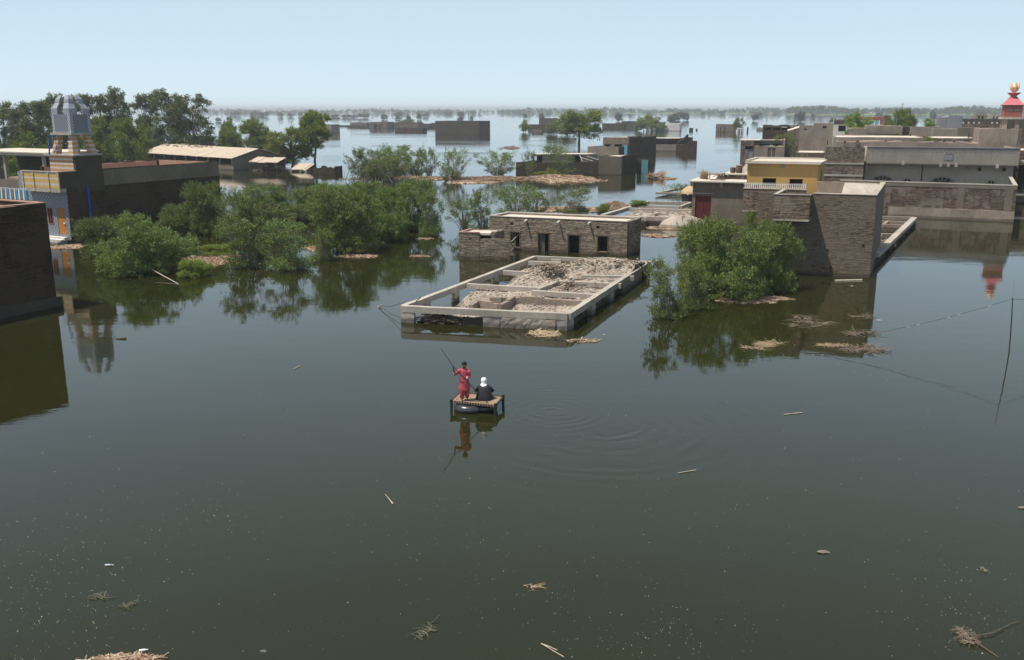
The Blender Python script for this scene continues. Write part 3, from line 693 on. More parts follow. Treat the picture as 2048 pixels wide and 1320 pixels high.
def shack(name, label, px, py, Y, w, d, z0, z1, drop, mat='tin', seed=0):
    x = xt(px, Y, z1); fr = Fr((x, Y), -18); rnd = random.Random(seed)
    t = thing(name, label, 'shack', (x, Y, 0))
    b = MB(); n = 7
    for i in range(n):
        a0, a1 = w * i / n, w * (i + 1) / n - .03; dz = rnd.uniform(-.06, .06)
        b.hexa([fr.p(a0, 0, z0 + dz), fr.p(a1, 0, z0 + dz - drop / n), fr.p(a1, d, z1 + dz - drop / n), fr.p(a0, d, z1 + dz)],
               [fr.p(a0, 0, z0 + dz + .07), fr.p(a1, 0, z0 + dz - drop / n + .07), fr.p(a1, d, z1 + dz - drop / n + .07), fr.p(a0, d, z1 + dz + .07)])
    b.build('roof', mat, t)
    b = MB(); b.hexa([fr.p(-.12, -.04, z0 - .1), fr.p(-.02, -.04, z0 - .1), fr.p(-.02, d, z1 - .1), fr.p(-.12, d, z1 - .1)], [fr.p(-.12, -.04, z0 + .14), fr.p(-.02, -.04, z0 + .14), fr.p(-.02, d, z1 + .14), fr.p(-.12, d, z1 + .14)]); b.build('rusty_edge', 'red_brick_paint', t)
    b = MB(); b.wall(fr, .2, w - .2, d - .3, d - .05, -.4, z1 - .2, rag=.2); b.wall(fr, .3, w * .45, .35, .55, -.4, z0 - .15, rag=.15); b.build('wall', 'brick_red', t)
    for a in (.25, w - .25, w * .6):
        b = MB(); b.tube([fr.p(a, .2, -.5), fr.p(a, .2, z0 - .02)], .07, 6); b.build('post', 'wood', t)
    for i in range(12): b = MB(); b.cbox(*fr.p(rnd.uniform(0, w), rnd.uniform(-.6, d * .4), rnd.uniform(.1, z0)), rnd.uniform(.6, 1.8), .1, .1, rnd.uniform(0, 3), rnd.uniform(-.5, .5)); b.build('fallen_timber', 'wood_pale' if i % 3 else 'brick_red', t)
shack('collapsed_shack', 'sagging tin roofed shack leaning against the warehouse end', 497, 335, 186, 6.4, 3.4, 1.7, 2.5, .3, seed=2)
shack('collapsed_hut', 'small half sunk hut with pale tilted roof right of the warehouse', 580, 340, 184, 3.4, 3.6, .35, 1.35, .2, 'tin', 5)
def ruin_wall(name, label, px0, px1, pyb, pyt, depth=.5, mat='brick_dark', ua=-18, seed=1, cat='ruined wall', broken=.35, cell=.5):
    P = at(px0, pyb); fr = Fr(P, ua); L = fr.a_at(px1, 0, 0); z = zt(P[1], pyt)
    rnd = random.Random(seed); ks = [rnd.uniform(1 - broken, 1.05) for _ in range(40)]
    t = thing(name, label, cat, (*P, 0))
    b = MB(); b.wall(fr, 0, L, 0, .35, -.5, z, top=lambda l: z * ks[int(l / L * 14) % 40], cell=cell)
    if depth > 1: b.wall(fr, L - .35, L, .36, depth, -.5, z * .9, axis='b', cell=cell)
    b.build('wall', mat, t); return t, fr, L, z
ruin_wall('ruined_wall', 'jagged dark brick wall stub beside the half sunk hut', 626, 670, 347, 331, 3, seed=4)

# ------------------------------------------------------------------ brick house with two doors and two windows, mid picture
def door_house():
    P = at(982.3, 494.8); P = (-1.95, 81.3); fr = Fr(P, -20.5, 63)
    z = 2.85; W = 12.3; D = 3.4
    A = lambda px: fr.a_at(px, 0, 1.4)
    X = lambda X_: 780 + X_ / 3.657
    Yz = lambda a, py_: zt(fr.p(a, 0)[1], 400 + py_ / 3.657)
    op = []
    for x0, x1, y0, y1 in ((880, 950, 235, 342), (1082, 1165, 243, 370), (1302, 1388, 256, 386), (1517, 1595, 264, 376)):
        a0, a1 = A(X(x0)), A(X(x1)); z0 = Yz(a0, y1); z1 = Yz(a0, y0)
        op.append((a0, a1, max(z0, -.5) if y1 < 380 else -.45, z1))
    op[1] = (*op[1][:2], -.45, op[1][3])
    for x0, x1, y0, y1 in ((880, 900, 165, 183), (1508, 1530, 190, 210)):
        a0, a1 = A(X(x0)), A(X(x1)); op.append((a0, a1, Yz(a0, y1), Yz(a0, y0)))
    t = thing('brick_house', 'low rough brick house with two doorways and two windows standing in water', 'house', (*P, 0))
    b = MB(); b.wall(fr, 0, W, 0, .36, -.6, z, op, rag=.015, cell=.5, bow=.006)
    b.wall(fr, W - .36, W, .37, D, -.6, z, axis='b', rag=.02, cell=.6); b.wall(fr, 0, .36, .37, D, -.6, z, axis='b', rag=.02); b.wall(fr, .37, W - .37, D - .36, D, -.6, z, rag=.02)
    b.build('wall', 'rough_brick', t)
    b = MB(); b.box(fr, .37, W - .37, .37, D - .37, z - .34, z - .1); b.build('roof', 'roof', t)
    b = MB(); b.box(fr, -.03, W + .03, D - .35, D + .03, z + .01, z + .09); b.box(fr, -.03, .33, -.03, D - .36, z + .01, z + .08); b.box(fr, .34, W + .03, -.03, .3, z + .012, z + .05); b.build('coping', 'concrete', t)
    for i, (a0, a1, z0, z1) in enumerate(op[:4]):
        k = 'door' if i in (1, 2) else 'window'
        b = MB()
        zz = max(z0, -.4)
        b.box(fr, a0 - .04, a0 + .04, -.03, .14, zz, z1); b.box(fr, a1 - .04, a1 + .04, -.03, .14, zz, z1); b.box(fr, a0 - .1, a1 + .1, -.04, .16, z1 + .002, z1 + .1)
        if k == 'window': b.box(fr, a0 - .05, a1 + .05, -.05, .14, z0 - .09, z0 - .002)
        fo = b.build(k + '_frame', 'wood', t)
        b = MB(); b.box(fr, a0 + .02, a1 - .02, .9, .93, zz, z1); b.build('shade_sheet', 'black', fo)  # black sheet stands in for the unlit room behind the opening
        if i < 2:
            b = MB(); b.box(fr, a0 + .05, a0 + .05 + (a1 - a0) * (.5 if i else .42), .17, .21, zz, z1 - .04); b.build(k + '_leaf', 'wood', fo)
    for px, py in ((1000, 147), (1238, 158), (1462, 165)):
        a = A(X(px)); zz = Yz(a, py)
        b = MB(); b.tube([fr.p(a, .1, zz + .03), fr.p(a - .02, -.42, zz - .05)], .075, 8); b.build('spout', 'plastic_white', t)
    b = MB(); b.tube([fr.p(op[0][0] + .1, -.3, op[0][2] + .35), fr.p(op[0][1] - .2, .3, op[0][3] - .15)], .04); b.build('leaning_pole', 'wood_pale', t)
    # low side room, its yard wall broken off on the right
    Pa = at(918.6, 517.6); fa = Fr(Pa, -9, 70); za = zt(Pa[1], 465.6)
    t2 = thing('side_room', 'small brick side room and broken yard wall left of the two door house', 'outbuilding', (*Pa, 0))
    a1 = fa.a_at(958, 0, za)
    b = MB(); b.wall(fa, 0, a1, 0, .3, -.6, za, [(fa.a_at(939, 0, 1.6), fa.a_at(943, 0, 1.6), zt(Pa[1], 479), zt(Pa[1], 475))], rag=.03, cell=.5); b.wall(fa, 0, .3, .31, 2.2, -.6, za, axis='b'); b.wall(fa, a1 + .9, a1 + 1.2, 0.31, 2.2, -.6, za + .05, axis='b', rag=.08)
    b.wall(fa, .31, a1 + 1.2, 2.21, 2.5, -.6, za, rag=.04)
    b.build('wall', 'rough_brick', t2)
    b = MB(); b.box(fa, .1, a1 + .8, .32, 2.2, za - .2, za - .03); b.build('roof', 'roof', t2)
    b = MB(); b.box(fa, -.03, a1, -.03, .2, za + .02, za + .09); b.box(fa, -.03, .2, .21, 2.5, za + .02, za + .09); b.build('coping', 'roof_red', t2)
    zl = zt(Pa[1], 477); L = fa.a_at(1019, 0, zl)
    def top(l): 
        k = (l - a1) / (L - a1); return zl if k < .97 else zl - .2
    b = MB(); b.wall(fa, a1 + .01, L, .02, .3, -.6, zl, rag=.03, cell=.45, bow=.006)
    rnd = random.Random(8)
    for i in range(6):
        zz = -.4 + i * .33; b.wall(fa, L + .005, L + .55 - i * .1, .03, .29, zz, zz + .32, rag=.03)
    for i in range(10): b.cbox(*fa.p(L + rnd.uniform(-.1, .5), rnd.uniform(0, .3), rnd.uniform(.1, 1.4)), .24, .12, .08, rnd.uniform(0, 3), rnd.uniform(-.3, .3))
    b.build('yard_wall', 'rough_brick', t2)
door_house()

# ------------------------------------------------------------------ roofless frame of concrete beams filled with collapsed mud, mid picture
def beam(b, p, q, w_, z1, th, z1b=None, jit=0., rnd=random):
    z1b = z1 if z1b is None else z1b
    d = Vector((q[0] - p[0], q[1] - p[1], 0)); L = d.length; d.normalize(); nrm = Vector((-d.y, d.x, 0)) * w_ / 2
    n = max(1, int(L / .8)) if jit else 1; V = []; F = []
    for i in range(n + 1):
        k = i / n; c = Vector((p[0], p[1], 0)).lerp(Vector((q[0], q[1], 0)), k); z = z1 + (z1b - z1) * k + (rnd.uniform(-jit, jit) if jit else 0)
        e = nrm * (1 + (rnd.uniform(-jit, jit) * 2 if jit else 0))
        V += [c + e + Vector((0, 0, z - th)), c - e + Vector((0, 0, z - th)), c - e + Vector((0, 0, z)), c + e + Vector((0, 0, z))]
    for i in range(n):
        o = i * 4; F += [(o + j, o + (j + 1) % 4, o + 4 + (j + 1) % 4, o + 4 + j) for j in range(4)]
    F += [(3, 2, 1, 0), (n * 4, n * 4 + 1, n * 4 + 2, n * 4 + 3)]
    b.add(V, F)

def frame_ruin():
    rnd = random.Random(12); Z = .97
    X = lambda x, y, z=Z: at(780 + x / 3.657, 400 + y / 3.657, z)
    A, B, Cc, D = X(92, 772), X(1300, 828), X(1060, 408), X(1890, 447)
    t = thing('beam_frame_ruin', 'roofless ruin of pale concrete beams filled with collapsed mud, nearest the raft', 'ruin', (*A, 0))
    for nm, p, q, w_ in (('ring_beam', A, B, .34), ('ring_beam', A, Cc, .34), ('ring_beam', B, D, .36), ('ring_beam', Cc, D, .3)):
        b = MB(); beam(b, p, q, w_, Z + (.004 if p is A and q is B else 0) - (.003 if p is Cc else 0), .36 if p is not Cc else .3, None, .012, rnd); b.build(nm, 'concrete', t)
    e = X(2008, 449); b = MB(); b.tube([(*D, Z - .05), (e[0], e[1], Z + .05)], .05); b.build('bar_end', 'wood_pale', t)
    inner = [((565, 605), (1085, 633), .3), ((1040, 653), (1525, 683), .34), ((1085, 640), (1232, 584), .26), ((1238, 584), (1690, 604), .3), ((830, 508), (1012, 518), .3), ((1012, 440), (1250, 448), .28),
             ((1397, 543), (1785, 549), .28), ((1180, 425), (1250, 428), .24)]
    for (p, q, w_) in inner:
        b = MB(); beam(b, X(*p), X(*q), w_, Z - .06, .3, None, .015, rnd); b.build('cross_beam', 'concrete', t)
    for pts in ([(905, 715), (960, 716), (1120, 728), (1400, 742)], [(590, 775), (640, 742), (750, 760), (800, 778)], [(800, 780), (860, 742), (905, 712), (950, 706)], [(735, 716), (820, 722), (900, 718)]):
        b = MB()
        for p, q in zip(pts[:-1], pts[1:]): beam(b, X(*p, .85), X(*q, .85), .26, .93 + rnd.uniform(-.04, .08), 1.0, None, .05, rnd)
        b.build('mud_partition', 'mud', t)
    # posts under the ring beam
    def post(p, q, k0, k1, off=.0, mat='concrete', z=Z - .37, depth=.3, nm='post'):
        p, q = Vector(p), Vector(q); d = (q - p); L = d.length; d.normalize(); f = Fr(tuple(p), math.degrees(math.atan2(d.y, d.x)))
        b = MB(); b.wall(f, L * k0, L * k1, -depth / 2 + off, depth / 2 + off, -.6, z, rag=.0, bow=.02, cell=.4); return b.build(nm, mat, t)
    for k0, k1 in ((0, .075), (.50, .6), (.935, 1.0)): post(A, B, k0, k1)
    for k0, k1 in ((0, .03), (.12, .155), (.315, .345), (.5, .53), (.62, .65), (.8, .84), (.94, 1)): post(A, Cc, k0, k1)
    for k0, k1 in ((0, .035), (.22, .26), (.43, .48), (.60, .86), (.95, 1)): post(B, D, k0, k1)
    for k0, k1 in ((.0, .06), (.3, .6), (.7, 1)): post(Cc, D, k0, k1)
    post(A, B, .37, .498, .05, 'grey_dark', .45, .2, 'door_sheet')
    # broken mud infill and rubble
    def heap(name, P4, fn, nu, nv, amp, seed, mat='rubble'):
        r = random.Random(seed); V = []; F = []
        g = [[r.gauss(0, 1) for _ in range(nv + 1)] for _ in range(nu + 1)]
        for i in range(nu + 1):
            for j in range(nv + 1):
                s, q = i / nu, j / nv; a = Vector(P4[0]).lerp(Vector(P4[1]), s); c = Vector(P4[3]).lerp(Vector(P4[2]), s); p = a.lerp(c, q)
                V.append((p.x + r.uniform(-.05, .05), p.y + r.uniform(-.05, .05), fn(s, q) + g[i][j] * amp))
        for i in range(nu):
            for j in range(nv): F.append((i * (nv + 1) + j, (i + 1) * (nv + 1) + j, (i + 1) * (nv + 1) + j + 1, i * (nv + 1) + j + 1))
        b = MB(); b.add(V, F); return b
    def S(a, b_, x): x = min(1, max(0, (x - a) / (b_ - a))); return x * x * (3 - 2 * x)
    rn = random.Random(5); W = [(rn.uniform(4, 16), rn.uniform(6, 26), rn.uniform(0, 6.28), rn.uniform(.4, 1)) for _ in range(9)]
    def hf(s, q):
        # s along the front (left to right), q towards the back
        base = .47 + .16 * S(.25, .55, q) + .5 * S(.58, .82, q) * S(.25, .5, s)
        edge = S(.0, .22 + .1 * math.sin(q * 14), s)                    # water lies along the left side
        base = base * edge - .35 * (1 - edge)
        if q > .93: base -= (q - .93) * 6
        nz = sum(a * math.sin(fx * s + fy * q + ph) for fx, fy, ph, a in W) * .045
        return base + nz
    b = heap('x', (A, B, D, Cc), hf, 90, 170, .035, 3)
    # blocks and clods on the heap
    for i in range(2600):
        s, q = rn.uniform(.12, .97), rn.uniform(.03, .95); a = Vector(A).lerp(Vector(B), s); c = Vector(Cc).lerp(Vector(D), s); p = a.lerp(c, q); k = rn.uniform(.04, .13) * (1 if rn.random() < .95 else 2.0)
        b.cbox(p.x, p.y, hf(s, q) + rn.uniform(-.02, .08), k, k * rn.uniform(.5, .9), k * rn.uniform(.3, .7), rn.uniform(0, 3), rn.uniform(-.5, .5))
    b.build('mud_rubble', 'rubble', t)
    # fallen mats of roof reed on the back heap
    for (x0, y0), n in (((1180, 500), 90), ((1490, 470), 60), ((1730, 470), 120), ((1330, 590), 30)):
        b = MB()
        for i in range(n):
            p = X(x0 + rn.gauss(0, 60), y0 + rn.gauss(0, 14), 1.1); b.cbox(p[0], p[1], rn.uniform(.95, 1.3) if y0 < 550 else rn.uniform(.8, .95), rn.uniform(.3, .9), rn.uniform(.04, .16), .05, rn.gauss(1.1, .5), rn.uniform(-.3, .3))
        b.build('fallen_reed_roofing', 'twigs', t)
    # mud bank and roots seen under the front beam
    f = Fr(A, math.degrees(math.atan2(B[1] - A[1], B[0] - A[0]))); L = (Vector(B) - Vector(A)).length
    b = MB(); b.wall(f, L * .605, L * .932, -.2, .2, -.4, .575, rag=.02, bow=.018, cell=.16); b.build('mud_infill', 'rubble', t)
    b = MB(); b.wall(f, L * .10, L * .37, .35, .6, -.4, .34, rag=.08, bow=.08, cell=.25, top=lambda l: .42 - .25 * abs(l / L - .2)); 
    for i in range(70): b.cbox(*f.p(L * rn.uniform(.08, .37), rn.uniform(-.1, .5), rn.uniform(.02, .35)), rn.uniform(.2, .7), rn.uniform(.03, .1), .05, rn.gauss(0, .5), rn.uniform(-.3, .3))
    b.build('reed_mud_bank', 'wood', t)
    f2 = Fr(B, math.degrees(math.atan2(D[1] - B[1], D[0] - B[0]))); L2 = (Vector(D) - Vector(B)).length
    for k0, k1, z in ((.04, .21, .35), (.27, .42, .42), (.49, .59, .4), (.87, .94, .3)): b = MB(); b.wall(f2, L2 * k0, L2 * k1, .1, .4, -.4, z, rag=.1, bow=.08, cell=.25); b.build('mud_infill', 'brick_red', t)
frame_ruin()
def frame_wires():
    t = thing('tie_wire', 'thin wires from the left corner of the beam ruin to a floating stake', 'wire', (*at(760, 614), 0))
    s = at(758, 615)
    b = MB(); b.tube([(s[0] - .1, s[1], 0), (s[0] + .15, s[1] + .1, .14)], .04); b.build('stake', 'wood_pale', t)
    b = MB(); b.tube([(*s, .1), (*at(782, 610, .5), .42), (*at(806, 606, .95), .95)], .014, 4); b.tube([(*s, .1), (*at(782, 628, .12), .12), (*at(803, 636, .2), .2)], .014, 4); b.tube([(*at(832, 603, .97), .97), (*at(842, 594, 1.25), 1.25)], .03, 5); b.build('cable', 'cable', t)
frame_wires()

def foundation_grid():
    rnd = random.Random(9); Z = .9
    X = lambda x, y, z=Z: at(850 + x / 3.4133, 200 + y / 3.4133, z)
    o = X(1210, 782)
    t = thing('foundation_grid', 'pale concrete foundation beams with rubble between them, left of the red door', 'ruin', (*o, 0))
    for p, q, w_ in (((1210, 782), (1517, 690), .5), ((1517, 690), (1815, 696), .4), ((1745, 722), (1812, 698), .35), ((1395, 735), (1815, 748), .45), ((1335, 792), (1830, 802), .45), ((1452, 713), (1740, 726), .35), ((1500, 800), (1515, 800), .4), ((1560, 775), (1600, 768), .3)):
        b = MB(); beam(b, X(*p), X(*q), w_, Z + rnd.uniform(-.01, .01), .4, None, .015, rnd); b.build('beam', 'concrete', t)
    b = MB(); p, q = X(1400, 806, .8), X(1840, 808, .8); f = Fr(p, math.degrees(math.atan2(q[1] - p[1], q[0] - p[0]))); L = math.hypot(q[0] - p[0], q[1] - p[1])
    b.wall(f, 0, L, -.1, .2, -.5, .5, rag=.02, cell=.5); b.build('footing', 'brick_red', t)
    b = MB(); P4 = (X(1350, 785), X(1815, 795), X(1815, 700), X(1520, 693)); nu, nv = 30, 40; V = []; F = []
    for i in range(nu + 1):
        for j in range(nv + 1):
            s, q = i / nu, j / nv; a = Vector(P4[0]).lerp(Vector(P4[1]), s); c = Vector(P4[3]).lerp(Vector(P4[2]), s); p = a.lerp(c, q)
            z = (.55 if q < .5 else .2) + rnd.gauss(0, .05) - (.5 if .52 < q < .66 or q > .82 else 0); V.append((p.x, p.y, z))
    for i in range(nu):
        for j in range(nv): F.append((i * (nv + 1) + j, (i + 1) * (nv + 1) + j, (i + 1) * (nv + 1) + j + 1, i * (nv + 1) + j + 1))
    b.add(V, F)
    for i in range(160):
        a = rnd.uniform(0, 1); c = rnd.uniform(0, .5); p = Vector(P4[0]).lerp(Vector(P4[1]), a).lerp(Vector(P4[3]).lerp(Vector(P4[2]), a), c); k = rnd.uniform(.1, .4); b.cbox(p.x, p.y, .6, k, k * .7, k * .5, rnd.uniform(0, 3), rnd.uniform(-.4, .4))
    b.build('rubble', 'rubble', t)
foundation_grid()
def mud_heap():
    P = at(1368, 452); rnd = random.Random(2); b = MB(); n = 28; V = [(P[0], P[1] + .5, 1.1)]; F = []
    for j, (r, z) in enumerate(((.35, .95), (.7, .5), (1.05, -.3))):
        for i in range(n):
            a = 6.283 * i / n; V.append((P[0] + 3.0 * r * math.cos(a) * rnd.uniform(.9, 1.1), P[1] + 2.6 * r * math.sin(a) * rnd.uniform(.9, 1.1), z * rnd.uniform(.75, 1.2)))
    for i in range(n):
        k = (i + 1) % n; F.append((0, 1 + i, 1 + k)); F += [(1 + j * n + i, 1 + (j + 1) * n + i, 1 + (j + 1) * n + k, 1 + j * n + k) for j in (0, 1)]
    b.add(V, F)
    for i in range(90): a = rnd.uniform(0, 6.28); r = rnd.uniform(0, .95); k = rnd.uniform(.1, .35); b.cbox(P[0] + 3 * r * math.cos(a), P[1] + 2.5 * r * math.sin(a), 1.0 * (1 - r), k, k * .7, k * .6, rnd.uniform(0, 3), .3)
    tag(b.build('mud_heap', 'rubble'), 'slumped heap of tan mud at the foot of the red door annex', 'mud heap')
mud_heap()

def frame_right():
    Z = .8; rnd = random.Random(4)
    o = at(1829, 434, Z); t = thing('beam_frame', 'long narrow frame of pale beams behind the tall brick corner house', 'ruin', (*o, 0))
    for p, q, w_ in (((1829, 434), (1752, 506), .55), ((1762, 432), (1828, 434), .4), ((1762, 448), (1808, 450), .35), ((1760, 441), (1817, 443), .3), ((1762, 467), (1792, 467), .4), ((1762, 480), (1784, 481), .35), ((1766, 449), (1776, 441), .3)):
        b = MB(); beam(b, at(*p, Z), at(*q, Z), w_, Z + rnd.uniform(-.01, .01), .32, None, .012, rnd); b.build('beam', 'concrete' if w_ > .5 else 'mud', t)
    p, q = at(1830, 436, Z), at(1745, 514, Z); f = Fr(p, math.degrees(math.atan2(q[1] - p[1], q[0] - p[0]))); L = math.hypot(q[0] - p[0], q[1] - p[1])
    b = MB(); b.wall(f, 0, L, -.15, .15, -.5, Z - .34, [(L * k, L * (k + .07), -.45, .25) for k in (.1, .25, .4, .55, .7)], rag=0, cell=.6); b.build('footing', 'brick_dark', t)
    b = MB()
    for i in range(60): p = at(rnd.uniform(1766, 1790), rnd.uniform(474, 490), .3); k = rnd.uniform(.1, .35); b.cbox(*p, rnd.uniform(.0, .3), k, k * .7, k * .5, rnd.uniform(0, 3), .3)
    b.build('rubble', 'rubble', t)
frame_right()

# ------------------------------------------------------------------ tall brick corner house on the right
def corner_house():
    P = (26.0, 66.7); fr = Fr(P, -18.4, 66); t = thing('corner_house', 'tall brick house with projecting balconies and walled roof terrace, right of the big bush', 'house', (*P, 0))
    z = 5.95; zf = 4.75
    b = MB(); b.wall(fr, -8.2, 0, 0, .36, -.6, z, rag=.02, cell=.6, bow=.006); b.build('front_wall', 'brick_grey', t)
    b = MB(); b.wall(fr, -.36, 0, .37, 12.6, -.6, z, axis='b', rag=.02, cell=.8); b.build('side_wall', 'grey', t)
    b = MB(); b.wall(fr, -9.8, -8.25, 5.6, 5.9, -.6, 4.3, [(-9.4, -8.6, -.5, 2.2)], rag=0); b.wall(fr, -8.2, -7.9, .37, 5.6, -.6, 4.3, axis='b', rag=0); b.wall(fr, -9.8, -9.5, 5.95, 13.2, -.6, 4.3, axis='b', rag=0); b.wall(fr, -9.4, -4.2, 9, 9.2, -.5, 4.3); b.build('recessed_wall', 'brick_dark', t)  # darker brick puts the shade of the recess into the colour
    b = MB(); b.box(fr, -9.75, -.38, 3.45, 12.5, 4.32, zf); b.box(fr, -8.15, -.38, .38, 3.43, 4.32, zf - .003); b.build('terrace_floor', 'concrete', t)
    # boxed balcony at the front
    a0, a1 = -6.85, -4.35
    b = MB(); b.wall(fr, a0, a1, -1.5, -1.3, 4.22, z, rag=.015, cell=.5); b.wall(fr, a1 - .2, a1, -1.29, -.01, 4.22, z, axis='b', rag=.015, cell=.5); b.wall(fr, a0, a0 + .2, -1.29, 3.3, 4.22, z, axis='b', rag=.02, cell=.5)
    bal = b.build('balcony', 'brick', t)
    b = MB(); b.box(fr, a0 - .02, a1 + .02, -1.52, -.02, 4.1, 4.215); b.build('balcony_slab', 'concrete', bal)
    b = MB(); b.box(fr, a0 - .03, a1 + .03, -1.53, -1.27, z + .02, z + .07); b.box(fr, a0 - .03, a0 + .23, -1.26, 3.3, z + .021, z + .07); b.build('coping', 'concrete', bal)
    b = MB(); b.box(fr, a1 + .04, .03, -.03, .39, z + .02, z + .07); b.box(fr, -.39, .03, .4, 12.6, z + .021, z + .08); b.build('coping', 'concrete', t)
    # long balcony farther left with a low railing on it
    L0, L1 = -9.85, -5.2
    b = MB(); b.wall(fr, L0, a0 - .02, 3.3, 3.5, 4.3, z - .02, rag=.015, cell=.5); b.wall(fr, L0, L0 + .2, 3.51, 9.5, 4.3, z - .02, axis='b', rag=.02); b.wall(fr, a0 + .23, L1 + .0, 3.31, 3.5, 4.8, z - .02, rag=.02)
    lb = b.build('long_balcony', 'brick', t)
    b = MB(); b.box(fr, L0 - .03, L1, 3.27, 3.53, z + .0, z + .05); b.box(fr, L0 - .02, a0 - .02, 3.28, 3.44, 4.18, 4.295); b.build('coping', 'concrete', lb)
    n = 30
    rl = MB()
    for i in range(n):
        a = L0 + .1 + (L1 - L0 - .2) * i / (n - 1); rl.box(fr, a - .035, a + .035, 3.36, 3.44, z + .052, z + .36)
    for i in range(n * 2): a = L0 + .08 + (L1 - L0 - .16) * i / (n * 2 - 1); rl.box(fr, a - .012, a + .012, 3.38, 3.42, z + .37, z + .48)
    rl.box(fr, L0, L1, 3.37, 3.43, z + .36, z + .39); rl.build('railing', 'white', lb)
    # back wall of the terrace, stair hood, leaning stick
    b = MB(); b.wall(fr, -5.4, -.4, 12.3, 12.6, zf, z + .02, rag=.02); b.build('terrace_back_wall', 'mud', t)
    b = MB(); h0, h1 = z + .05, zf + .25; b.hexa([fr.p(-3.0, 6.2, zf + .0), fr.p(-.42, 6.2, zf + .0), fr.p(-.42, 9.8, zf), fr.p(-3.0, 9.8, zf)], [fr.p(-3.0, 6.2, zf + .12), fr.p(-.42, 6.2, zf + .12), fr.p(-.42, 9.8, h0 + .1), fr.p(-3.0, 9.8, h0 + .1)]); b.build('stair_hood', 'concrete', t)
    b = MB(); b.tube([fr.p(-4.6, 2.2, zf), fr.p(-5.2, 3.6, zf + 1.1)], .04); b.build('leaning_stick', 'wood_pale', t)
    for px, py in ((1629, 533), (1649, 535), (1663, 534), (1653, 500), (1723, 490)):
        a = fr.a_at(px, 0, 1); zz = zt(fr.p(a, 0)[1], py); b = MB(); b.box(fr, a - .07, a + .07, -.035, -.015, zz - .06, zz + .06); b.build('weep_hole', 'black', t)
    # yellow room
    Y0, Y1 = -11.4, -5.5; zr = 7.35; bb = 13.35
    X = lambda x: fr.a_at(1350 + x / 4.096, bb, 5.5); Zp = lambda y: zt(fr.p(-8, bb)[1], 280 + y / 4.096)
    op = [(X(715), X(825), max(zf + .1, Zp(385)), Zp(316)), (X(935), X(1043), max(zf + .1, Zp(388)), Zp(318))]
    b = MB(); b.wall(fr, Y0, Y1, bb, bb + .3, zf - .45, zr, op, rag=0, bow=.004, cell=1.2); b.wall(fr, Y1 - .3, Y1, bb + .31, bb + 5, zf, zr, [(bb + 2.2, bb + 3.4, zf + .05, zf + 2)], axis='b', rag=0, bow=.004); b.wall(fr, Y0, Y0 + .3, bb + .31, bb + 5, zf - .4, zr, axis='b', rag=0)
    b.build('yellow_room_wall', 'yellow', t)
    for o in op:
        b = MB(); b.box(fr, o[0], o[1], bb + .7, bb + .75, o[2] - .1, o[3] + .1); wn = b.build('window', 'black', t)
        b = MB(); b.box(fr, o[0], o[0] + .05, bb + .1, bb + .2, o[2], o[3]); b.box(fr, o[1] - .05, o[1], bb + .1, bb + .2, o[2], o[3]); b.box(fr, o[0] + .05, o[1] - .05, bb + .1, bb + .2, o[3] - .05, o[3]); b.build('frame', 'wood_dark', wn)
    b = MB(); b.box(fr, Y1 - .25, Y1 - .2, bb + 2.2, bb + 3.4, zf, zf + 2); b.build('side_door', 'black', t)
    b = MB(); b.box(fr, Y0 + .3, Y1 - .3, bb + 4.7, bb + 5, zf - .4, zr); b.build('rear_wall', 'brick_dark', t)
    b = MB(); b.box(fr, Y0 - .15, Y1 + .2, bb - .3, bb + 5.2, zr + .005, zr + .16); b.box(fr, Y0 - .15, Y0 + .05, bb - .3, bb + 5.2, zr + .162, zr + .3); b.box(fr, Y0 + .06, Y1 - .02, bb + 4.95, bb + 5.2, zr + .162, zr + .3); b.box(fr, Y0 + .06, Y1 + .2, bb - .3, bb - .15, zr + .162, zr + .22); b.build('yellow_room_roof', 'roof', t)
    a = X(875); b = MB(); b.rings([(*fr.p(a, bb - .06)[:2], zr - .35, .16, .05), (*fr.p(a, bb - .06)[:2], zr - .1, .16, .05)], 8); b.build('wall_fan', 'blue_grey', t)
corner_house()

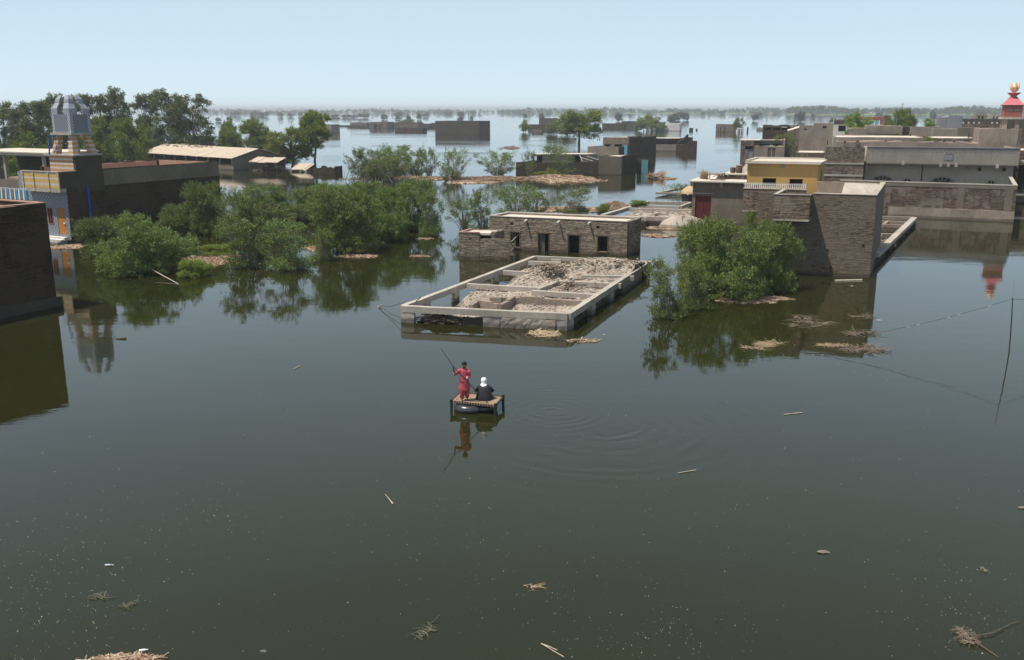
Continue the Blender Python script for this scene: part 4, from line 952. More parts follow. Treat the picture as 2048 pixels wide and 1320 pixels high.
# ------------------------------------------------------------------ annex with the red door and what stands on its roof
def annex():
    P = (19.2, 99.6); fr = Fr(P, -20, 68); z = 4.45; W = 6.3
    t = thing('red_door_annex', 'grey cement annex with a dark red door and pale flat roof', 'outbuilding', (*P, 0))
    X = lambda x: fr.a_at(1340 + x / 7.7625, 0, 2); Zp = lambda y: zt(P[1] - .8, 300 + y / 7.7625)
    d0, d1 = X(388), X(635); z1 = Zp(715)
    b = MB(); b.wall(fr, 0, W, 0, .3, -.6, z, [(d0, d1, .45, z1)], rag=0, bow=.006, cell=.9); b.wall(fr, 0, .3, .31, 9, -.6, z, axis='b', rag=0); b.wall(fr, W - .3, W, .31, 9, -.6, z, axis='b', rag=0); b.wall(fr, .31, W - .31, 8.7, 9, -.6, z); b.build('wall', 'grey', t)
    b = MB(); b.box(fr, d0, d1, .12, .18, .45, z1); d = b.build('door', 'red_door', t)
    b = MB(); b.box(fr, (d0 + d1) / 2 - .02, (d0 + d1) / 2 + .02, .09, .117, .45, z1); b.box(fr, (d0 + d1) / 2 + .1, (d0 + d1) / 2 + .16, .06, .117, 1.4, 1.6); b.build('door_strip', 'wood_dark', d)
    b = MB(); b.box(fr, -.1, d1 + .25, -.12, -.01, z1 + .22, z1 + .3); b.build('lintel', 'concrete', t)
    b = MB(); b.box(fr, -.35, W + .15, -.45, 9.2, z + .003, z + .14); b.build('roof', 'roof', t)
    for x in (785, 1150, 330):
        a = X(x) - .0; b = MB(); b.hexa([fr.p(a - .16, -.06, z - .5), fr.p(a + .16, -.06, z - .5), fr.p(a + .16, -.01, z - .5), fr.p(a - .16, -.01, z - .5)], [fr.p(a - .16, -.4, z - .005), fr.p(a + .16, -.4, z - .005), fr.p(a + .16, -.01, z - .005), fr.p(a - .16, -.01, z - .005)]); b.build('bracket', 'concrete', t)
    # higher back room with its slab
    z2 = zt(104.5, 346); br = 2.4; aL = fr.a_at(1449, br, z2) 
    b = MB(); b.wall(fr, aL + .35, 8.2, br + .6, br + .85, z + .145, z2 + .0, rag=.03, cell=.4, bow=.008); b.wall(fr, aL + .35, aL + .6, br + .86, br + 5.4, z + .145, z2, axis='b', rag=.02); b.build('brick_kerb', 'brick_red', t)
    b = MB(); b.box(fr, aL - .2, 8.3, br + .5, br + 5.6, z2 + .035, z2 + .17); b.build('raised_roof', 'roof', t)
    return fr, z + .14, z2 + .17, br
afr, az, az2, abr = annex()
def charpoi_mesh(name, label, fr, a0, a1, b0, b1, z0, h=.45, group=None, fm='wood', k=1.):
    t = thing(name, label, 'string bed', fr.p(a0, b0, z0), group)
    b = MB(); zz = z0 + h
    b.box(fr, a0 + .06, a1 - .06, b0 - .035, b0 + .035, zz - .07, zz); b.box(fr, a0 + .06, a1 - .06, b1 - .035, b1 + .035, zz - .07, zz); b.box(fr, a0 - .035, a0 + .035, b0 + .06, b1 - .06, zz - .07, zz); b.box(fr, a1 - .035, a1 + .035, b0 + .06, b1 - .06, zz - .07, zz)
    b.build('frame', fm, t)
    b = MB(); n = 14
    for i in range(n): a = a0 + .06 + (a1 - a0 - .12) * i / n; b.box(fr, a, a + (a1 - a0) / n * .8, b0 + .036, b1 - .036, zz - .05, zz - .03)
    for i in range(9): bb = b0 + .06 + (b1 - b0 - .12) * i / 9; b.box(fr, a0 + .036, a1 - .036, bb, bb + (b1 - b0) / 9 * .7, zz - .028, zz - .015)
    b.build('webbing', 'rope', t)
    for a in (a0, a1):
        for bb in (b0, b1):
            b = MB(); b.tube([fr.p(a, bb, z0), fr.p(a, bb, z0 + h * .5), fr.p(a, bb, zz + .06)], [.035 * k, .05 * k, .055 * k], 8); b.build('leg', fm, t)
    return t
def roof_things():
    a = afr.a_at(1413.5, .6, az); a1 = afr.a_at(1436, .6, az)
    charpoi_mesh('string_bed', 'empty wooden string bed standing on the red door annex roof', afr, a, a + 1.55, .7, 2.3, az, .66)
    x = afr.a_at(1407, 2.2, az); rnd = random.Random(4)
    b = MB()
    for i in range(230):
        p = afr.p(x + rnd.gauss(0, .18), 2.3 + rnd.gauss(0, .18), az + rnd.uniform(.05, .75)); b.cbox(*p, rnd.uniform(.3, .7), .03, .03, rnd.uniform(0, 3), rnd.uniform(-1.4, 1.4))
    tag(b.build('straw_bundle', 'thatch'), 'loose bundle of straw left of the string bed on the annex roof', 'straw bundle')
    b = MB()
    for i in range(80): p = afr.p(x + 1.9 + rnd.gauss(0, .35), 3.4 + rnd.gauss(0, .2), az + rnd.uniform(.02, .4)); b.cbox(*p, rnd.uniform(.3, .8), .07, .06, rnd.uniform(0, 3), rnd.uniform(-.4, .4))
    tag(b.build('firewood_pile', 'wood'), 'low pile of dark firewood behind the string bed on the annex roof', 'firewood')
    for i, (px, r, h, lab) in enumerate(((1465.5, .30, .62, 'smaller round clay grain bin, left of the two on the raised roof'), (1478, .36, .85, 'larger round clay grain bin, right of the two on the raised roof'))):
        a = afr.a_at(px, abr + 1.6, az2); p = afr.p(a, abr + 1.6, az2)
        t = thing('grain_bin', lab, 'clay bin', p)
        b = MB(); b.rings([(p[0], p[1], az2 + h * q, r * k, r * k) for q, k in ((0, .82), (.12, .95), (.4, 1.03), (.75, .98), (.92, .9))], 14); b.build('body', 'brick_red', t)
        b = MB(); b.rings([(p[0], p[1], az2 + h * q, r * k, r * k) for q, k in ((.922, .98), (.97, 1.02), (1.0, .9), (1.02, .5))], 14); b.build('rim', 'roof_red', t)
    a = afr.a_at(1487, abr + 2.6, az2)
    b = MB(); b.hexa([afr.p(a - .5, abr + 2.2, az2), afr.p(a + .4, abr + 2.2, az2), afr.p(a + .4, abr + 2.35, az2), afr.p(a - .5, abr + 2.35, az2)], [afr.p(a + .25, abr + 2.4, az2 + .95), afr.p(a + .4, abr + 2.4, az2 + .95), afr.p(a + .4, abr + 2.5, az2 + .95), afr.p(a + .25, abr + 2.5, az2 + .95)])
    tag(b.build('leaning_board', 'roof'), 'pale triangular board leaning beside the clay bins', 'board')
roof_things()

# ------------------------------------------------------------------ brick compound wall and the grey veranda house behind it
def compound_wall():
    P = at(1767.5, 432); P = (P[0] - 4.6, P[1] + 2.0); fr = Fr(P, -25.5); L = fr.a_at(2026, 0, 0); z = 3.85
    t = thing('compound_wall', 'long brick compound wall with pale coping in front of the veranda house', 'boundary wall', (*P, 0))
    b = MB(); b.wall(fr, 0, L, 0, .35, -.6, z, rag=.015, cell=.8, bow=.006); b.wall(fr, L - .35, L, .36, 14, -.6, z, axis='b', rag=.02, cell=1); b.build('wall', 'brick_red', t)
    b = MB(); b.box(fr, -.02, L + .03, -.05, .38, z + .02, z + .12); b.box(fr, L - .38, L + .03, .39, 14, z + .02, z + .12); b.build('coping', 'concrete', t)
    b = MB(); b.wall(fr, L * .3, L + .04, -.12, -.015, -.6, 1.15, rag=.03, cell=.6, bow=.015); b.build('plinth', 'mud', t)
    b = MB(); b.wall(fr, .02, L, -.035, -.015, z - .38, z - .0, rag=.01, cell=.8, bow=.004)
    for px in (1922, 2018): a = fr.a_at(px, 0, 2.5); b.wall(fr, a - .4, a + .35, -.03, -.012, 1.2, z - .39, rag=0, bow=.004)
    b.build('plaster_strip', 'grey', t)
compound_wall()

def veranda_house():
    P = (46.0, 122.6); fr = Fr(P, -18); t = thing('veranda_house', 'long grey cement house with arched windows and a patterned parapet', 'house', (*P, 0))
    L = fr.a_at(2036, 0, 6.5); zt_, zb = zt(120, 295.6), zt(119.5, 330)
    X = lambda x, z=4.: fr.a_at(1640 + x / 5.0196, 1.6, z)
    zA = zt(120, 352.5)
    arches = [(X(510), X(765), .95), (X(825), X(945), .6), (X(1100), X(1365), .95), (X(1665), X(1790), .6)]
    op = [(a0, a1, 2.2, zA - (0 if a1 - a0 > 2 else .35)) for a0, a1, h in arches]
    b = MB(); b.wall(fr, 0, L, 1.6, 1.9, -.6, zb, rag=0, bow=.005, cell=1.5); b.wall(fr, L - .3, L, 1.91, 10, -.6, zb, axis='b', rag=0, cell=1.5); b.build('wall', 'veranda_lifted', t)
    for i, (a0, a1, h) in enumerate(arches):
        c = (a0 + a1) / 2; r = (a1 - a0) / 2; z0 = (zt(120.5, 364) if r > 1 else zt(120.5, 365)); hh = zt(120.5, 353) - z0 if r > 1 else zt(120.5, 357.5) - z0
        z0 -= .55; hh += .5
        V = [fr.p(c, 1.575, z0)] + [fr.p(c + r * math.cos(math.pi * k / 16), 1.575, z0 + hh * math.sin(math.pi * k / 16)) for k in range(17)]
        b = MB(); b.add(V, [(0, k + 2, k + 1) for k in range(16)]); b.add([fr.p(c - r, 1.576, z0), fr.p(c + r, 1.576, z0), fr.p(c + r, 1.576, 1.6), fr.p(c - r, 1.576, 1.6)], [(0, 3, 2, 1)]); wn = b.build('arched_window', 'grey_dark', t)
        b = MB(); pts = [fr.p(c + r * math.cos(math.pi * k / 16), 1.53, z0 + hh * math.sin(math.pi * k / 16)) for k in range(17)]; b.tube(pts, .12, 6)
        for k in ((3, 6, 8, 10, 13) if r > 1 else (4, 8, 12)): b.tube([fr.p(c, 1.54, z0), pts[k]], .055, 4)
        b.build('arch_frame', 'concrete', wn)
    # projecting parapet
    b = MB(); b.wall(fr, 0, L + .2, -.05, .15, zb + .13, zt_, rag=0, bow=.003, cell=1.4); b.wall(fr, L, L + .2, .16, 10, zb + .13, zt_, axis='b', rag=0); b.wall(fr, 0, .2, .16, 1.9, zb - .9, zt_, axis='b', rag=0); b.build('parapet', 'veranda', t)
    b = MB(); b.box(fr, -.0, L + .22, -.05, 10, zb, zb + .125); b.build('balcony_slab', 'grey', t)
    b = MB(); b.box(fr, -.03, L + .25, -.13, .2, zt_ + .003, zt_ + .09); b.build('parapet_cap', 'blue_grey', t)
    b = MB(); n = int(L / .28); rnd = random.Random(2)
    for i in range(n):
        a = .25 + (L - .5) * i / n
        for j, h in enumerate((.12, .30, .48)):
            if (i + j) % 2: b.box(fr, a, a + .17, -.085, -.055, zt_ - .02 - h, zt_ - .02 - h + .12)
    b.build('lattice_pattern', 'blue_grey', t)
    am = fr.a_at(1898, 0, 6.3); zm = zt(120, 313); b = MB()
    b.box(fr, am - .5, am + .5, -.1, -.056, zm - .42, zm - .36); b.box(fr, am - .5, am + .5, -.1, -.056, zm + .36, zm + .42); b.box(fr, am - .5, am - .44, -.1, -.056, zm - .355, zm + .355); b.box(fr, am + .44, am + .5, -.1, -.056, zm - .355, zm + .355); b.box(fr, am - .43, am + .43, -.075, -.056, zm - .35, zm + .35); b.build('plaque', 'blue_grey', t)
    for px, py in ((1806, 326), (1881, 328), (1896, 328), (1912, 328), (1994, 329), (1941, 336)):
        a = fr.a_at(px, 0, zb); z = zt(120, py); b = MB(); bb = -.05 if py < 335 else 1.55
        b.box(fr, a - .16, a + .16, bb - .3, bb - .01, z - .3, z + .1); b.build('spout', 'concrete', t)
    for px, py in ((1960, 337), (2009, 337)): a = fr.a_at(px, 1.6, zb); z = zt(121, py); b = MB(); b.box(fr, a - .2, a + .2, 1.5, 1.58, z - .22, z + .2); b.build('vent', 'black', t)
    b = MB(); a = fr.a_at(1845, 1.5, 4.5); b.box(fr, a - .05, a + .05, 1.5, 1.58, 2, zb - .02); b.build('downpipe', 'black', t)
    b = MB(); b.box(fr, .25, L - .05, .2, 10, zb + .5, zb + .6); b.wall(fr, 0, L, 10.1, 10.4, -.5, zt_ - .3, cell=1.5); b.build('roof', 'roof', t)
    # brick end block at the left, its roof edge and side wall
    b = MB(); aL = fr.a_at(1652, -.2, 6.8)
    b.wall(fr, aL, -.25, -.25, .1, -.6, zt_ - .02, rag=.04, cell=.5, bow=.008); b.wall(fr, aL, aL + .3, .11, 12, -.6, zt_ - .02, axis='b', rag=.05); b.build('brick_end_wall', 'brick', t)
    b = MB(); z1 = zt(122, 327.5); b.box(fr, aL - .02, -.22, -.3, -.27, z1 - .14, z1 + .06); b.box(fr, aL - .02, -.22, -.3, -.27, zt(122, 354), zt(122, 350)); b.build('concrete_band', 'concrete', t)
    b = MB(); b.box(fr, aL + .32, -.3, .15, 12, zt_ - 1.2, zt_ - 1.1); b.build('end_roof', 'roof', t)
    for k in range(3): b = MB(); b.tube([fr.p(aL + .15, 2.5 + k * 3.5, zt_ - .05), fr.p(aL + .17, 2.5 + k * 3.5, zt_ + .55)], .05, 5); b.build('rebar_stub', 'wood_dark', t)
veranda_house()

def blk(name, label, px0, px1, yt, Y, depth=8, mat='mud', z0=-.5, ua=-18, parapet=.35, roof='roof', op=(), cat='house', top_jit=.04, group=None, cell=1.2):
    """a flat roofed mud or brick block seen between two image columns, standing at distance Y; openings are (px0, px1, ytop, ybottom)"""
    z = zt(Y, yt); P = (xt(px0, Y, z), Y); fr = Fr(P, ua); L = fr.a_at(px1, 0, z)
    t = thing(name, label, cat, (*P, 0), group)
    o2 = []
    for p0, p1, y0, y1 in op:
        a0, a1 = fr.a_at(p0, 0, z), fr.a_at(p1, 0, z); Yo = fr.p((a0 + a1) / 2, 0)[1]; o2.append((max(.05, a0), min(L - .05, a1), max(z0 + .01, zt(Yo, y1)), min(z - .05, zt(Yo, y0))))
    th = min(.35, depth / 3)
    b = MB(); b.wall(fr, 0, L, 0, th, z0, z, o2, rag=top_jit, cell=cell); b.wall(fr, L - th, L, th + .01, depth, z0, z, axis='b', rag=top_jit, cell=cell); b.wall(fr, 0, th, th + .01, depth, z0, z, axis='b', rag=top_jit, cell=cell); b.wall(fr, th + .01, L - th - .01, depth - th, depth, z0, z, rag=top_jit, cell=cell)
    b.build('wall', mat, t)
    b = MB(); b.box(fr, th, L - th, th, depth - th, z - parapet - .1, z - parapet); b.build('roof', roof, t)
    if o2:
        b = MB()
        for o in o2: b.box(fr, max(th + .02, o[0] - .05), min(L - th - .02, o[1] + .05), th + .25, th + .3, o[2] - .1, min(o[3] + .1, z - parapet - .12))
        b.build('shade_sheet', 'black', t)  # thin black sheets imitate the shade behind the openings
    return t, fr, L, z

# roofs and walls behind the veranda house
blk('mud_house', 'plain tan plastered block under the pink roofed tower', 1960, 2037, 258, 134, 6, 'mud', cat='house')
def tower():
    Y = 136.; s = _c_px = FPX / Y
    fr = Fr((xt(2004.5, Y, 10), Y), -18); W = fr.a_at(2044, 0, 10)
    Z = lambda y: zt(Y, y)
    t = thing('pink_roof_tower', 'slender tower with pink pyramid roof and a golden tulip finial', 'tower', (*fr.P, 0))
    z0 = Z(262); z1 = Z(238.5)
    for a in (.35, W - .6):
        for bb in (.3, W - .7):
            b = MB(); b.box(fr, a - .25, a + .3, bb - .25, bb + .3, -.5, z1); b.build('pillar', 'mud', t)
    b = MB(); b.box(fr, .2, W - .3, 0.25, W - .5, -.5, z0); b.build('base', 'mud', t)
    b = MB(); b.box(fr, -.15, W + .1, -.15, W, z1 + .003, Z(234)); b.build('slab', 'concrete', t)
    b = MB(); b.box(fr, .12, W - .12, .1, W - .25, Z(234) + .003, Z(212)); bd = b.build('red_body', 'red_brick_paint', t)
    zz = Z(219.5); b = MB(); a = .25
    rnd = random.Random(1)
    for grp in ((.3, 1.2), (W - 1.15, W - .25)):
        n = 6
        for i in range(n):
            a0 = grp[0] + (grp[1] - grp[0]) * i / n; b.tube([fr.p(a0, .075, zz - .14), fr.p(a0 + .07, .075, zz + .12), fr.p(a0 + .14, .075, zz - .14)], .022, 4)
    b.build('white_zigzag', 'white', bd)
    b = MB(); b.box(fr, W / 2 - .35, W / 2 + .25, .07, .096, zz - .25, zz + .2); b.build('grey_panel', 'grey', bd)
    b = MB(); b.box(fr, -.1, W + .1, -.12, W - .02, Z(212) + .003, Z(210)); b.build('eave', 'wood_dark', t)
    c = W / 2; zb = Z(210) + .003; zc = Z(193.5)
    b = MB(); h0, h1 = W / 2 - .02, .42
    b.hexa([fr.p(c - h0, c - .07 - h0, zb), fr.p(c + h0, c - .07 - h0, zb), fr.p(c + h0, c - .07 + h0, zb), fr.p(c - h0, c - .07 + h0, zb)], [fr.p(c - h1, c - h1, zc), fr.p(c + h1, c - h1, zc), fr.p(c + h1, c + h1, zc), fr.p(c - h1, c + h1, zc)]); b.build('pyramid_roof', 'pink', t)
    x, y, _ = fr.p(c, c); b = MB(); b.rings([(x, y, zc, .42, .42), (x, y, Z(191.5), .4, .4), (x, y, Z(190), .55, .55), (x, y, Z(186.5), .86, .86), (x, y, Z(185.3), .9, .9), (x, y, Z(184.6), .5, .5)], 20); b.build('flared_bowl', 'pink', t)
    # tulip finial: a golden cup of petals around a ball
    b = MB(); zf = Z(184.6); b.ball(x, y, zf + .62, .42, .42, .5, 16, 8); cup = b.build('finial_ball', 'gold', t, True)
    for k in range(6):
        an = k * math.pi / 3 + .3; b = MB(); V = []; F = []
        for j, (r, h, wd) in enumerate(((.16, .02, .12), (.45, .3, .26), (.58, .7, .26), (.55, 1.05, .17), (.62, 1.32, .03))):
            for sd in (-1, 1):
                for q in (0, .04):
                    rr = r - q; V.append((x + rr * math.cos(an) - sd * wd * math.sin(an), y + rr * math.sin(an) + sd * wd * math.cos(an), zf + h))
        for j in range(4):
            o = j * 4; F += [(o, o + 2, o + 6, o + 4), (o + 1, o + 5, o + 7, o + 3), (o, o + 4, o + 5, o + 1), (o + 2, o + 3, o + 7, o + 6)]
        b.add(V, F); b.build('petal', 'gold', t, True)
tower()

def roof_stubs():
    rnd = random.Random(11)
    for px, y0, y1, Y, w_, lab in ((1688, 283, 294, 139, .3, 'leftmost'), (1712, 282, 293, 139, .4, 'second'), (1770, 281, 294, 139, .3, 'third'), (1826, 283, 295, 139, .35, 'fourth'), (1868, 283, 296, 139, .5, 'fifth'), (1886, 279, 293, 139, .4, 'sixth'), (1905, 281, 293, 139, .3, 'seventh'), (1953, 277, 296, 139, .7, 'last')):
        z0, z1 = zt(Y, y1), zt(Y, y0 - 2); fr = Fr((xt(px, Y, z1), Y), -18); b = MB(); b.wall(fr, 0, w_, -.4, .4, z0 - 1, z1, rag=.08, cell=.4, bow=.03); tag(b.build('brick_pier', 'brick_red'), '%s broken brick pier from the left on the tan rooms behind the veranda house' % lab, 'pier')
    for px, y0, y1, Y, lab in ((1821, 268, 278, 160, 'short dark post on the tan roof left of the small bright tree'), (1938, 267, 274, 150, 'short dark post on the broad pale roof left of the tower'), (1797, 226, 248, 225, 'thin pole behind the panelled block')):
        z0, z1 = zt(Y, y1), zt(Y, y0); x = xt(px, Y, z1); b = MB(); b.tube([(x, Y, z0 - .5), (x, Y, z1)], .1, 5); tag(b.build('roof_post', 'wood_dark'), lab, 'post')
roof_stubs()

blk('low_rooms', 'row of tan roofless rooms directly behind the veranda house parapet', 1672, 1958, 283, 140, 5, 'mud', parapet=1.2, top_jit=.09)
blk('mud_house', 'tan house whose pale roof shows behind the roofless rooms on the left', 1668, 1850, 274, 152, 14, 'mud', parapet=.1)
blk('mud_house', 'tan house with broad pale roof left of the pink roofed tower', 1862, 1962, 276, 146, 13, 'brick_red', parapet=.1)
blk('mud_house', 'tall narrow tan block left end of the far roofs, beside the yellow reeds', 1700, 1734, 257, 200, 8, 'mud')
blk('panel_house', 'long tan block with dark upright joints in its parapet', 1732, 1806, 252, 205, 9, 'mud', op=((1736, 1800, 267.5, 269.5),))
blk('mud_house', 'dark faced cube at the right end of the panelled block', 1806, 1820, 254, 203, 6, 'brick_dark')
blk('compound_wall', 'tan courtyard wall right of the dark cube, in front of the bright bush', 1822, 1882, 254, 215, 6, 'mud', parapet=1.0)
blk('mud_house', 'tan wall with pale band below the tall blue grey house', 1868, 1916, 258, 190, 6, 'mud')
blk('grey_house', 'lower left part of the blue grey plastered house with broken top', 1880, 1899, 233, 226, 7, 'blue_grey', top_jit=.35)
blk('grey_house', 'tall blue grey plastered house with flat cap in the far village', 1899, 1926, 230.5, 224, 8, 'blue_grey', top_jit=0)
blk('compound_wall', 'plain tan wall right of the tall blue grey house', 1916, 1962, 255, 195, 5, 'grey')
def dotted_wall():
    t, fr, L, z = blk('long_wall', 'long dark wall dotted with small white spouts in the far village', 1924, 2060, 238, 262, 8, 'grey_dark')
    for px in (1927, 1938, 1948.5, 1959, 1985, 1995): a = fr.a_at(px, 0, z); b = MB(); b.box(fr, a - .18, a + .18, -.3, -.02, z - 1.2, z - .8); b.build('spout', 'white', t)
dotted_wall()
blk('pillared_house', 'small pale house with pillars on top of the dotted wall, left one', 1953, 1975, 229, 285, 8, 'mud', op=((1957, 1960, 232, 238), (1964, 1968, 232, 238)))
blk('pillared_house', 'small pale house with pillars beside the tower, behind the dotted wall', 1984, 2003, 229.5, 286, 8, 'concrete', op=((1987, 1990, 232.5, 238), (1993, 1996, 232.5, 238), (1999, 2001, 232.5, 238)))
blk('mud_house', 'reddish wall between the dotted wall and the plain tan block', 1925, 2003, 249, 232, 5, 'brick_red')
blk('teal_house', 'far house with teal front and red top between two trees', 1716, 1770, 234, 268, 10, 'red_brick_paint')
def teal_front():
    Y = 262; z = zt(Y, 240.5); P = (xt(1722, Y, z), Y); fr = Fr(P, -18); L = fr.a_at(1759, 0, z)
    t = thing('teal_awning', 'teal painted shopfront below the red topped far house', 'shopfront', (*P, 0))
    b = MB(); b.box(fr, 0, L, 0, .3, -.5, z); b.build('panel', 'teal', t)
    b = MB(); b.box(fr, -1.5, L + 3, -1.5, 3, zt(Y, 251), zt(Y, 249.5)); b.build('roof', 'concrete', t)
    for i in range(5): b = MB(); a = L * i / 4; b.box(fr, a - .15, a + .15, -.12, -.01, -.5, z - .03); b.build('post', 'white', t)
teal_front()
blk('mud_house', 'brown windowless block right of the teal shopfront', 1769, 1782, 231, 258, 8, 'brick_red')
blk('whitewashed_house', 'whitewashed far house with patterned grey top and dark doorway', 1668, 1698, 240, 222, 8, 'white', op=((1678, 1693, 251, 263),))
def pattern_top():
    Y = 221.; z0, z1 = zt(Y, 249), zt(Y, 239); P = (xt(1668, Y, z1), Y); fr = Fr(P, -18); L = fr.a_at(1698, 0, z1)
    b = MB(); rnd = random.Random(3)
    b.wall(fr, 0, L, -.3, -.05, z0, z1, rag=.1)
    for i in range(60): a = rnd.uniform(.1, L - .2); zz = rnd.uniform(z0, z1 - .2); b.box(fr, a, a + .2, -.36 - rnd.uniform(0, .03), -.3, zz, zz + .15)
    tag(b.build('shop_board', 'grey'), 'mottled grey board across the top of the whitewashed far house', 'sign board')
pattern_top()
blk('mud_house', 'low tan flooded house left of the whitewashed far house', 1628, 1667, 246.5, 226, 7, 'mud', op=((1646, 1654, 252, 256.5),))
blk('mud_house', 'low tan house with pale front in the middle of the flooded row', 1597, 1627, 251, 231, 6, 'mud', op=((1609, 1614, 257, 260),))
blk('open_shed', 'roofless flooded row of dark stalls, widest of the row', 1526, 1577, 251.5, 236, 5, 'brick_dark', top_jit=.25, op=((1531, 1542, 254.5, 260), (1546, 1560, 254.5, 260), (1563, 1574, 254, 260)))
blk('open_shed', 'short dark two bay shed between the stalls and the tan front house', 1577, 1597, 251, 238, 5, 'grey_dark', op=((1579, 1587, 253, 259), (1589, 1596, 253, 259)))
ruin_wall('ruined_wall', 'pale low wall stub at the left tip of the flooded row', 1513, 1527, 260, 252, 4, 'mud', seed=7, broken=.5)

# house behind the annex with the wooden gate
def gate_house():
    Y = 186.; z = zt(Y, 281.5); P = (xt(1482, Y, z), Y); fr = Fr(P, -16); L = fr.a_at(1569, 0, z - 2)
    X = lambda x, b=0, zz=None: fr.a_at(1480 + x / 6.827, b, z - 1.2 if zz is None else zz)
    Z = lambda y, Y_=Y: zt(Y_, 200 + y / 6.827)
    t = thing('gate_house', 'flooded brick house with wooden gate and a tall chimney like stair tower', 'house', (*P, 0))
    aw = X(200)
    b = MB(); b.wall(fr, 0, aw, 0, .35, -.5, Z(560), [(X(70), X(185), Z(675), Z(628)), (X(115), X(180), -.3, Z(680))], rag=.04); b.wall(fr, 0, .3, .36, 9, -.5, Z(560), axis='b'); b.build('wall', 'brick_red', t)
    b = MB(); b.wall(fr, aw + .01, L, 0, .3, -.5, Z(632, Y - 3), [(X(380), X(492), -.3, Z(655, Y - 3))], rag=.1); b.build('yard_wall', 'mud', t)
    b = MB(); b.box(fr, X(380), X(492), .1, .18, -.3, Z(658, Y - 3)); g_ = b.build('gate', 'wood', t)
    b = MB(); a0, a1 = X(380), X(492); zt0 = Z(665, Y - 3)
    for k in range(3): b.box(fr, a0 + (a1 - a0) * k / 2 - .05, a0 + (a1 - a0) * k / 2 + .05, .05, .098, -.3, zt0)
    for k in range(4): b.box(fr, a0 + .06, a1 - .06, .06, .096, .2 + k * .7, .28 + k * .7)
    b.build('gate_bars', 'wood_pale', g_)
    b = MB(); b.box(fr, X(115), X(180), .1, .16, -.3, Z(680)); b.build('metal_gate', 'blue_grey', t)
    b = MB(); b.box(fr, .3, aw, 1.2, 1.3, 2.0, Z(600)); b.build('shade_sheet', 'black', t)  # black sheet in place of the shade inside the front room
    b = MB(); b.wall(fr, aw - 2, L - .2, 6.5, 6.8, -.5, Z(555), [(X(250), X(390), .5, Z(612)), (X(440), X(590), .5, Z(605))], rag=.15); b.wall(fr, L - .35, L, .31, 13, -.5, z + .1, axis='b', rag=.15, cell=.9); b.build('back_wall', 'mud', t)
    b = MB(); b.box(fr, aw - 2, L - .4, 7.2, 7.3, .2, Z(600)); b.build('opening_shade_sheet', 'black', t)  # shade behind the back wall openings drawn as a black sheet
    b = MB(); b.box(fr, -.2, X(560), .3 + .1, 6.4, z + .02, z + .16) if False else b.box(fr, -.2, aw + 1, .0, 6.6, z + .05, z + .2); b.box(fr, aw + 1.01, L - .5, 6.3, 9, z - .1, z + .06); b.build('roof', 'roof', t)
    z2 = zt(196, 262); a0 = fr.a_at(1577, 9, z2); a1 = fr.a_at(1599, 9, z2)
    b = MB(); b.wall(fr, a0, a1, 9, 9.3, -.5, z2, cell=.8, top=lambda l: z2 + (l - a0) / (a1 - a0) * .7, rag=0); b.wall(fr, a1 - .3, a1, 9.31, 12, -.5, z2 + .6, axis='b'); b.wall(fr, a0, a0 + .3, 9.31, 12, -.5, z2 - .1, axis='b'); b.build('stair_tower', 'brick', t)
    b = MB(); b.hexa([fr.p(a0 - .2, 9.2, z2 + .0), fr.p(a1 - .1, 9.2, z2 + .72), fr.p(a1 - .1, 12, z2 + .95), fr.p(a0 - .2, 12, z2 + .2)], [fr.p(a0 - .2, 9.2, z2 + .1), fr.p(a1 - .1, 9.2, z2 + .82), fr.p(a1 - .1, 12, z2 + 1.05), fr.p(a0 - .2, 12, z2 + .3)]); b.build('slab', 'roof', t)
gate_house()
blk('brick_shed', 'low brick block with pale roof right behind the yellow room', 1592, 1652, 305, 150, 7, 'brick', parapet=-.02, cat='outbuilding')
blk('roadside_house', 'brick building with pale slab at the far right picture edge, behind the compound wall', 2037, 2110, 301, 122, 10, 'brick_red', parapet=.1, op=((2041, 2060, 330, 380),))
blk('tall_wall', 'brown brick wall right of the tower at the picture edge', 2044, 2110, 258, 150, 6, 'brick_red')
def ledge(y0, y1, lab):
    fr = Fr((xt(2034, 119, 5), 119), -18); b = MB(); b.box(fr, 0, 6, -1.2, 0, zt(119, y1), zt(119, y0)); tag(b.build('balcony_slab', 'concrete'), lab, 'ledge')
ledge(320, 325, 'upper pale concrete ledge at the right edge beside the veranda house'); ledge(385.5, 389, 'lower pale concrete ledge at the right edge, just above the water')

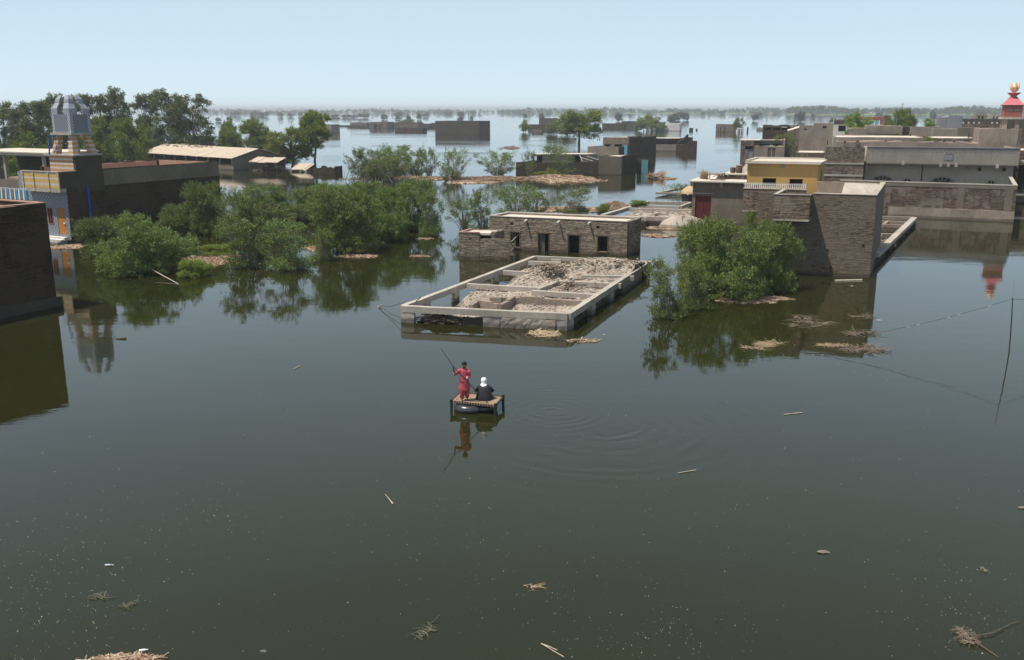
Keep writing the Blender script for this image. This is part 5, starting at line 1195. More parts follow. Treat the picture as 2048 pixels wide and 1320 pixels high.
# ------------------------------------------------------------------ compounds standing in the middle distance
def dark_compound():
    P = at(1031.7, 349.4); fr = Fr(P, -2, 60); z = zt(P[1], 324.5)
    t = thing('dark_compound', 'dark walled flooded compound with a bush growing inside, behind the debris bank', 'compound', (*P, 0))
    X = lambda x, b=0, zz=1.5: fr.a_at(850 + x / 3.4133, b, zz)
    L = X(1185)
    b = MB(); b.wall(fr, 0, L, 0, .3, -.5, z, rag=.04, cell=.8); b.wall(fr, 0, .3, .31, 14, -.5, z, axis='b'); b.wall(fr, .31, L, 13.7, 14, -.5, z); b.build('wall', 'grey_dark', t)
    z2 = zt(P[1] - .6, 312.5); L2 = X(1342, 0)
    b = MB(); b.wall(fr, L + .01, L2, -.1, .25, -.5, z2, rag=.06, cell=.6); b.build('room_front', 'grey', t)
    b = MB(); b.wall(fr, L2 - .35, L2, .26, 7, -.5, z2 + .04, axis='b', rag=.04, cell=.8); b.wall(fr, L + .01, L2 - .36, 6.6, 7, -.5, z2); b.wall(fr, L, L + .3, .3, 6.6, z, z2, axis='b'); b.wall(fr, L2 + .0, L2 + 3.2, 7.2, 7.5, -.5, zt(181, 318)); b.build('room_side', 'brick_dark', t)  # side given darker brick than the front, shade put into its colour
    b = MB(); b.box(fr, L2 + 1.0, L2 + 2.2, 7.05, 7.18, -.4, zt(181, 320)); b.build('teal_gate', 'teal', t)
    b = MB(); b.box(fr, L + .3, L2 - .35, .3, 6.6, z2 - .25, z2 - .08); b.build('room_roof', 'roof', t)
    a0, a1 = X(735, 8, 3), X(1115, 8, 3); zr = zt(P[1] + 7, 309.5)
    b = MB(); b.wall(fr, a0, a1, 8, 8.3, -.5, zr, [(X(740, 8), X(800, 8), 1, zr - .25), (X(1000, 8), X(1060, 8), 1, zr - .25)], rag=.08); b.wall(fr, a1 - .3, a1, 8.31, 12, -.5, zr, axis='b'); b.build('inner_room', 'mud', t)
    b = MB(); b.box(fr, a0 + .4, a1 - .4, 8.8, 8.9, .5, zr - .05); b.build('shade_sheet', 'black', t)  # unlit inner room drawn as a black sheet
    b = MB(); b.box(fr, a0 - .2, a1 - .2, 7.8, 12.2, zr + .06, zr + .18); b.build('inner_roof', 'roof', t)
    for i, (x0, x1) in enumerate(((1060, 1160), (1100, 1230), (1055, 1090))): b = MB(); b.tube([fr.p(X(x0, 5), 5, 3.0 + i * .2), fr.p(X(x1, 5), 4, 2.3)], .09, 5); b.build('roof_pole', 'wood_pale', t)
dark_compound()
def two_room_house():
    P = at(1175, 312); fr = Fr(P, -18, 55); X = lambda x, b=0, zz=2: fr.a_at(850 + x / 3.4133, b, zz); Y = P[1]
    t = thing('arched_window_house', 'flooded brick house with arched openings and a blue post, beyond the dark compound', 'house', (*P, 0))
    z1 = zt(Y, 293); L = X(1320)
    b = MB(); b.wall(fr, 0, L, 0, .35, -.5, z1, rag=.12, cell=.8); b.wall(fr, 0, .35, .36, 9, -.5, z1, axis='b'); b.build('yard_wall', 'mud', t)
    b = MB(); b.wall(fr, L - .35, L, .36, 8, -.5, z1, axis='b', rag=.1); b.build('yard_side', 'grey_dark', t)  # shaded yard side coloured darker than the front wall
    B = 8; a0, a1 = X(1215, B, 4), X(1440, B - 1, 3); Yb = Y + 5; z2 = zt(Yb, 275)
    def Z(y): return zt(Yb, 200 + y / 3.4133)
    b = MB(); b.wall(fr, a0, a1, B, B + .35, -.5, z2, [(X(1228, B), X(1265, B), Z(320), Z(302)), (X(1292, B), X(1345, B), Z(320), Z(302)), (X(1383, B), X(1405, B), .6, Z(300))], rag=.1, cell=.8); b.wall(fr, a0, a0 + .3, B + .36, B + 10, -.5, z2, axis='b'); b.build('wall', 'rough_brick', t)
    b = MB(); b.wall(fr, a1 + .01, a1 + .36, B - 5, B + 10, -.5, z2 + .1, axis='b', rag=.12, cell=.9); b.wall(fr, a0, a1, B + 9.7, B + 10, -.5, z2); b.build('side_wall', 'brick_dark', t)  # side turned from the sun: its shade is put into darker brick
    b = MB(); b.box(fr, a0 + .3, a1 - .1, B + .8, B + .9, .2, z2 - .6); b.build('shade_sheet', 'black', t)  # black sheet behind the arched openings imitates the unlit inside
    b = MB(); b.box(fr, a0, a1, B + .36, B + 9.7, z2 - .2, z2 - .05); b.build('roof', 'roof', t)
    b = MB(); a = X(1372, 0); b.box(fr, a - .35, a + .35, -.2, .3, -.5, zt(Y - 3, 290)); b.build('blue_post', 'teal', t)
    rnd = random.Random(3); b = MB()
    for i in range(14): b.cbox(*fr.p(a1 - rnd.uniform(-.3, 2.6), B + rnd.uniform(-.5, 1), z2 + rnd.uniform(0, .25)), .8, .3, .2, rnd.uniform(0, 3), rnd.uniform(-.4, .4))
    b.build('broken_brick', 'brick_dark', t)
two_room_house()
def walled_yard():
    P = at(1293, 302); fr = Fr(P, -14, 60); X = lambda x, b=0, zz=1.5: fr.a_at(850 + x / 3.4133, b, zz); Y = P[1]
    t = thing('walled_yard', 'flooded walled yard with stepped dark side walls, right of the arched window house', 'compound', (*P, 0))
    z1 = zt(Y, 288.5); L = X(1715)
    b = MB(); b.wall(fr, 0, L, 0, .35, -.5, z1, rag=.06, cell=.9); b.build('wall', 'mud', t)
    b = MB(); b.wall(fr, L + .01, L + .36, -.1, 9, -.5, zt(Y - 1, 285), axis='b', rag=.2, cell=.8, top=lambda l: zt(Y - 1, 287) + l * .28); b.wall(fr, L + .4, X(1855, -1), -1, -.7, -.5, zt(Y - 3, 284), rag=.1, cell=.8, top=lambda l: zt(Y - 3, 289) if l < L + 3.4 else zt(Y - 3, 281)); b.build('side_wall', 'brick_dark', t)  # sunless right walls coloured darker than the front to carry their shade
    z2 = zt(Y + 12, 277); a0, a1 = X(1512, 12, 3), X(1782, 12, 3)
    b = MB(); b.wall(fr, a0, a1, 12, 12.3, -.5, z2, [(X(x0, 12), X(x1, 12), zt(Y + 12, 288), zt(Y + 12, 285)) for x0, x1 in ((1550, 1580), (1600, 1635), (1640, 1670))], rag=.08, cell=1); b.wall(fr, a1 - .3, a1, 8, 18, -.5, z2 + .3, axis='b', rag=.2); b.build('back_room', 'brick_dark', t)
    b = MB(); b.box(fr, a0, a1 - .6, 11.6, 18, z2 + .05, z2 + .2); b.build('roof', 'roof', t)
    b = MB(); b.box(fr, a0 + .3, a1 - .5, 12.8, 12.9, 1, z2 - .3); b.build('shade_sheet', 'black', t)  # black sheet painted in for the shade of the back room
walled_yard()

def far_blk(name, label, px0, px1, pyb, yt, mat='brick_dark', depth=8, **k):
    Y = at((px0 + px1) / 2, pyb)[1]; return blk(name, label, px0, px1, yt, Y, depth, mat, cell=2.5, **k)
far_blk('mud_house', 'large windowless dark grey block alone in the open flood', 870, 958, 267.5, 242, 'grey_dark', 16)
far_blk('mud_house', 'narrow dark wall stub touching the left of the big grey block', 861.5, 871, 254.6, 246)
far_blk('compound_wall', 'low dark wall with a red gate in front of the green bush, left of the big grey block', 789, 845, 262.8, 255.4, 'grey_dark', 6)
def red_gate():
    Y = at(809, 262.8)[1] - 3; b = MB(); fr = Fr((xt(806.5, Y, 1), Y), -18); b.box(fr, 0, fr.a_at(812.5, 0, 1), -.3, 0, -.5, zt(Y, 254.8)); tag(b.build('gate', 'red_door'), 'faded red gate in the far low wall', 'gate')
red_gate()
far_blk('mud_house', 'long brown block behind the red gate wall, below the green bush', 799, 836, 256.5, 247.5, 'brick_red', 7)
far_blk('mud_house', 'dark flat block continuing right of the green bush', 836, 858, 255.2, 247.5, 'grey_dark', 7)
far_blk('mud_house', 'dark flat block behind the green bush', 781.6, 837, 251.6, 245, 'grey_dark', 9)
far_blk('mud_house', 'square dark house with two doorways in the far flood', 738.4, 774.6, 256, 244, 'brick_red', 10, op=((747, 753, 248.5, 255.5), (757, 760, 248.5, 255)))
far_blk('mud_house', 'reddish low house left of the square house with two doorways', 700, 734, 252.6, 245, 'brick_red', 7)
far_blk('compound_wall', 'low dark wall in front of the reddish low house', 694, 737, 254.5, 250.5, 'grey_dark', 4)
far_blk('low_wall', 'tiny dark sunken wall, leftmost in the far flood', 672, 692, 252.9, 250.4, 'grey_dark', 2)
far_blk('mud_house', 'tan block half hidden behind the leaning acacia', 640, 662, 265.5, 249, 'mud', 9)
far_blk('low_wall', 'thin dark bank of wall below the left far bushes', 651, 676, 236.9, 235, 'grey_dark', 6)
far_blk('mud_house', 'dark house with raised right end behind the big single tree', 1056, 1096, 258.8, 249, 'brick_dark', 8)
far_blk('mud_house', 'upper dark room with white gable left of the big single tree', 1078, 1109, 254, 236.5, 'grey_dark', 8)
far_blk('low_wall', 'small sunken pale edged wall near the round bush', 1063, 1083.5, 266, 259.5, 'brick_red', 3)
far_blk('compound_wall', 'long dark wall behind the bush row at the big single tree', 1090, 1200, 259, 254, 'brick_dark', 4)
far_blk('mud_house', 'long low dark house left of the twin green trees', 1204.5, 1247, 257, 247, 'brick_dark', 7)
far_blk('mud_house', 'dark flat roofed house touching the twin green trees', 1243, 1272, 256, 242.5, 'grey_dark', 8)
far_blk('whitewashed_house', 'pale walled house at the right foot of the twin green trees', 1334, 1359.5, 262, 247, 'white', 8, op=())
far_blk('low_wall', 'pale grey wall in front of the twin green trees', 1302, 1336, 262.4, 258.5, 'blue_grey', 3)
far_blk('whitewashed_house', 'small white cube in front of the twin green trees', 1292, 1302, 262.4, 254.5, 'white', 5)
far_blk('low_wall', 'small dark cube alone on the open water, left of two', 1378.5, 1385, 262, 256, 'black', 3)
far_blk('low_wall', 'tiny dark sunken cube on the open water, right of two', 1391.5, 1394.5, 260.8, 257.5, 'black', 2)
far_blk('mud_house', 'small flooded brick house beside a round dark tree', 1432, 1470, 263.5, 248.5, 'brick', 8, op=((1441, 1443, 254, 263), (1449, 1451, 253.5, 263)))
far_blk('whitewashed_house', 'broken white pillars of a hut under the round dark tree', 1474, 1486, 264.5, 256, 'white', 4, op=((1477, 1480, 257, 264), (1483, 1485, 258, 264)))
def post(name, lab, px, pyb, pyt, r, mat='wood_dark', cat='post', bar=False):
    x, y = at(px, pyb); z = zt(y, pyt); b = MB(); b.tube([(x, y, -.5), (x, y, z * .5), (x + .05, y, z)], [r, r * .9, r * .7], 7)
    if bar: b.cbox(x, y, z - .9, 2.4, .15, .15); b.cbox(x, y, z - .25, 1.6, .12, .12)
    tag(b.build(name, mat), lab, cat)
post('wooden_post', 'short dark post standing in the water right of the round dark tree', 1495, 263, 254, .5)
post('power_pole', 'thin electricity pole rising from the flooded row of stalls', 1588.5, 251, 228, .32, bar=True, cat='power pole')
post('power_pole', 'thin pole standing on the big grey block in the open flood', 938, 262, 228, .25, cat='power pole')
post('wooden_post', 'thin stake in the open water below the big grey block', 891, 297, 290, .09)

# platform and thatched hut beside the annex
def platform():
    P = at(1311, 384.5, .5); fr = Fr(P, -5, 60); L = fr.a_at(1380, 0, .5)
    t = thing('sunken_platform', 'thin overgrown concrete platform just above water beside the annex', 'platform', (*P, 0))
    b = MB(); b.box(fr, 0, L, 0, .5, .2, .5); b.box(fr, 0, .5, .51, 8, .2, .5); b.box(fr, L - .5, L, .51, 8, .2, .5); b.box(fr, .51, L - .51, 7.5, 8, .2, .5); b.build('slab', 'concrete', t)
    rnd = random.Random(6); b = MB()
    for i in range(900):
        c = rnd.choice(((.28, 6, .9), (.5, 6.5, .7), (.75, 5.5, .5))); p = fr.p(L * c[0] + rnd.gauss(0, 1.1), c[1] + rnd.gauss(0, .9), 0); z = rnd.uniform(.25, .35 + c[2])
        b.cbox(p[0], p[1], z, .3, .04, .02, rnd.uniform(0, 3), rnd.uniform(-1.3, 1.3))
    o = b.build('grass_tuft', 'grass', t); o['kind'] = 'stuff'
platform()
def hut():
    P = at(1366, 402); rnd = random.Random(6); x, y = P[0] + 1.6, P[1] + 1.6
    t = thing('thatched_hut', 'small round thatch topped shelter behind the left corner of the annex', 'hut', (x, y, 0))
    b = MB(); b.rings([(x, y, z, r, r) for z, r in ((-.4, 1.5), (.9, 1.45))], 12); b.build('wall', 'wood_dark', t)
    b = MB(); b.rings([(x, y, z, r, r) for z, r in ((.88, 1.75), (1.2, 1.6), (1.7, 1.0), (2.0, .3))], 14)
    for i in range(300):
        a = rnd.uniform(0, 6.28); r = rnd.uniform(.3, 1.8); z = 2.05 - r * .62; b.cbox(x + r * math.cos(a), y + r * math.sin(a), z, .6, .04, .03, a, .55 + rnd.gauss(0, .2))
    b.build('thatch_roof', 'thatch', t)
hut()

# ------------------------------------------------------------------ bushes and trees
SH = 'bushes growing out of the water left of the beam ruin'
for a in (
    ('shrub0', 'bush', 'broad dense bush nearest the dark mosque wall, left front of the thicket', 290, 543, 420, 190, SH),
    ('shrub2', 'bush', 'lighter leafy bush lobe at the left end beside the tiled mosque front', 205, 512, 432, 110, SH),
    ('shrub1', 'bush', 'small dark bush against the long mosque wall', 352, 468, 408, 80, SH),
    ('shrub2', 'bush', 'tall dark bush at the right end of the mosque wall', 415, 468, 361, 100, SH),
    ('loose0', 'bush', 'thin see through bush right of the tall dark one by the mosque wall', 458, 478, 375, 75, SH),
    ('loose1', 'bush', 'sparse bush with thin stems behind the woodchip mat', 500, 532, 425, 130, SH),
    ('loose0', 'bush', 'sparse bush with dark base in the middle front of the thicket', 585, 538, 432, 115, SH),
    ('shrub1', 'bush', 'bush behind the middle of the thicket, below the collapsed shack', 520, 445, 368, 130, SH),
    ('shrub0', 'bush', 'yellowish bush in the back row left of centre', 590, 440, 372, 130, SH),
    ('loose1', 'bush', 'small loose bush between the two front gaps of the thicket', 555, 480, 400, 90, SH),
    ('shrub2', 'bush', 'largest dense bush on the front right side of the thicket', 692, 503, 378, 165, SH),
    ('shrub0', 'bush', 'dense bush right behind the largest one', 762, 480, 368, 130, SH),
    ('shrub1', 'bush', 'last dense bush at the right tip of the thicket', 826, 460, 355, 125, SH),
    ('shrub2', 'bush', 'bush in the back row right of centre', 665, 432, 365, 130, SH),
    ('shrub1', 'bush', 'bush in the back row near the reed bank', 735, 420, 361, 110, SH),
    ('loose0', 'bush', 'thin feathery bush trailing off at the right tip of the thicket', 862, 472, 375, 60, SH),
    ('loose1', 'bush', 'small yellow green bush at the front centre gap', 645, 520, 452, 60, SH),
):
    plant(a[0], a[1], a[2], 'bush', *a[3:7], group=a[7])
plant('shrub1', 'bush', 'low bright green bush in front of the woodchip mat', 'bush', 388, 552, 518, 75, leaf='leaf_bright')
plant('shrub0', 'bush', 'low green bush behind the woodchip mat', 'bush', 435, 510, 486, 90, leaf='leaf_bright')
SR = 'bushes beside the corner house'
plant('shrub0', 'bush', 'biggest dense bush in front of the corner house', 'bush', 1458, 590, 424, 205, SR)
plant('shrub1', 'bush', 'right lobe of the big thicket, against the brick corner house', 'bush', 1545, 578, 440, 125, SR)
plant('shrub2', 'bush', 'left lobe of the big thicket, behind the beam ruin corner', 'bush', 1398, 565, 442, 110, SR)
plant('loose0', 'bush', 'thin upright bush behind the big thicket, before the dark recess', 'bush', 1508, 560, 416, 70, SR)
plant('loose1', 'bush', 'smaller loose bush standing in water at the right end of the beam ruin', 'bush', 1335, 634, 515, 105, SR)
plant('loose0', 'bush', 'low loose bush between the small one and the big thicket', 'bush', 1385, 618, 520, 80, SR)
RB = 'reeds and saplings along the debris bank'
for a in (('reed0', 'reed_clump', 'tall loose reed clump on the left end of the debris bank', 735, 360, 300, 80), ('reed1', 'reed_clump', 'densest reed clump in the middle left of the debris bank', 790, 352, 295, 110), ('loose1', 'reed_clump', 'reed clump with tall tips right of the densest one', 832, 350, 296, 50), ('sapling0', 'reed_clump', 'thin feathery reed clump on the right end of the bank group', 857, 352, 294, 40),
          ('reed0', 'reed_clump', 'lower reed clump in front of the densest one', 770, 362, 318, 90)):
    plant(a[0], a[1], a[2], 'reeds', *a[3:7], group=RB)
plant('sapling0', 'sapling', 'upright young tree left of the pair on the debris bank', 'sapling', 912, 360, 296, 55, RB)
plant('sapling1', 'sapling', 'wide spreading young tree right of the pair on the debris bank', 'sapling', 996, 352, 298, 78, RB)
plant('sapling0', 'sapling', 'low twiggy shoot at the left foot of the upright young tree', 'sapling', 893, 362, 332, 30, RB)
plant('loose0', 'tree', 'bushy tree growing inside the dark walled compound', 'tree', 1117, 350, 286, 76, Y=171)
plant('sapling1', 'sapling', 'thin sapling at the left edge of the dark compound roof', 'sapling', 1059, 340, 297, 26, Y=170)
SF = 'half drowned shrubs behind the two door house'
plant('loose1', 'bush', 'green upright bush just left behind the two door house', 'bush', 966, 470, 378, 62, SF)
plant('sapling1', 'bush', 'pale feathery shrub left of the green upright bush', 'bush', 930, 462, 392, 58, SF)
plant('sapling0', 'bush', 'bare branched spreading shrub above the left roof corner', 'bush', 1030, 440, 366, 92, SF)
plant('sapling1', 'bush', 'low dark shrub with bare leaning stems above the roof', 'bush', 1070, 432, 376, 60, SF)
plant('loose0', 'bush', 'full green bush above the middle of the two door house roof', 'bush', 1148, 428, 374, 85, SF)
plant('shrub1', 'bush', 'small low bush at the left tip of the foundation grid', 'bush', 1208, 430, 407, 34, SF, leaf='leaf_bright')
plant('shrub2', 'bush', 'green weeds on the back beam of the foundation grid', 'bush', 1278, 412, 400, 42, z0=.9, leaf='leaf_bright')
plant('shrub0', 'bush', 'small green weeds along the left compound end of the debris bank', 'bush', 1080, 352, 342, 32, leaf='leaf_bright')

GT = 'tall dark trees behind the mosque and warehouse'
for i, (px, w_, top, Y, k, lab) in enumerate((
    (12, 85, 192, 200, 0, 'tall dark tree at the left picture edge'), (78, 75, 190, 205, 1, 'tall dark tree second from the left edge'), (108, 60, 187, 212, 2, 'tall dark tree just left of the mosque turret'), (146, 50, 179, 215, 0, 'tall tree whose tip shows through the mosque turret'),
    (205, 62, 176, 220, 1, 'tall loose tree first right of the turret'), (243, 62, 174, 224, 2, 'tall loose tree second right of the turret'), (300, 55, 175, 240, 1, 'narrow see through tall tree left of the widest one'),
    (352, 80, 178, 236, 2, 'left half of the widest dark tree over the warehouse'), (388, 80, 180, 232, 0, 'right half of the widest dark tree over the warehouse'), (48, 60, 235, 190, 2, 'lower drooping dark tree over the open shed'))):
    plant('eucalyptus%d' % k, 'tall_tree', lab, 'tree', px, 0, top, w_, GT, Y=Y)
GA = 'rounded green acacias around the warehouse'
for px, w_, top, Y, k, lab in ((208, 66, 222, 190, 0, 'rounded bright acacia right of the mosque turret'), (268, 70, 230, 186, 1, 'rounded bright acacia left of the see through tall tree'), (358, 52, 262, 238, 0, 'small acacia in front of the widest dark tree'), (318, 46, 276, 234, 1, 'low bush tree at the left end of the warehouse roof'),
                           (60, 70, 255, 150, 0, 'brownish green tree behind the open shed roof'), (108, 50, 268, 135, 1, 'light green bush just left of the turret base'),
                           (405, 50, 268, 260, 1, 'dark low tree at the right foot of the widest tree'), (470, 62, 236, 245, 0, 'acacia left of the pair behind the warehouse ridge'), (521, 72, 233, 240, 1, 'acacia right of the pair behind the warehouse ridge'), (461, 30, 228, 330, 0, 'small round tree beyond the warehouse acacias'),
                           (440, 44, 286, 235, 1, 'low green bush over the warehouse ridge')):
    plant('acacia%d' % k, 'acacia_tree', lab, 'tree', px, 0, top, w_, GA, Y=Y)
plant('acacia1', 'acacia_tree', 'wide acacia standing in water at the warehouse end', 'tree', 588, 334, 250, 92, GA)
plant('lean', 'acacia_tree', 'tall leaning acacia with bare dark trunk right of the warehouse', 'tree', 632, 333, 221, 60, GA)
plant('bigtree', 'spreading_tree', 'big single spreading tree standing in the open flood', 'tree', 1159, 289, 214, 84, leaf='leaf_acacia')
GM = 'trees in the far flood'
for kind, px, pyb, top, w_, lab, lf in (
    ('acacia0', 1051, 264.5, 238, 20, 'small round green tree left of the big single tree', 0), ('far1', 1083.5, 249, 229, 10, 'slim dark tree on the far roof left of the big single tree', 0), ('acacia1', 1108, 269, 241, 34, 'left bush tree of the row behind the big single tree', 0), ('acacia0', 1134, 271, 239, 36, 'right bush tree of the row behind the big single tree', 0),
    ('acacia1', 1288, 262, 229, 38, 'lighter left one of the twin green trees', 'leaf_bright'), ('acacia0', 1314, 263, 231, 36, 'darker right one of the twin green trees', 0), ('far0', 1344, 247, 233, 15, 'light green small tree right of the twin trees', 0), ('far1', 1356, 241, 226, 26, 'grey green wide small tree right of the twin trees', 0), ('far2', 1372, 241, 228, 11, 'last slim small tree right of the twin trees', 0),
    ('acacia1', 1477, 264, 234, 21, 'round dark tree over the small brick house', 0), ('far0', 1510, 242, 230, 11, 'single small tree in open water right of the round dark tree', 0), ('far2', 1602, 244, 224, 13, 'dense dark small tree beside the electricity pole', 0), ('far1', 1595, 238, 228, 10, 'pale small tree touching the dense one by the electricity pole', 0), ('far0', 1626, 236.5, 228, 7, 'tiny round tree right of the dense small tree', 0),
    ('acacia0', 1663, 251, 232, 38, 'rounded green tree left of the whitewashed far house', 'leaf_bright'), ('acacia1', 1712, 258, 222, 52, 'bright rounded tree right of the whitewashed far house', 'leaf_bright'),
    ('acacia1', 1790, 254, 214, 40, 'tall grey green tree in the far village, left of the pair', 0), ('acacia0', 1810, 254, 211, 34, 'tall rounded tree in the far village, right of the pair', 0),
    ('acacia0', 1845, 254, 232, 54, 'bright wide bush behind the courtyard wall', 'leaf_bright'), ('far1', 1865, 240, 224, 12, 'dark little tree above the bright wide bush', 0), ('far0', 1757, 237, 226, 12, 'small tree behind the teal shopfront', 0),
    ('far2', 1272 - 35, 243, 228, 12, 'round small tree left above the long low dark house', 0), ('far0', 1050, 238, 227, 7, 'tiny tree in open water above the small round green tree', 0),
    ('far1', 838.5, 239, 227.5, 9, 'small upright tree left above the big grey block', 0), ('far2', 769, 239.5, 229.5, 12, 'leaning small tree above the square two door house', 0), ('far0', 795, 239, 233, 6, 'tiny tree between two small far trees', 0),
    ('far1', 921, 243, 234.5, 10, 'dark shrub on the roof of the big grey block', 0), ('far2', 943, 243, 233, 6, 'small upright shrub at the right of the big grey block roof', 0),
    ('shrub1', 816, 250, 238, 36, 'bright green bush over the red gate wall', 0), ('far0', 818, 246, 232.5, 7, 'tip of a small tree above the bright green bush', 0),
    ('far0', 670, 236, 229, 14, 'left far bush behind the leaning acacia', 0), ('far1', 692, 236, 229.5, 18, 'second far bush right of the leaning acacia', 0), ('far2', 706, 236, 230.5, 16, 'third far bush right of the leaning acacia', 0), ('far0', 727, 236, 228, 20, 'fourth far bush right of the leaning acacia', 0), ('far1', 437, 243, 236, 10, 'tiny tree between the widest dark tree and the acacias', 0),
    ('far1', 1960, 234, 221, 20, 'pale tree behind the pillared far houses', 0), ('far2', 1985, 232, 224, 14, 'small tree left of the pink roofed tower', 0)):
    pass
    roof_base = {921: 3.6, 943: 3.6, 816: 3.2, 818: 4}.get(px)
    if px in (1712, 1663, 1790, 1810, 1845): plant(kind, 'far_tree', lab, 'tree', px, 0, top, w_, GM, Y={1712: 215, 1663: 240, 1790: 240, 1810: 245, 1845: 238}[px], leaf=lf or None, z0=3.2)
    else: plant(kind, 'far_tree', lab, 'tree', px, pyb, top, w_, GM, leaf=lf or None)
plant('shrub0', 'roof_bush', 'small bright tree growing between the tan roofs', 'tree', 1856, 0, 270.5, 38, Y=143, z0=5.2, leaf='leaf_bright')
plant('loose0', 'roof_bush', 'dark green tree leaning over the gate house', 'tree', 1569, 0, 262, 44, Y=190, z0=2.5)

# far flooded trees: too small to tell apart, and the wood on the far bank
GF = 'tiny hazy trees standing in the flood before the far bank'
rf = random.Random(21)
for i in range(110):
    px = rf.uniform(430, 1640); band = rf.random()
    pyb = 226 + 6 * band * band if px > 1000 else 226 + 9 * band * band
    if 655 < px < 740 and pyb > 231: continue
    y = at(px, pyb)[1]; hh = rf.uniform(3, 7); k = FPX / y
    t = plant('far%d' % (i % 3), 'small_tree', 'tiny hazy tree standing in the flood before the far bank', 'tree', px, pyb, 0, hh * k * rf.uniform(.9, 2.6), GF)
    t.scale.z = hh / 8.
def wood(name, label, px0, px1, Y0, Y1, n, h0, h1, seed, spiky=.2, q=46):
    rng = np.random.default_rng(seed); Vs = []; N0 = 0
    for i in range(n):
        Y = rng.uniform(Y0, Y1); px = rng.uniform(px0, px1); x = (px - 1024) / FPX * Y; gap = .5 + .5 * math.sin(px * .031 + seed) * math.sin(px * .0137 + 1.3 * seed)
        if rng.random() > .45 + .7 * gap: continue
        h = rng.uniform(h0, h1) * (.7 + .5 * gap); w_ = rng.uniform(4, 13)
        palm = rng.random() < spiky
        if palm: h *= 1.25; w_ = 5
        P = np.stack([rng.normal(size=q) * w_ / 2.6, rng.normal(size=q) * w_ / 2.6, rng.uniform(.08, 1, q) ** (.35 if palm else .8) * h], 1)
        P[:, :2] *= np.clip(1.15 - (P[:, 2:3] / h) ** 3 * .75, .2, 1) if not palm else 1
        D = rng.normal(size=(q, 3)); V, _ = leaf_quads(P + np.array([x, Y, 0]), D, rng, 2.6, 1.0)
        Vs.append(V)
    V = np.concatenate(Vs); F = np.arange(len(V)).reshape(-1, 4)
    o = bpy.data.objects.new(name, np_mesh(name, V, F, 'leaf_far')); COL.objects.link(o); tag(o, label, 'woodland', None, 'stuff')
wood('far_wood', 'hazy broken line of trees along the far left bank', 380, 1050, 2300, 3600, 560, 4.5, 9.5, 3, .1)
wood('far_wood', 'hazy tree line along the middle of the far bank', 1000, 1620, 2050, 3200, 600, 6, 11.5, 5, .25)
wood('palm_wood', 'darker spiky belt of palms and trees along the far right bank', 1560, 2120, 1650, 2400, 900, 7.5, 12.5, 8, .5)
wood('far_wood', 'faint last line of trees on the left horizon', -60, 1700, 4200, 6500, 700, 7, 14, 9, .1, 30)
def land_strip(px0, px1, Y0, Y1, lab):
    b = MB(); a = [((px0 - 1024) / FPX * Y0, Y0, .35), ((px1 - 1024) / FPX * Y0, Y0, .35), ((px1 - 1024) / FPX * Y1, Y1, .35), ((px0 - 1024) / FPX * Y1, Y1, .35)]
    b.hexa([(x, y, -1) for x, y, z in a], a); tag(b.build('far_bank', 'grass'), lab, None, None, 'structure')
land_strip(1560, 2200, 1700, 2500, 'low dry bank under the far palm belt')
land_strip(1080, 1540, 2150, 3000, 'low dry bank under the far middle trees')

def reed_field():
    rng = np.random.default_rng(4); P0 = at(1599, 279.5); P1 = at(1703, 279.5); Y1 = at(1600, 262)[1]; n = 16000
    Y = rng.uniform(P0[1], Y1 - 4, n); px = rng.uniform(1598, 1704, n); x = (px - 1024) / FPX * (Y * .97 + 2.8)
    h = rng.uniform(.3, 1.5, n) * (1 + .3 * np.sin(Y * .7 + px * .2)); P = np.stack([x, Y, np.zeros(n)], 1)
    D = np.stack([rng.normal(size=n) * .25, rng.normal(size=n) * .25, np.ones(n)], 1); D = unit(D) * 1.
    S = np.stack([np.ones(n), rng.normal(size=n) * .4, np.zeros(n)], 1) * .13
    V = np.stack([P + np.stack([0 * h, 0 * h, h * .2], 1), P + D * h[:, None] * .6 + S, P + D * h[:, None], P + D * h[:, None] * .6 - S], 1).reshape(-1, 3)
    o = bpy.data.objects.new('yellow_reeds', np_mesh('yellow_reeds', V, np.arange(n * 4).reshape(n, 4), 'crop')); COL.objects.link(o); tag(o, 'strip of yellow and orange drowned reeds in front of the flooded row', 'reeds', None, 'stuff')
reed_field()

# ------------------------------------------------------------------ floating litter banks
mat_of_sticks('debris_mat', 'wide mat of pale woodchips between the left bushes', 'debris mat', 418, 519, 115, 29, 2600, 'debris', .34, .14, 1)
mat_of_sticks('debris_mat', 'thin strip of woodchips at the mosque steps', 'debris mat', 140, 494, 75, 9, 500, 'debris', .32, .1, 2)
mat_of_sticks('debris_mat', 'long rusty litter bank below the reeds', 'debris mat', 815, 357, 175, 7, 1200, 'debris_red', .8, .3, 3, rough=.5)
mat_of_sticks('debris_mat', 'rusty litter bank below the two young trees', 'debris mat', 990, 358, 185, 8, 1400, 'debris_red', .8, .35, 4, rough=.5)
mat_of_sticks('debris_mat', 'wide tan litter bank in front of the dark compound', 'debris mat', 1122, 358, 150, 13, 1800, 'debris', .8, .5, 5, rough=.5)
mat_of_sticks('debris_mat', 'thin second litter line below the young trees', 'debris mat', 945, 365, 110, 4, 400, 'debris', .7, .15, 6, rough=.6)
mat_of_sticks('debris_mat', 'litter strip around the shrubs above the house roof', 'debris mat', 1140, 419, 125, 11, 1200, 'debris', .5, .2, 7, rough=.6)
mat_of_sticks('debris_mat', 'rusty dry weeds at the left tip of the foundation grid', 'debris mat', 1232, 413, 44, 11, 700, 'debris_red', .5, .5, 8)
mat_of_sticks('debris_mat', 'pale debris streak in front of the foundation grid footing', 'debris mat', 1330, 457, 62, 5, 500, 'debris', .4, .12, 9, rough=.5)
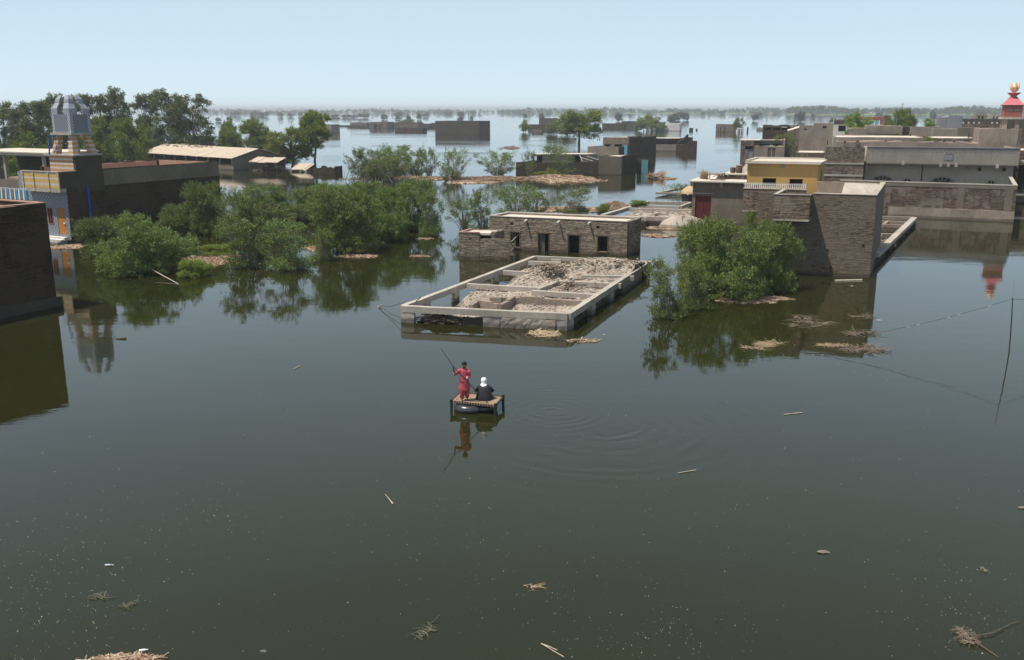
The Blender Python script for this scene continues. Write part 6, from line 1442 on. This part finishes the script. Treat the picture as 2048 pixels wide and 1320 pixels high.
mat_of_sticks('debris_mat', 'pale debris streak right of the two door house', 'debris mat', 1315, 472, 56, 5, 400, 'debris', .4, .1, 10, rough=.5)
mat_of_sticks('debris_mat', 'oval tan litter mat floating before the big right bush', 'debris mat', 1487, 602, 92, 11, 900, 'debris', .26, .08, 11, rough=.45)
mat_of_sticks('debris_mat', 'smaller rusty litter mat right of the oval one', 'debris mat', 1543, 597, 62, 8, 500, 'debris_red', .26, .08, 12, rough=.5)
mat_of_sticks('debris_mat', 'litter streak under the largest left bush', 'debris mat', 718, 513, 66, 6, 350, 'debris', .35, .1, 13, rough=.5)
mat_of_sticks('debris_mat', 'pale litter left of the largest left bush', 'debris mat', 640, 495, 44, 13, 420, 'debris', .35, .1, 14, rough=.6)
mat_of_sticks('debris_mat', 'thin pale streak at the right tip of the left thicket', 'debris mat', 848, 478, 34, 3, 70, 'debris', .35, .05, 15, base=False)
mat_of_sticks('debris_mat', 'small pink brown streak off the right side of the left thicket', 'debris mat', 840, 513, 38, 4, 130, 'debris_red', .3, .06, 16, base=False)
mat_of_sticks('debris_mat', 'orange raft of reeds alone on the open flood', 'debris mat', 1023, 296, 28, 4, 300, 'debris_red', 1.0, .35, 17)
mat_of_sticks('debris_mat', 'thin orange reed line on the open flood', 'debris mat', 960, 289.5, 12, 1.2, 40, 'debris_red', 1.0, .1, 18)
mat_of_sticks('debris_mat', 'straw litter along the front foot of the beam ruin', 'debris mat', 1088, 668, 60, 12, 240, 'thatch', .35, .05, 19, base=False)
mat_of_sticks('debris_mat', 'straw litter off the right front corner of the beam ruin', 'debris mat', 1165, 682, 70, 6, 60, 'thatch', .35, .04, 20, base=False)
def twig_pile(name, lab, px, py, wpx, dpy, n, mat, h, seed, L=1.0, ang=.0, pale=True, cat='twig pile'):
    rnd = random.Random(seed); b = MB(); x, y = at(px, py); k = math.hypot(y, CAM_H) / FPX; rx = wpx * k / 2; ry = (at(px, py - dpy / 2)[1] - at(px, py + dpy / 2)[1]) / 2
    cs = [(rnd.gauss(0, .42), rnd.gauss(0, .4), rnd.uniform(.3, 1)) for _ in range(max(3, n // 22))]
    for i in range(n):
        cx, cy, ck = rnd.choice(cs); t = cx + rnd.gauss(0, .13); s_ = cy + rnd.gauss(0, .16)
        p = Vector((x + rx * t, y + ry * s_ + rx * t * math.tan(ang), abs(rnd.gauss(0, h * .22)) * ck)); an = rnd.uniform(0, 6.283)
        d = Vector((math.cos(an), math.sin(an) * .8, rnd.gauss(.05, .22) * (2. if rnd.random() < .15 else .5))).normalized() * L * .62 * rnd.uniform(.15, 1.2)
        q = p + d; q.z = max(.0, min(h, q.z)); m = p.lerp(q, .5) + Vector((rnd.gauss(0, .07), rnd.gauss(0, .07), abs(rnd.gauss(0, .04)))); r = rnd.uniform(.005, .016)
        b.tube([p, m, q], [r, r * .7, r * .3], 4, False)
    tag(b.build(name, mat), lab, cat)
twig_pile('twig_pile', 'pale straw coloured bundle of sticks, left of the floating brush piles', 1528, 692, 84, 14, 230, 'thatch', .35, 1, .8, .25)
twig_pile('twig_pile', 'dense tan brush pile at the right end of the floating brush', 1712, 700, 96, 22, 300, 'twigs', .5, 2, .8)
twig_pile('twig_pile', 'dark branchy snag upper left of the floating brush', 1608, 650, 96, 18, 150, 'twigs', .9, 3, 1.3)
twig_pile('twig_pile', 'thin line of pale twigs joining the brush piles', 1655, 692, 110, 6, 170, 'thatch', .15, 4, .8)
twig_pile('twig_pile', 'small branches right above the dense brush pile', 1720, 667, 80, 10, 120, 'twigs', .5, 5, .9)
twig_pile('twig_pile', 'faint twigs by the reflection of the corner house', 1730, 634, 60, 5, 50, 'twigs', .3, 6, .8)
twig_pile('fallen_branch', 'green feathery branch floating near the bottom edge, left of centre', 843, 1272, 50, 52, 46, 'drowned', .04, 7, .45, .9, cat='branch')
twig_pile('root_tangle', 'dry brown root tangle floating at the bottom right', 1936, 1282, 42, 34, 130, 'twigs', .25, 8, .38, cat='roots')
twig_pile('fallen_branch', 'faint drowned twigs near the bottom left', 205, 1194, 50, 22, 26, 'drowned', .02, 9, .5, cat='branch')
twig_pile('fallen_branch', 'faint drowned twig cluster right of the bottom left twigs', 262, 1212, 40, 18, 24, 'drowned', .02, 10, .35, cat='branch')
twig_pile('fallen_branch', 'pale twig line floating below centre', 1075, 1175, 46, 9, 16, 'thatch', .02, 11, .5, cat='branch')
mat_of_sticks('debris_mat', 'rusty reed litter cut off by the bottom left picture edge', 'debris mat', 250, 1320, 130, 20, 230, 'debris_red', .2, .04, 21, base=False)
twig_pile('fallen_branch', 'small forked twig at the right edge above the root tangle', 1971, 1143, 18, 10, 8, 'twigs', .03, 12, .3, cat='branch')
def stick(name, lab, pts, r, mat, cat='stick'):
    b = MB(); b.tube([(*at(px, py, z), z) for px, py, z in pts], r, 6); tag(b.build(name, mat), lab, cat)
stick('stick', 'pale stick with a knobbly end floating below left of the raft', [(770, 988, .03), (780, 1000, .03), (786, 1008, .02)], [.008, .014, .028], 'wood_pale')
stick('reed_stalk', 'upper one of two brown reed stalks at the bottom centre', [(1082, 1287, .02), (1098, 1293, .03), (1114, 1300, .02)], .012, 'wood_pale')
stick('reed_stalk', 'lower one of two brown reed stalks at the bottom centre', [(1086, 1289, .02), (1106, 1301, .02), (1128, 1314, .01)], .009, 'wood_pale')
stick('stick', 'long thin twig reaching right from the root tangle', [(1950, 1272, .04), (1985, 1266, .06), (2020, 1248, .05), (2040, 1242, .03)], [.016, .012, .008, .004], 'wood')
stick('stick', 'straight stick reaching down right from the root tangle', [(1942, 1276, .05), (1968, 1295, .03), (1996, 1314, .01)], [.02, .017, .012], 'wood')
stick('stick', 'slender stick far left of the raft on open water', [(588, 738, .02), (601, 731, .02)], .02, 'wood_pale')
stick('stick', 'thin pale stick on the open water right of the raft rings', [(1356, 946, .02), (1372, 943, .02), (1392, 940, .02)], .014, 'wood_pale')
stick('stick', 'thin brown stick on the open water right of centre', [(1568, 829, .02), (1604, 825, .02)], .02, 'wood_pale')
stick('wooden_plank', 'floating plank by the foot of the corner house', [(1670, 561, .03), (1724, 560, .03)], .07, 'wood_pale', 'plank')
stick('stick', 'dark stick leaning from the broad left bush into the water', [(252, 510, 1.2), (300, 537, .5), (357, 568, .0)], [.05, .04, .03], 'wood_pale')
stick('stick', 'brown driftwood piece left of the broad left bush reflection', [(232, 677, .02), (252, 676, .05)], .05, 'wood')
def bag(name, lab, px, py, s, mat, seed, cat, h=.35):
    rnd = random.Random(seed); x, y = at(px, py); b = MB(); rg = []
    for j in range(6):
        t = j / 5; rg.append((x + rnd.uniform(-.1, .1) * s, y, -.02 + h * s * t * .6, s * math.sin(.3 + 2.5 * t) * rnd.uniform(.6, 1.1) * .6, s * .4 * math.sin(.3 + 2.5 * t) * rnd.uniform(.6, 1.1)))
    b.rings(rg, 9); b.v = [(vx + rnd.uniform(-.07, .07) * s, vy + rnd.uniform(-.07, .07) * s, vz + rnd.uniform(0, .05) * s) for vx, vy, vz in b.v]
    tag(b.build(name, mat), lab, cat)
bag('plastic_bag', 'crumpled pale plastic bag floating at lower right', 1648, 1105, .3, 'concrete', 1, 'bag')
bag('plastic_bag', 'pale scrap at the right edge of the water', 2044, 1016, .25, 'concrete', 2, 'bag')
bag('foam_piece', 'small white foam piece floating below centre left', 696, 1205, .09, 'white', 3, 'foam')
bag('plastic_bag', 'clear crumpled scrap at the bottom centre left', 527, 1302, .15, 'blue_grey', 4, 'bag')
bag('plastic_bag', 'white scrap on the water right of the corner house', 1758, 641, .3, 'white', 5, 'bag')
bag('plastic_bag', 'white rag hanging low on the corner house wall foot', 1706, 541, .35, 'white', 6, 'rag', 1.)
bag('plastic_bag', 'white scrap floating below the corner house', 1704, 572, .25, 'white', 7, 'bag')
bag('plastic_bag', 'white scrap off the right front corner of the beam ruin', 1208, 669, .16, 'white', 8, 'bag')
def bottle(name, lab, px, py, ang, s=1., mat='silver'):
    x, y = at(px, py); t = thing(name, lab, 'bottle', (x, y, 0)); d = Vector((math.cos(ang), math.sin(ang), 0))
    P = lambda k: Vector((x, y, .02)) + d * k * s
    b = MB(); b.tube([P(0), P(.01), P(.17), P(.22), P(.25)], [.03 * s, .042 * s, .042 * s, .025 * s, .016 * s], 10); b.build('body', mat, t)
    b = MB(); b.tube([P(.252), P(.28)], .02 * s, 8); b.build('cap', 'plastic_white', t)
bottle('plastic_bottle', 'grey plastic bottle floating at lower left', 210, 1132, .1, .8)
bottle('plastic_bottle', 'pale plastic bottle on the rusty litter at the bottom left edge', 278, 1303, .25, .7, 'plastic_white')

def specks():
    rng = np.random.default_rng(6); V = []; 
    def cl(n, cx, cy, sx, sy, s0, s1):
        for _ in range(n):
            px, py = rng.normal(cx, sx), rng.normal(cy, sy)
            if py < 500 or py > 1330 or px < 0 or px > 2048: continue
            x, y = at(px, py); s = rng.uniform(s0, s1) * .8; a = rng.uniform(0, 3.14); e = rng.uniform(.25, .9)
            c, s_ = math.cos(a) * s, math.sin(a) * s
            V.append([(x - c, y - s_, .012), (x + s_ * e, y - c * e, .012), (x + c, y + s_, .018), (x - s_ * e, y + c * e, .018)])
    cl(520, 120, 1180, 130, 110, .008, .022); cl(90, 450, 1040, 60, 40, .008, .018); cl(150, 900, 1040, 120, 90, .006, .016); cl(200, 1320, 1270, 130, 35, .008, .018); cl(170, 1200, 1180, 180, 80, .006, .018)
    cl(240, 1930, 1230, 80, 60, .008, .022); cl(220, 1500, 1020, 250, 90, .006, .016); cl(160, 1024, 1000, 600, 150, .008, .018); cl(60, 1700, 800, 200, 80, .012, .022); cl(40, 650, 1250, 200, 40, .006, .016)
    cl(70, 1600, 690, 90, 25, .015, .05); cl(40, 1450, 690, 90, 12, .015, .05); cl(70, 900, 880, 500, 60, .01, .02)
    V = np.array(V).reshape(-1, 3); o = bpy.data.objects.new('floating_specks', np_mesh('floating_specks', V, np.arange(len(V)).reshape(-1, 4), 'speck')); COL.objects.link(o)
    tag(o, 'pale seeds and scraps scattered over the water surface', 'litter', None, 'stuff')
MT['speck'] = mat_island('pale_scraps', [(.10, .11, .07), (.22, .22, .15), (.40, .38, .28), (.66, .62, .50)])
specks()

# drowned fence pole with its sagging wires
def wire_pole():
    x, y = at(2018, 706); zt0 = zt(y, 557); xt0 = xt(2026.5, y, zt0)
    t = thing('wire_pole', 'thin dark pole standing in the water at the right edge', 'pole', (x, y, 0))
    b = MB(); P = [(x + (xt0 - x) * k * k * .5 + (xt0 - x) * k * .5, y, zt0 * k) for k in (-.1, 0, .25, .5, .75)]; b.tube(P, [.03, .03, .028, .026, .022], 7); b.build('shaft', 'cable', t)
    b = MB(); b.tube([P[-1], (xt0, y, zt0)], [.021, .015], 6); b.build('pale_tip', 'wood_pale', t)
    zk = zt(y, 598); xk = xt(2024, y, zk); e = at(1585, 690, .15); e2 = (xk + 9, y + 4, zk - .8)
    b = MB(); n = 22; pts = []
    for i in range(n + 1):
        k = i / n; p = Vector((xk, y, zk)).lerp(Vector((e[0], e[1], .15)), k); p.z -= .9 * 4 * k * (1 - k) * .35; pts.append(p)
    b.tube(pts, .010, 4, False)
    tag(b.build('fence_wire', 'cable'), 'thin wire sagging from the pole to the floating brush', 'wire')
    b = MB()
    b.tube([Vector((xk, y, zk)).lerp(Vector(e2), k / 6) - Vector((0, 0, .5 * k / 6 * (1 - k / 6))) for k in range(7)], .010, 4, False); tag(b.build('fence_wire', 'cable'), 'thin wire running from the pole out of the right picture edge', 'wire')
    for i in (2, 5, 6, 9, 10): b = MB(); p, q = pts[i], pts[i].lerp(pts[i + 1], .35); b.tube([p, (p + q) / 2 + Vector((0, 0, -.02)), q], [.01, .02, .01], 5); tag(b.build('rag', 'white'), 'small white rag twisted round the sagging wire', 'rag', 'white rags on the wire')
wire_pole()

# floating sheaf of reeds off the annex
def sheaf():
    rnd = random.Random(3); x, y = at(1306, 357); b = MB()
    for i in range(260):
        a = rnd.gauss(.3, .5); l = rnd.uniform(.8, 2.6); p = Vector((x + rnd.gauss(0, .25), y + rnd.gauss(0, .25), .35)); q = p + Vector((l * math.cos(a), l * math.sin(a) * .8, rnd.uniform(-.3, .55) * l)); q.z = max(0, q.z)
        if rnd.random() < .35: q = p + Vector((-rnd.uniform(.3, 1.4), rnd.gauss(0, .5), rnd.uniform(-.3, .8)))
        b.tube([p, q], [.05, .02], 4, False)
    tag(b.build('reed_sheaf', 'debris_red'), 'fanned sheaf of brown reeds floating off the annex', 'reed sheaf')
    mat_of_sticks('debris_mat', 'thin tail of reeds trailing right of the floating sheaf', 'debris mat', 1330, 357, 34, 3, 160, 'thatch', 1.0, .1, 30, base=False)
sheaf()

# ------------------------------------------------------------------ the raft: a string bed lashed on inflated tubes, and its two people
def skin_body(name, J, E_, mat, parent, sub=2):
    """one continuous skinned surface; J: joint -> (x,y,z,r)"""
    names = list(J); off = Vector(parent_origin(parent)); me = bpy.data.meshes.new(name)
    me.from_pydata([Vector(J[n][:3]) - off for n in names], [(names.index(a), names.index(b_)) for a, b_ in E_], []); me.update()
    o = bpy.data.objects.new(name, me); COL.objects.link(o); o.parent = parent; me.materials.append(MT[mat])
    sk = o.modifiers.new('skin', 'SKIN'); sk.use_smooth_shade = True
    if not me.skin_vertices: me.attributes
    dat = me.skin_vertices[0].data
    for i, n in enumerate(names): r = J[n][3]; dat[i].radius = (r, r); dat[i].use_root = (i == 0)
    sb = o.modifiers.new('smooth', 'SUBSURF'); sb.levels = sub; sb.render_levels = sub
    return o
def hand(J, E_, key, wrist, d, thumb, curl=(0, 0, -1), s=1.):
    """palm, four unequal bent fingers and a thumb from the side of the palm"""
    w_ = Vector(J[wrist][:3]); d = Vector(d).normalized(); th = Vector(thumb).normalized(); cu = Vector(curl).normalized()
    pm = w_ + d * .05 * s; J[key + 'palm'] = (*pm, .028 * s); E_.append((wrist, key + 'palm'))
    for i, (k, l) in enumerate(((.024, .036), (.008, .042), (-.008, .039), (-.023, .03))):
        a = pm + d * .035 * s + th * k * s; b_ = a + (d * .75 + cu * .5) * l * s; c = b_ + (d * .1 + cu * 1.) * l * .8 * s
        for j, (p, r) in enumerate(((a, .0095), (b_, .0085), (c, .007))): J['%sf%d%d' % (key, i, j)] = (*p, r * s)
        E_ += [(key + 'palm', '%sf%d0' % (key, i)), ('%sf%d0' % (key, i), '%sf%d1' % (key, i)), ('%sf%d1' % (key, i), '%sf%d2' % (key, i))]
    a = pm + th * .035 * s - d * .012 * s; b_ = a + (th * .5 + d * .5 + cu * .5) * .035 * s
    J[key + 't0'] = (*a, .011 * s); J[key + 't1'] = (*b_, .008 * s); E_ += [(key + 'palm', key + 't0'), (key + 't0', key + 't1')]

def raft():
    A = at(902.7, 801, .43); fr = Fr(A, -18, 76); W, D, z = 1.9, 1.22, .43
    t = charpoi_mesh('string_bed_raft', 'wooden string bed used as a raft, carrying two people', fr, 0, W, 0, D, -.12, .55, fm='wood_dark', k=1.15)
    t['category'] = 'raft'
    b = MB(); rnd = random.Random(1)
    for i in range(60): a, c = rnd.uniform(.1, W - .1), rnd.uniform(.08, D - .08); b.cbox(*fr.p(a, c, z - .008), rnd.uniform(.08, .3), .02, .01, rnd.uniform(0, 3))
    for i in range(16): a = .08 + (W - .2) * i / 15; b.box(fr, a, a + .045, -.045, .045, z - .085, z + .012)
    b.build('rope_lashing', 'rope', t)
    # inflated tubes
    for k, (a, c, R_, r) in enumerate(((.68, .36, .46, .19), (1.24, .60, .36, .18))):
        p = fr.p(a, c); nu, nv = 40, 14; V = []; F = []
        for i in range(nu):
            u = 2 * math.pi * i / nu; rr = r * (1 + .03 * math.sin(u * 5))
            for j in range(nv):
                v = 2 * math.pi * j / nv; V.append((p[0] + (R_ + rr * math.cos(v)) * math.cos(u), p[1] + (R_ + rr * math.cos(v)) * math.sin(u), .12 + rr * math.sin(v)))
        for i in range(nu):
            for j in range(nv): F.append((i * nv + j, ((i + 1) % nu) * nv + j, ((i + 1) % nu) * nv + (j + 1) % nv, i * nv + (j + 1) % nv))
        b = MB(); b.add(V, F); tu = b.build('inner_tube', 'rubber', t, True)
        if k == 0: tu['label'] = 'larger shiny grey inner tube under the near rail'
    return fr
rfr = raft()

def boy():
    ox, oy = at(929, 800.5, .43); O = Vector((ox, oy, .43)); t = thing('person', 'boy in coral red tunic and trousers standing on the raft, holding a long pole', 'person', tuple(O))
    L = lambda x, y, z: tuple(O + Vector((x, y, z)))
    J = {}; E_ = []
    def j(n, x, y, z, r, p=None):
        J[n] = (*L(x, y, z), r)
        if p: E_.append((p, n))
    j('pelvis', 0, 0, .84, .10); j('spine', 0, .0, 1.04, .095, 'pelvis'); j('chest', 0, 0, 1.21, .11, 'spine'); j('neck', .0, -.005, 1.35, .045, 'chest'); j('jaw', .01, -.025, 1.425, .062, 'neck'); j('head', .01, -.012, 1.51, .09, 'jaw'); j('crown', .01, 0, 1.575, .055, 'head')
    j('nose', .02, -.115, 1.465, .012, 'jaw')
    for s in (-1, 1): j('ear%d' % s, .01 + s * .092, .0, 1.48, .016, 'head')
    # arms : one raised to the pole, one across the waist
    j('shL', -.155, 0, 1.27, .052, 'chest'); j('elL', -.37, -.06, 1.12, .036, 'shL'); j('wrL', -.425, -.13, 1.36, .024, 'elL')
    j('shR', .155, 0, 1.27, .052, 'chest'); j('elR', .21, -.05, 1.03, .036, 'shR'); j('wrR', .09, -.20, 1.00, .024, 'elR')
    hand(J, E_, 'L', 'wrL', (-.1, -.1, 1), (.7, -.5, 0), (.8, -.4, .1)); hand(J, E_, 'R', 'wrR', (-1, -.3, .1), (0, -.3, 1), (0, -1, .1))
    for s, kx, fy in ((-1, -.085, -.04), (1, .10, .10)):
        j('hip%d' % s, s * .08, 0, .76, .08, 'pelvis'); j('knee%d' % s, kx, fy - .02, .43, .05, 'hip%d' % s); j('ank%d' % s, kx * 1.05, fy + .02, .075, .033, 'knee%d' % s); j('foot%d' % s, kx * 1.15, fy - .07, .03, .03, 'ank%d' % s); j('toe%d' % s, kx * 1.2, fy - .14, .022, .022, 'foot%d' % s)
    body = skin_body('body', J, E_, 'skin', t)
    b = MB(); c = L(.01, .012, 1.53); b.rings([(c[0], c[1] + .012, c[2] - .09, .072, .07), (c[0], c[1] + .012, c[2] - .03, .104, .1), (c[0], c[1] + .004, c[2] + .03, .108, .108), (c[0], c[1], c[2] + .08, .085, .09), (c[0], c[1], c[2] + .108, .03, .03)], 16)
    b.v = [(x, y + (.045 if z < c[2] - .045 and y < c[1] - .03 else 0), z) for x, y, z in b.v]; b.build('hair', 'hair', t, True)
    b = MB()
    for s in (-1, 1): e = L(.01 + s * .032, -.093, 1.495); b.ball(*e, .011, .006, .008, 8, 5)
    b.build('eyes', 'white', t)
    # tunic with folds, sleeves, baggy trousers
    b = MB(); rg = []; n = 22
    prof = ((1.345, .075, .06, 0), (1.325, .14, .078, 0), (1.285, .2, .095, 0), (1.2, .185, .12, .0), (1.05, .165, .118, 0), (.9, .175, .128, -.005), (.75, .20, .145, -.01), (.6, .225, .16, -.01), (.49, .24, .168, -.015))
    V = []; F = []
    for i, (z, rx, ry, dy) in enumerate(prof):
        for k in range(n):
            a = 2 * math.pi * k / n; f = 1 + (.05 * math.sin(a * 5 + z * 3) + .03 * math.sin(a * 9 + z * 7)) * max(0, (1.2 - z)) * 1.3
            V.append(L(rx * f * math.cos(a), dy + ry * f * math.sin(a), z + (.02 * math.sin(a * 2 + 1) if i == len(prof) - 1 else 0)))
    for i in range(len(prof) - 1):
        for k in range(n): F.append((i * n + (k + 1) % n, i * n + k, (i + 1) * n + k, (i + 1) * n + (k + 1) % n))
    b.add(V, F); b.build('tunic', 'cloth_red', t, True)
    b = MB(); b.tube([L(-.13, 0, 1.285), L(-.2, -.015, 1.25), L(-.29, -.04, 1.17), L(-.375, -.06, 1.115), L(-.395, -.085, 1.19)], [.07, .075, .07, .06, .058], 12); b.build('sleeve', 'cloth_red', t, True)
    b = MB(); b.tube([L(.13, 0, 1.285), L(.19, -.01, 1.2), L(.21, -.04, 1.1), L(.215, -.055, 1.02), L(.15, -.13, 1.0), L(.115, -.17, 1.0)], [.07, .075, .07, .062, .05, .052], 12); b.build('sleeve', 'cloth_red', t, True)
    b = MB(); b.tube([L(.113, -.172, 1.0), L(.1, -.187, 1.0)], [.054, .05], 12); b.build('cuff', 'cloth_white', t)
    for s, kx, fy in ((-1, -.085, -.04), (1, .10, .10)):
        b = MB(); b.tube([L(s * .05, 0, .8), L(s * .085, 0, .68), L(kx, fy - .01, .45), L(kx * 1.03, fy, .25), L(kx * 1.05, fy + .01, .12), L(kx * 1.06, fy + .012, .08)], [.11, .125, .115, .1, .085, .06], 14); b.build('trouser_leg', 'cloth_red', t, True)
    # the pole : held in both hands, its foot in the water
    hL, hR = Vector(L(-.40, -.185, 1.44)), Vector(L(.02, -.26, 1.0))
    e = at(995, 826, 0); foot = Vector((e[0], e[1], 0)); d = (hL - hR).normalized()
    tp = hL + (hL - hR).normalized() * .92; tp.x = xt(882, tp.y, zt(tp.y, 697)); tp.z = zt(tp.y, 697)
    low = foot + (foot - hR).normalized() * .5
    b = MB(); b.tube([tp, tp.lerp(hL, .5), hL, hL.lerp(hR, .5), hR, hR.lerp(foot, .5), foot, low], [.011, .014, .016, .018, .019, .021, .023, .024], 8)
    tag(b.build('pole', 'wood_dark'), 'long dark punting pole held by the boy in red', 'pole')
boy()

def sitter():
    ox, oy = at(968.5, 799.5, .43); O = Vector((ox, oy - .0, .43)); t = thing('person', 'person in dark clothes and white headscarf squatting on the raft, back to the viewer', 'person', tuple(O))
    L = lambda x, y, z: tuple(O + Vector((x, y, z)))
    J = {}; E_ = []
    def j(n, x, y, z, r, p=None):
        J[n] = (*L(x, y, z), r)
        if p: E_.append((p, n))
    j('pelvis', 0, .02, .14, .13); j('spine', 0, .06, .32, .115, 'pelvis'); j('chest', -.0, .14, .47, .12, 'spine'); j('neck', -.01, .2, .6, .048, 'chest'); j('jaw', -.015, .25, .655, .06, 'neck'); j('head', -.015, .23, .75, .088, 'jaw'); j('nose', -.015, .345, .7, .012, 'jaw')
    for s in (-1, 1):
        j('sh%d' % s, s * .17, .15, .52, .055, 'chest'); j('el%d' % s, s * .33, .2, .32, .04, 'sh%d' % s); j('wr%d' % s, s * .17, .42, .36, .026, 'el%d' % s); hand(J, E_, 'h%d' % s, 'wr%d' % s, (-s * .8, .5, -.1), (0, .3, 1), (0, .3, -1))
        j('hip%d' % s, s * .12, .05, .14, .09, 'pelvis'); j('kn%d' % s, s * .2, .42, .36, .06, 'hip%d' % s); j('an%d' % s, s * .15, .34, .06, .036, 'kn%d' % s); j('to%d' % s, s * .17, .47, .028, .026, 'an%d' % s)
    skin_body('body', J, E_, 'skin', t)
    b = MB(); V = []; F = []; n = 24
    prof = ((.615, .07, .06, .2), (.59, .15, .09, .18), (.55, .215, .125, .155), (.47, .245, .16, .125), (.35, .265, .19, .09), (.2, .31, .23, .08), (.08, .35, .27, .1), (.012, .37, .29, .11))
    for i, (z, rx, ry, dy) in enumerate(prof):
        for k in range(n):
            a = 2 * math.pi * k / n; f = 1 + (.05 * math.sin(a * 5 + z * 4) + .035 * math.sin(a * 8 - z * 9)) * (1 if z < .5 else .3)
            V.append(L(rx * f * math.cos(a), dy + ry * f * math.sin(a), z))
    for i in range(len(prof) - 1):
        for k in range(n): F.append((i * n + (k + 1) % n, i * n + k, (i + 1) * n + k, (i + 1) * n + (k + 1) % n))
    b.add(V, F); b.build('robe', 'cloth_black', t, True)
    for s in (-1, 1):
        b = MB(); b.tube([L(s * .13, .15, .54), L(s * .22, .155, .47), L(s * .34, .19, .32), L(s * .3, .29, .32), L(s * .21, .38, .35)], [.075, .082, .075, .062, .055], 12); b.build('sleeve', 'cloth_black', t, True)
        b = MB(); b.tube([L(s * .12, .1, .16), L(s * .2, .42, .38), L(s * .16, .35, .1)], [.11, .085, .06], 12); b.build('trouser_leg', 'cloth_black', t, True)
    b = MB(); c = L(-.015, .225, .755); V = []; F = []; n = 20
    prof = ((.125, .02, .02, 0), (.112, .07, .07, 0), (.07, .108, .108, 0), (.0, .12, .118, -.0), (-.06, .108, .1, -.012), (-.11, .1, .085, -.03), (-.15, .13, .1, -.045), (-.2, .16, .12, -.07), (-.26, .15, .13, -.09), (-.3, .1, .11, -.1))
    for i, (z, rx, ry, dy) in enumerate(prof):
        for k in range(n):
            a = 2 * math.pi * k / n; f = 1 + .05 * math.sin(a * 6 + z * 30); sx = math.cos(a); sy = math.sin(a)
            yy = c[1] + dy + ry * f * sy
            if sy > .35 and -.13 < z < .08: yy = c[1] + dy + ry * .45             # face left open at the front
            V.append((c[0] + rx * f * sx, yy, c[2] + z + (.03 * sx if z < -.2 else 0)))
    for i in range(len(prof) - 1):
        for k in range(n): F.append((i * n + (k + 1) % n, i * n + k, (i + 1) * n + k, (i + 1) * n + (k + 1) % n))
    b.add(V, F); b.build('headscarf', 'cloth_white', t, True)
sitter()

# ------------------------------------------------------------------ the air
def haze():
    m = bpy.data.materials.new('haze'); m.use_nodes = True; n = m.node_tree; n.nodes.remove(n.nodes['Principled BSDF'])
    v = n.nodes.new('ShaderNodeVolumePrincipled'); v.inputs['Color'].default_value = (.93, .97, 1, 1); v.inputs['Density'].default_value = HAZE; v.inputs['Anisotropy'].default_value = .2
    n.links.new(v.outputs[0], n.nodes['Material Output'].inputs['Volume']); MT['haze'] = m
    b = MB(); b.box(Fr((0, 0), 0), -14500, 14500, -700, 15500, -3.4, 24); tag(b.build('haze', 'haze'), 'thin summer haze over the flood plain', None, None, 'stuff')
HAZE = .00026
haze()
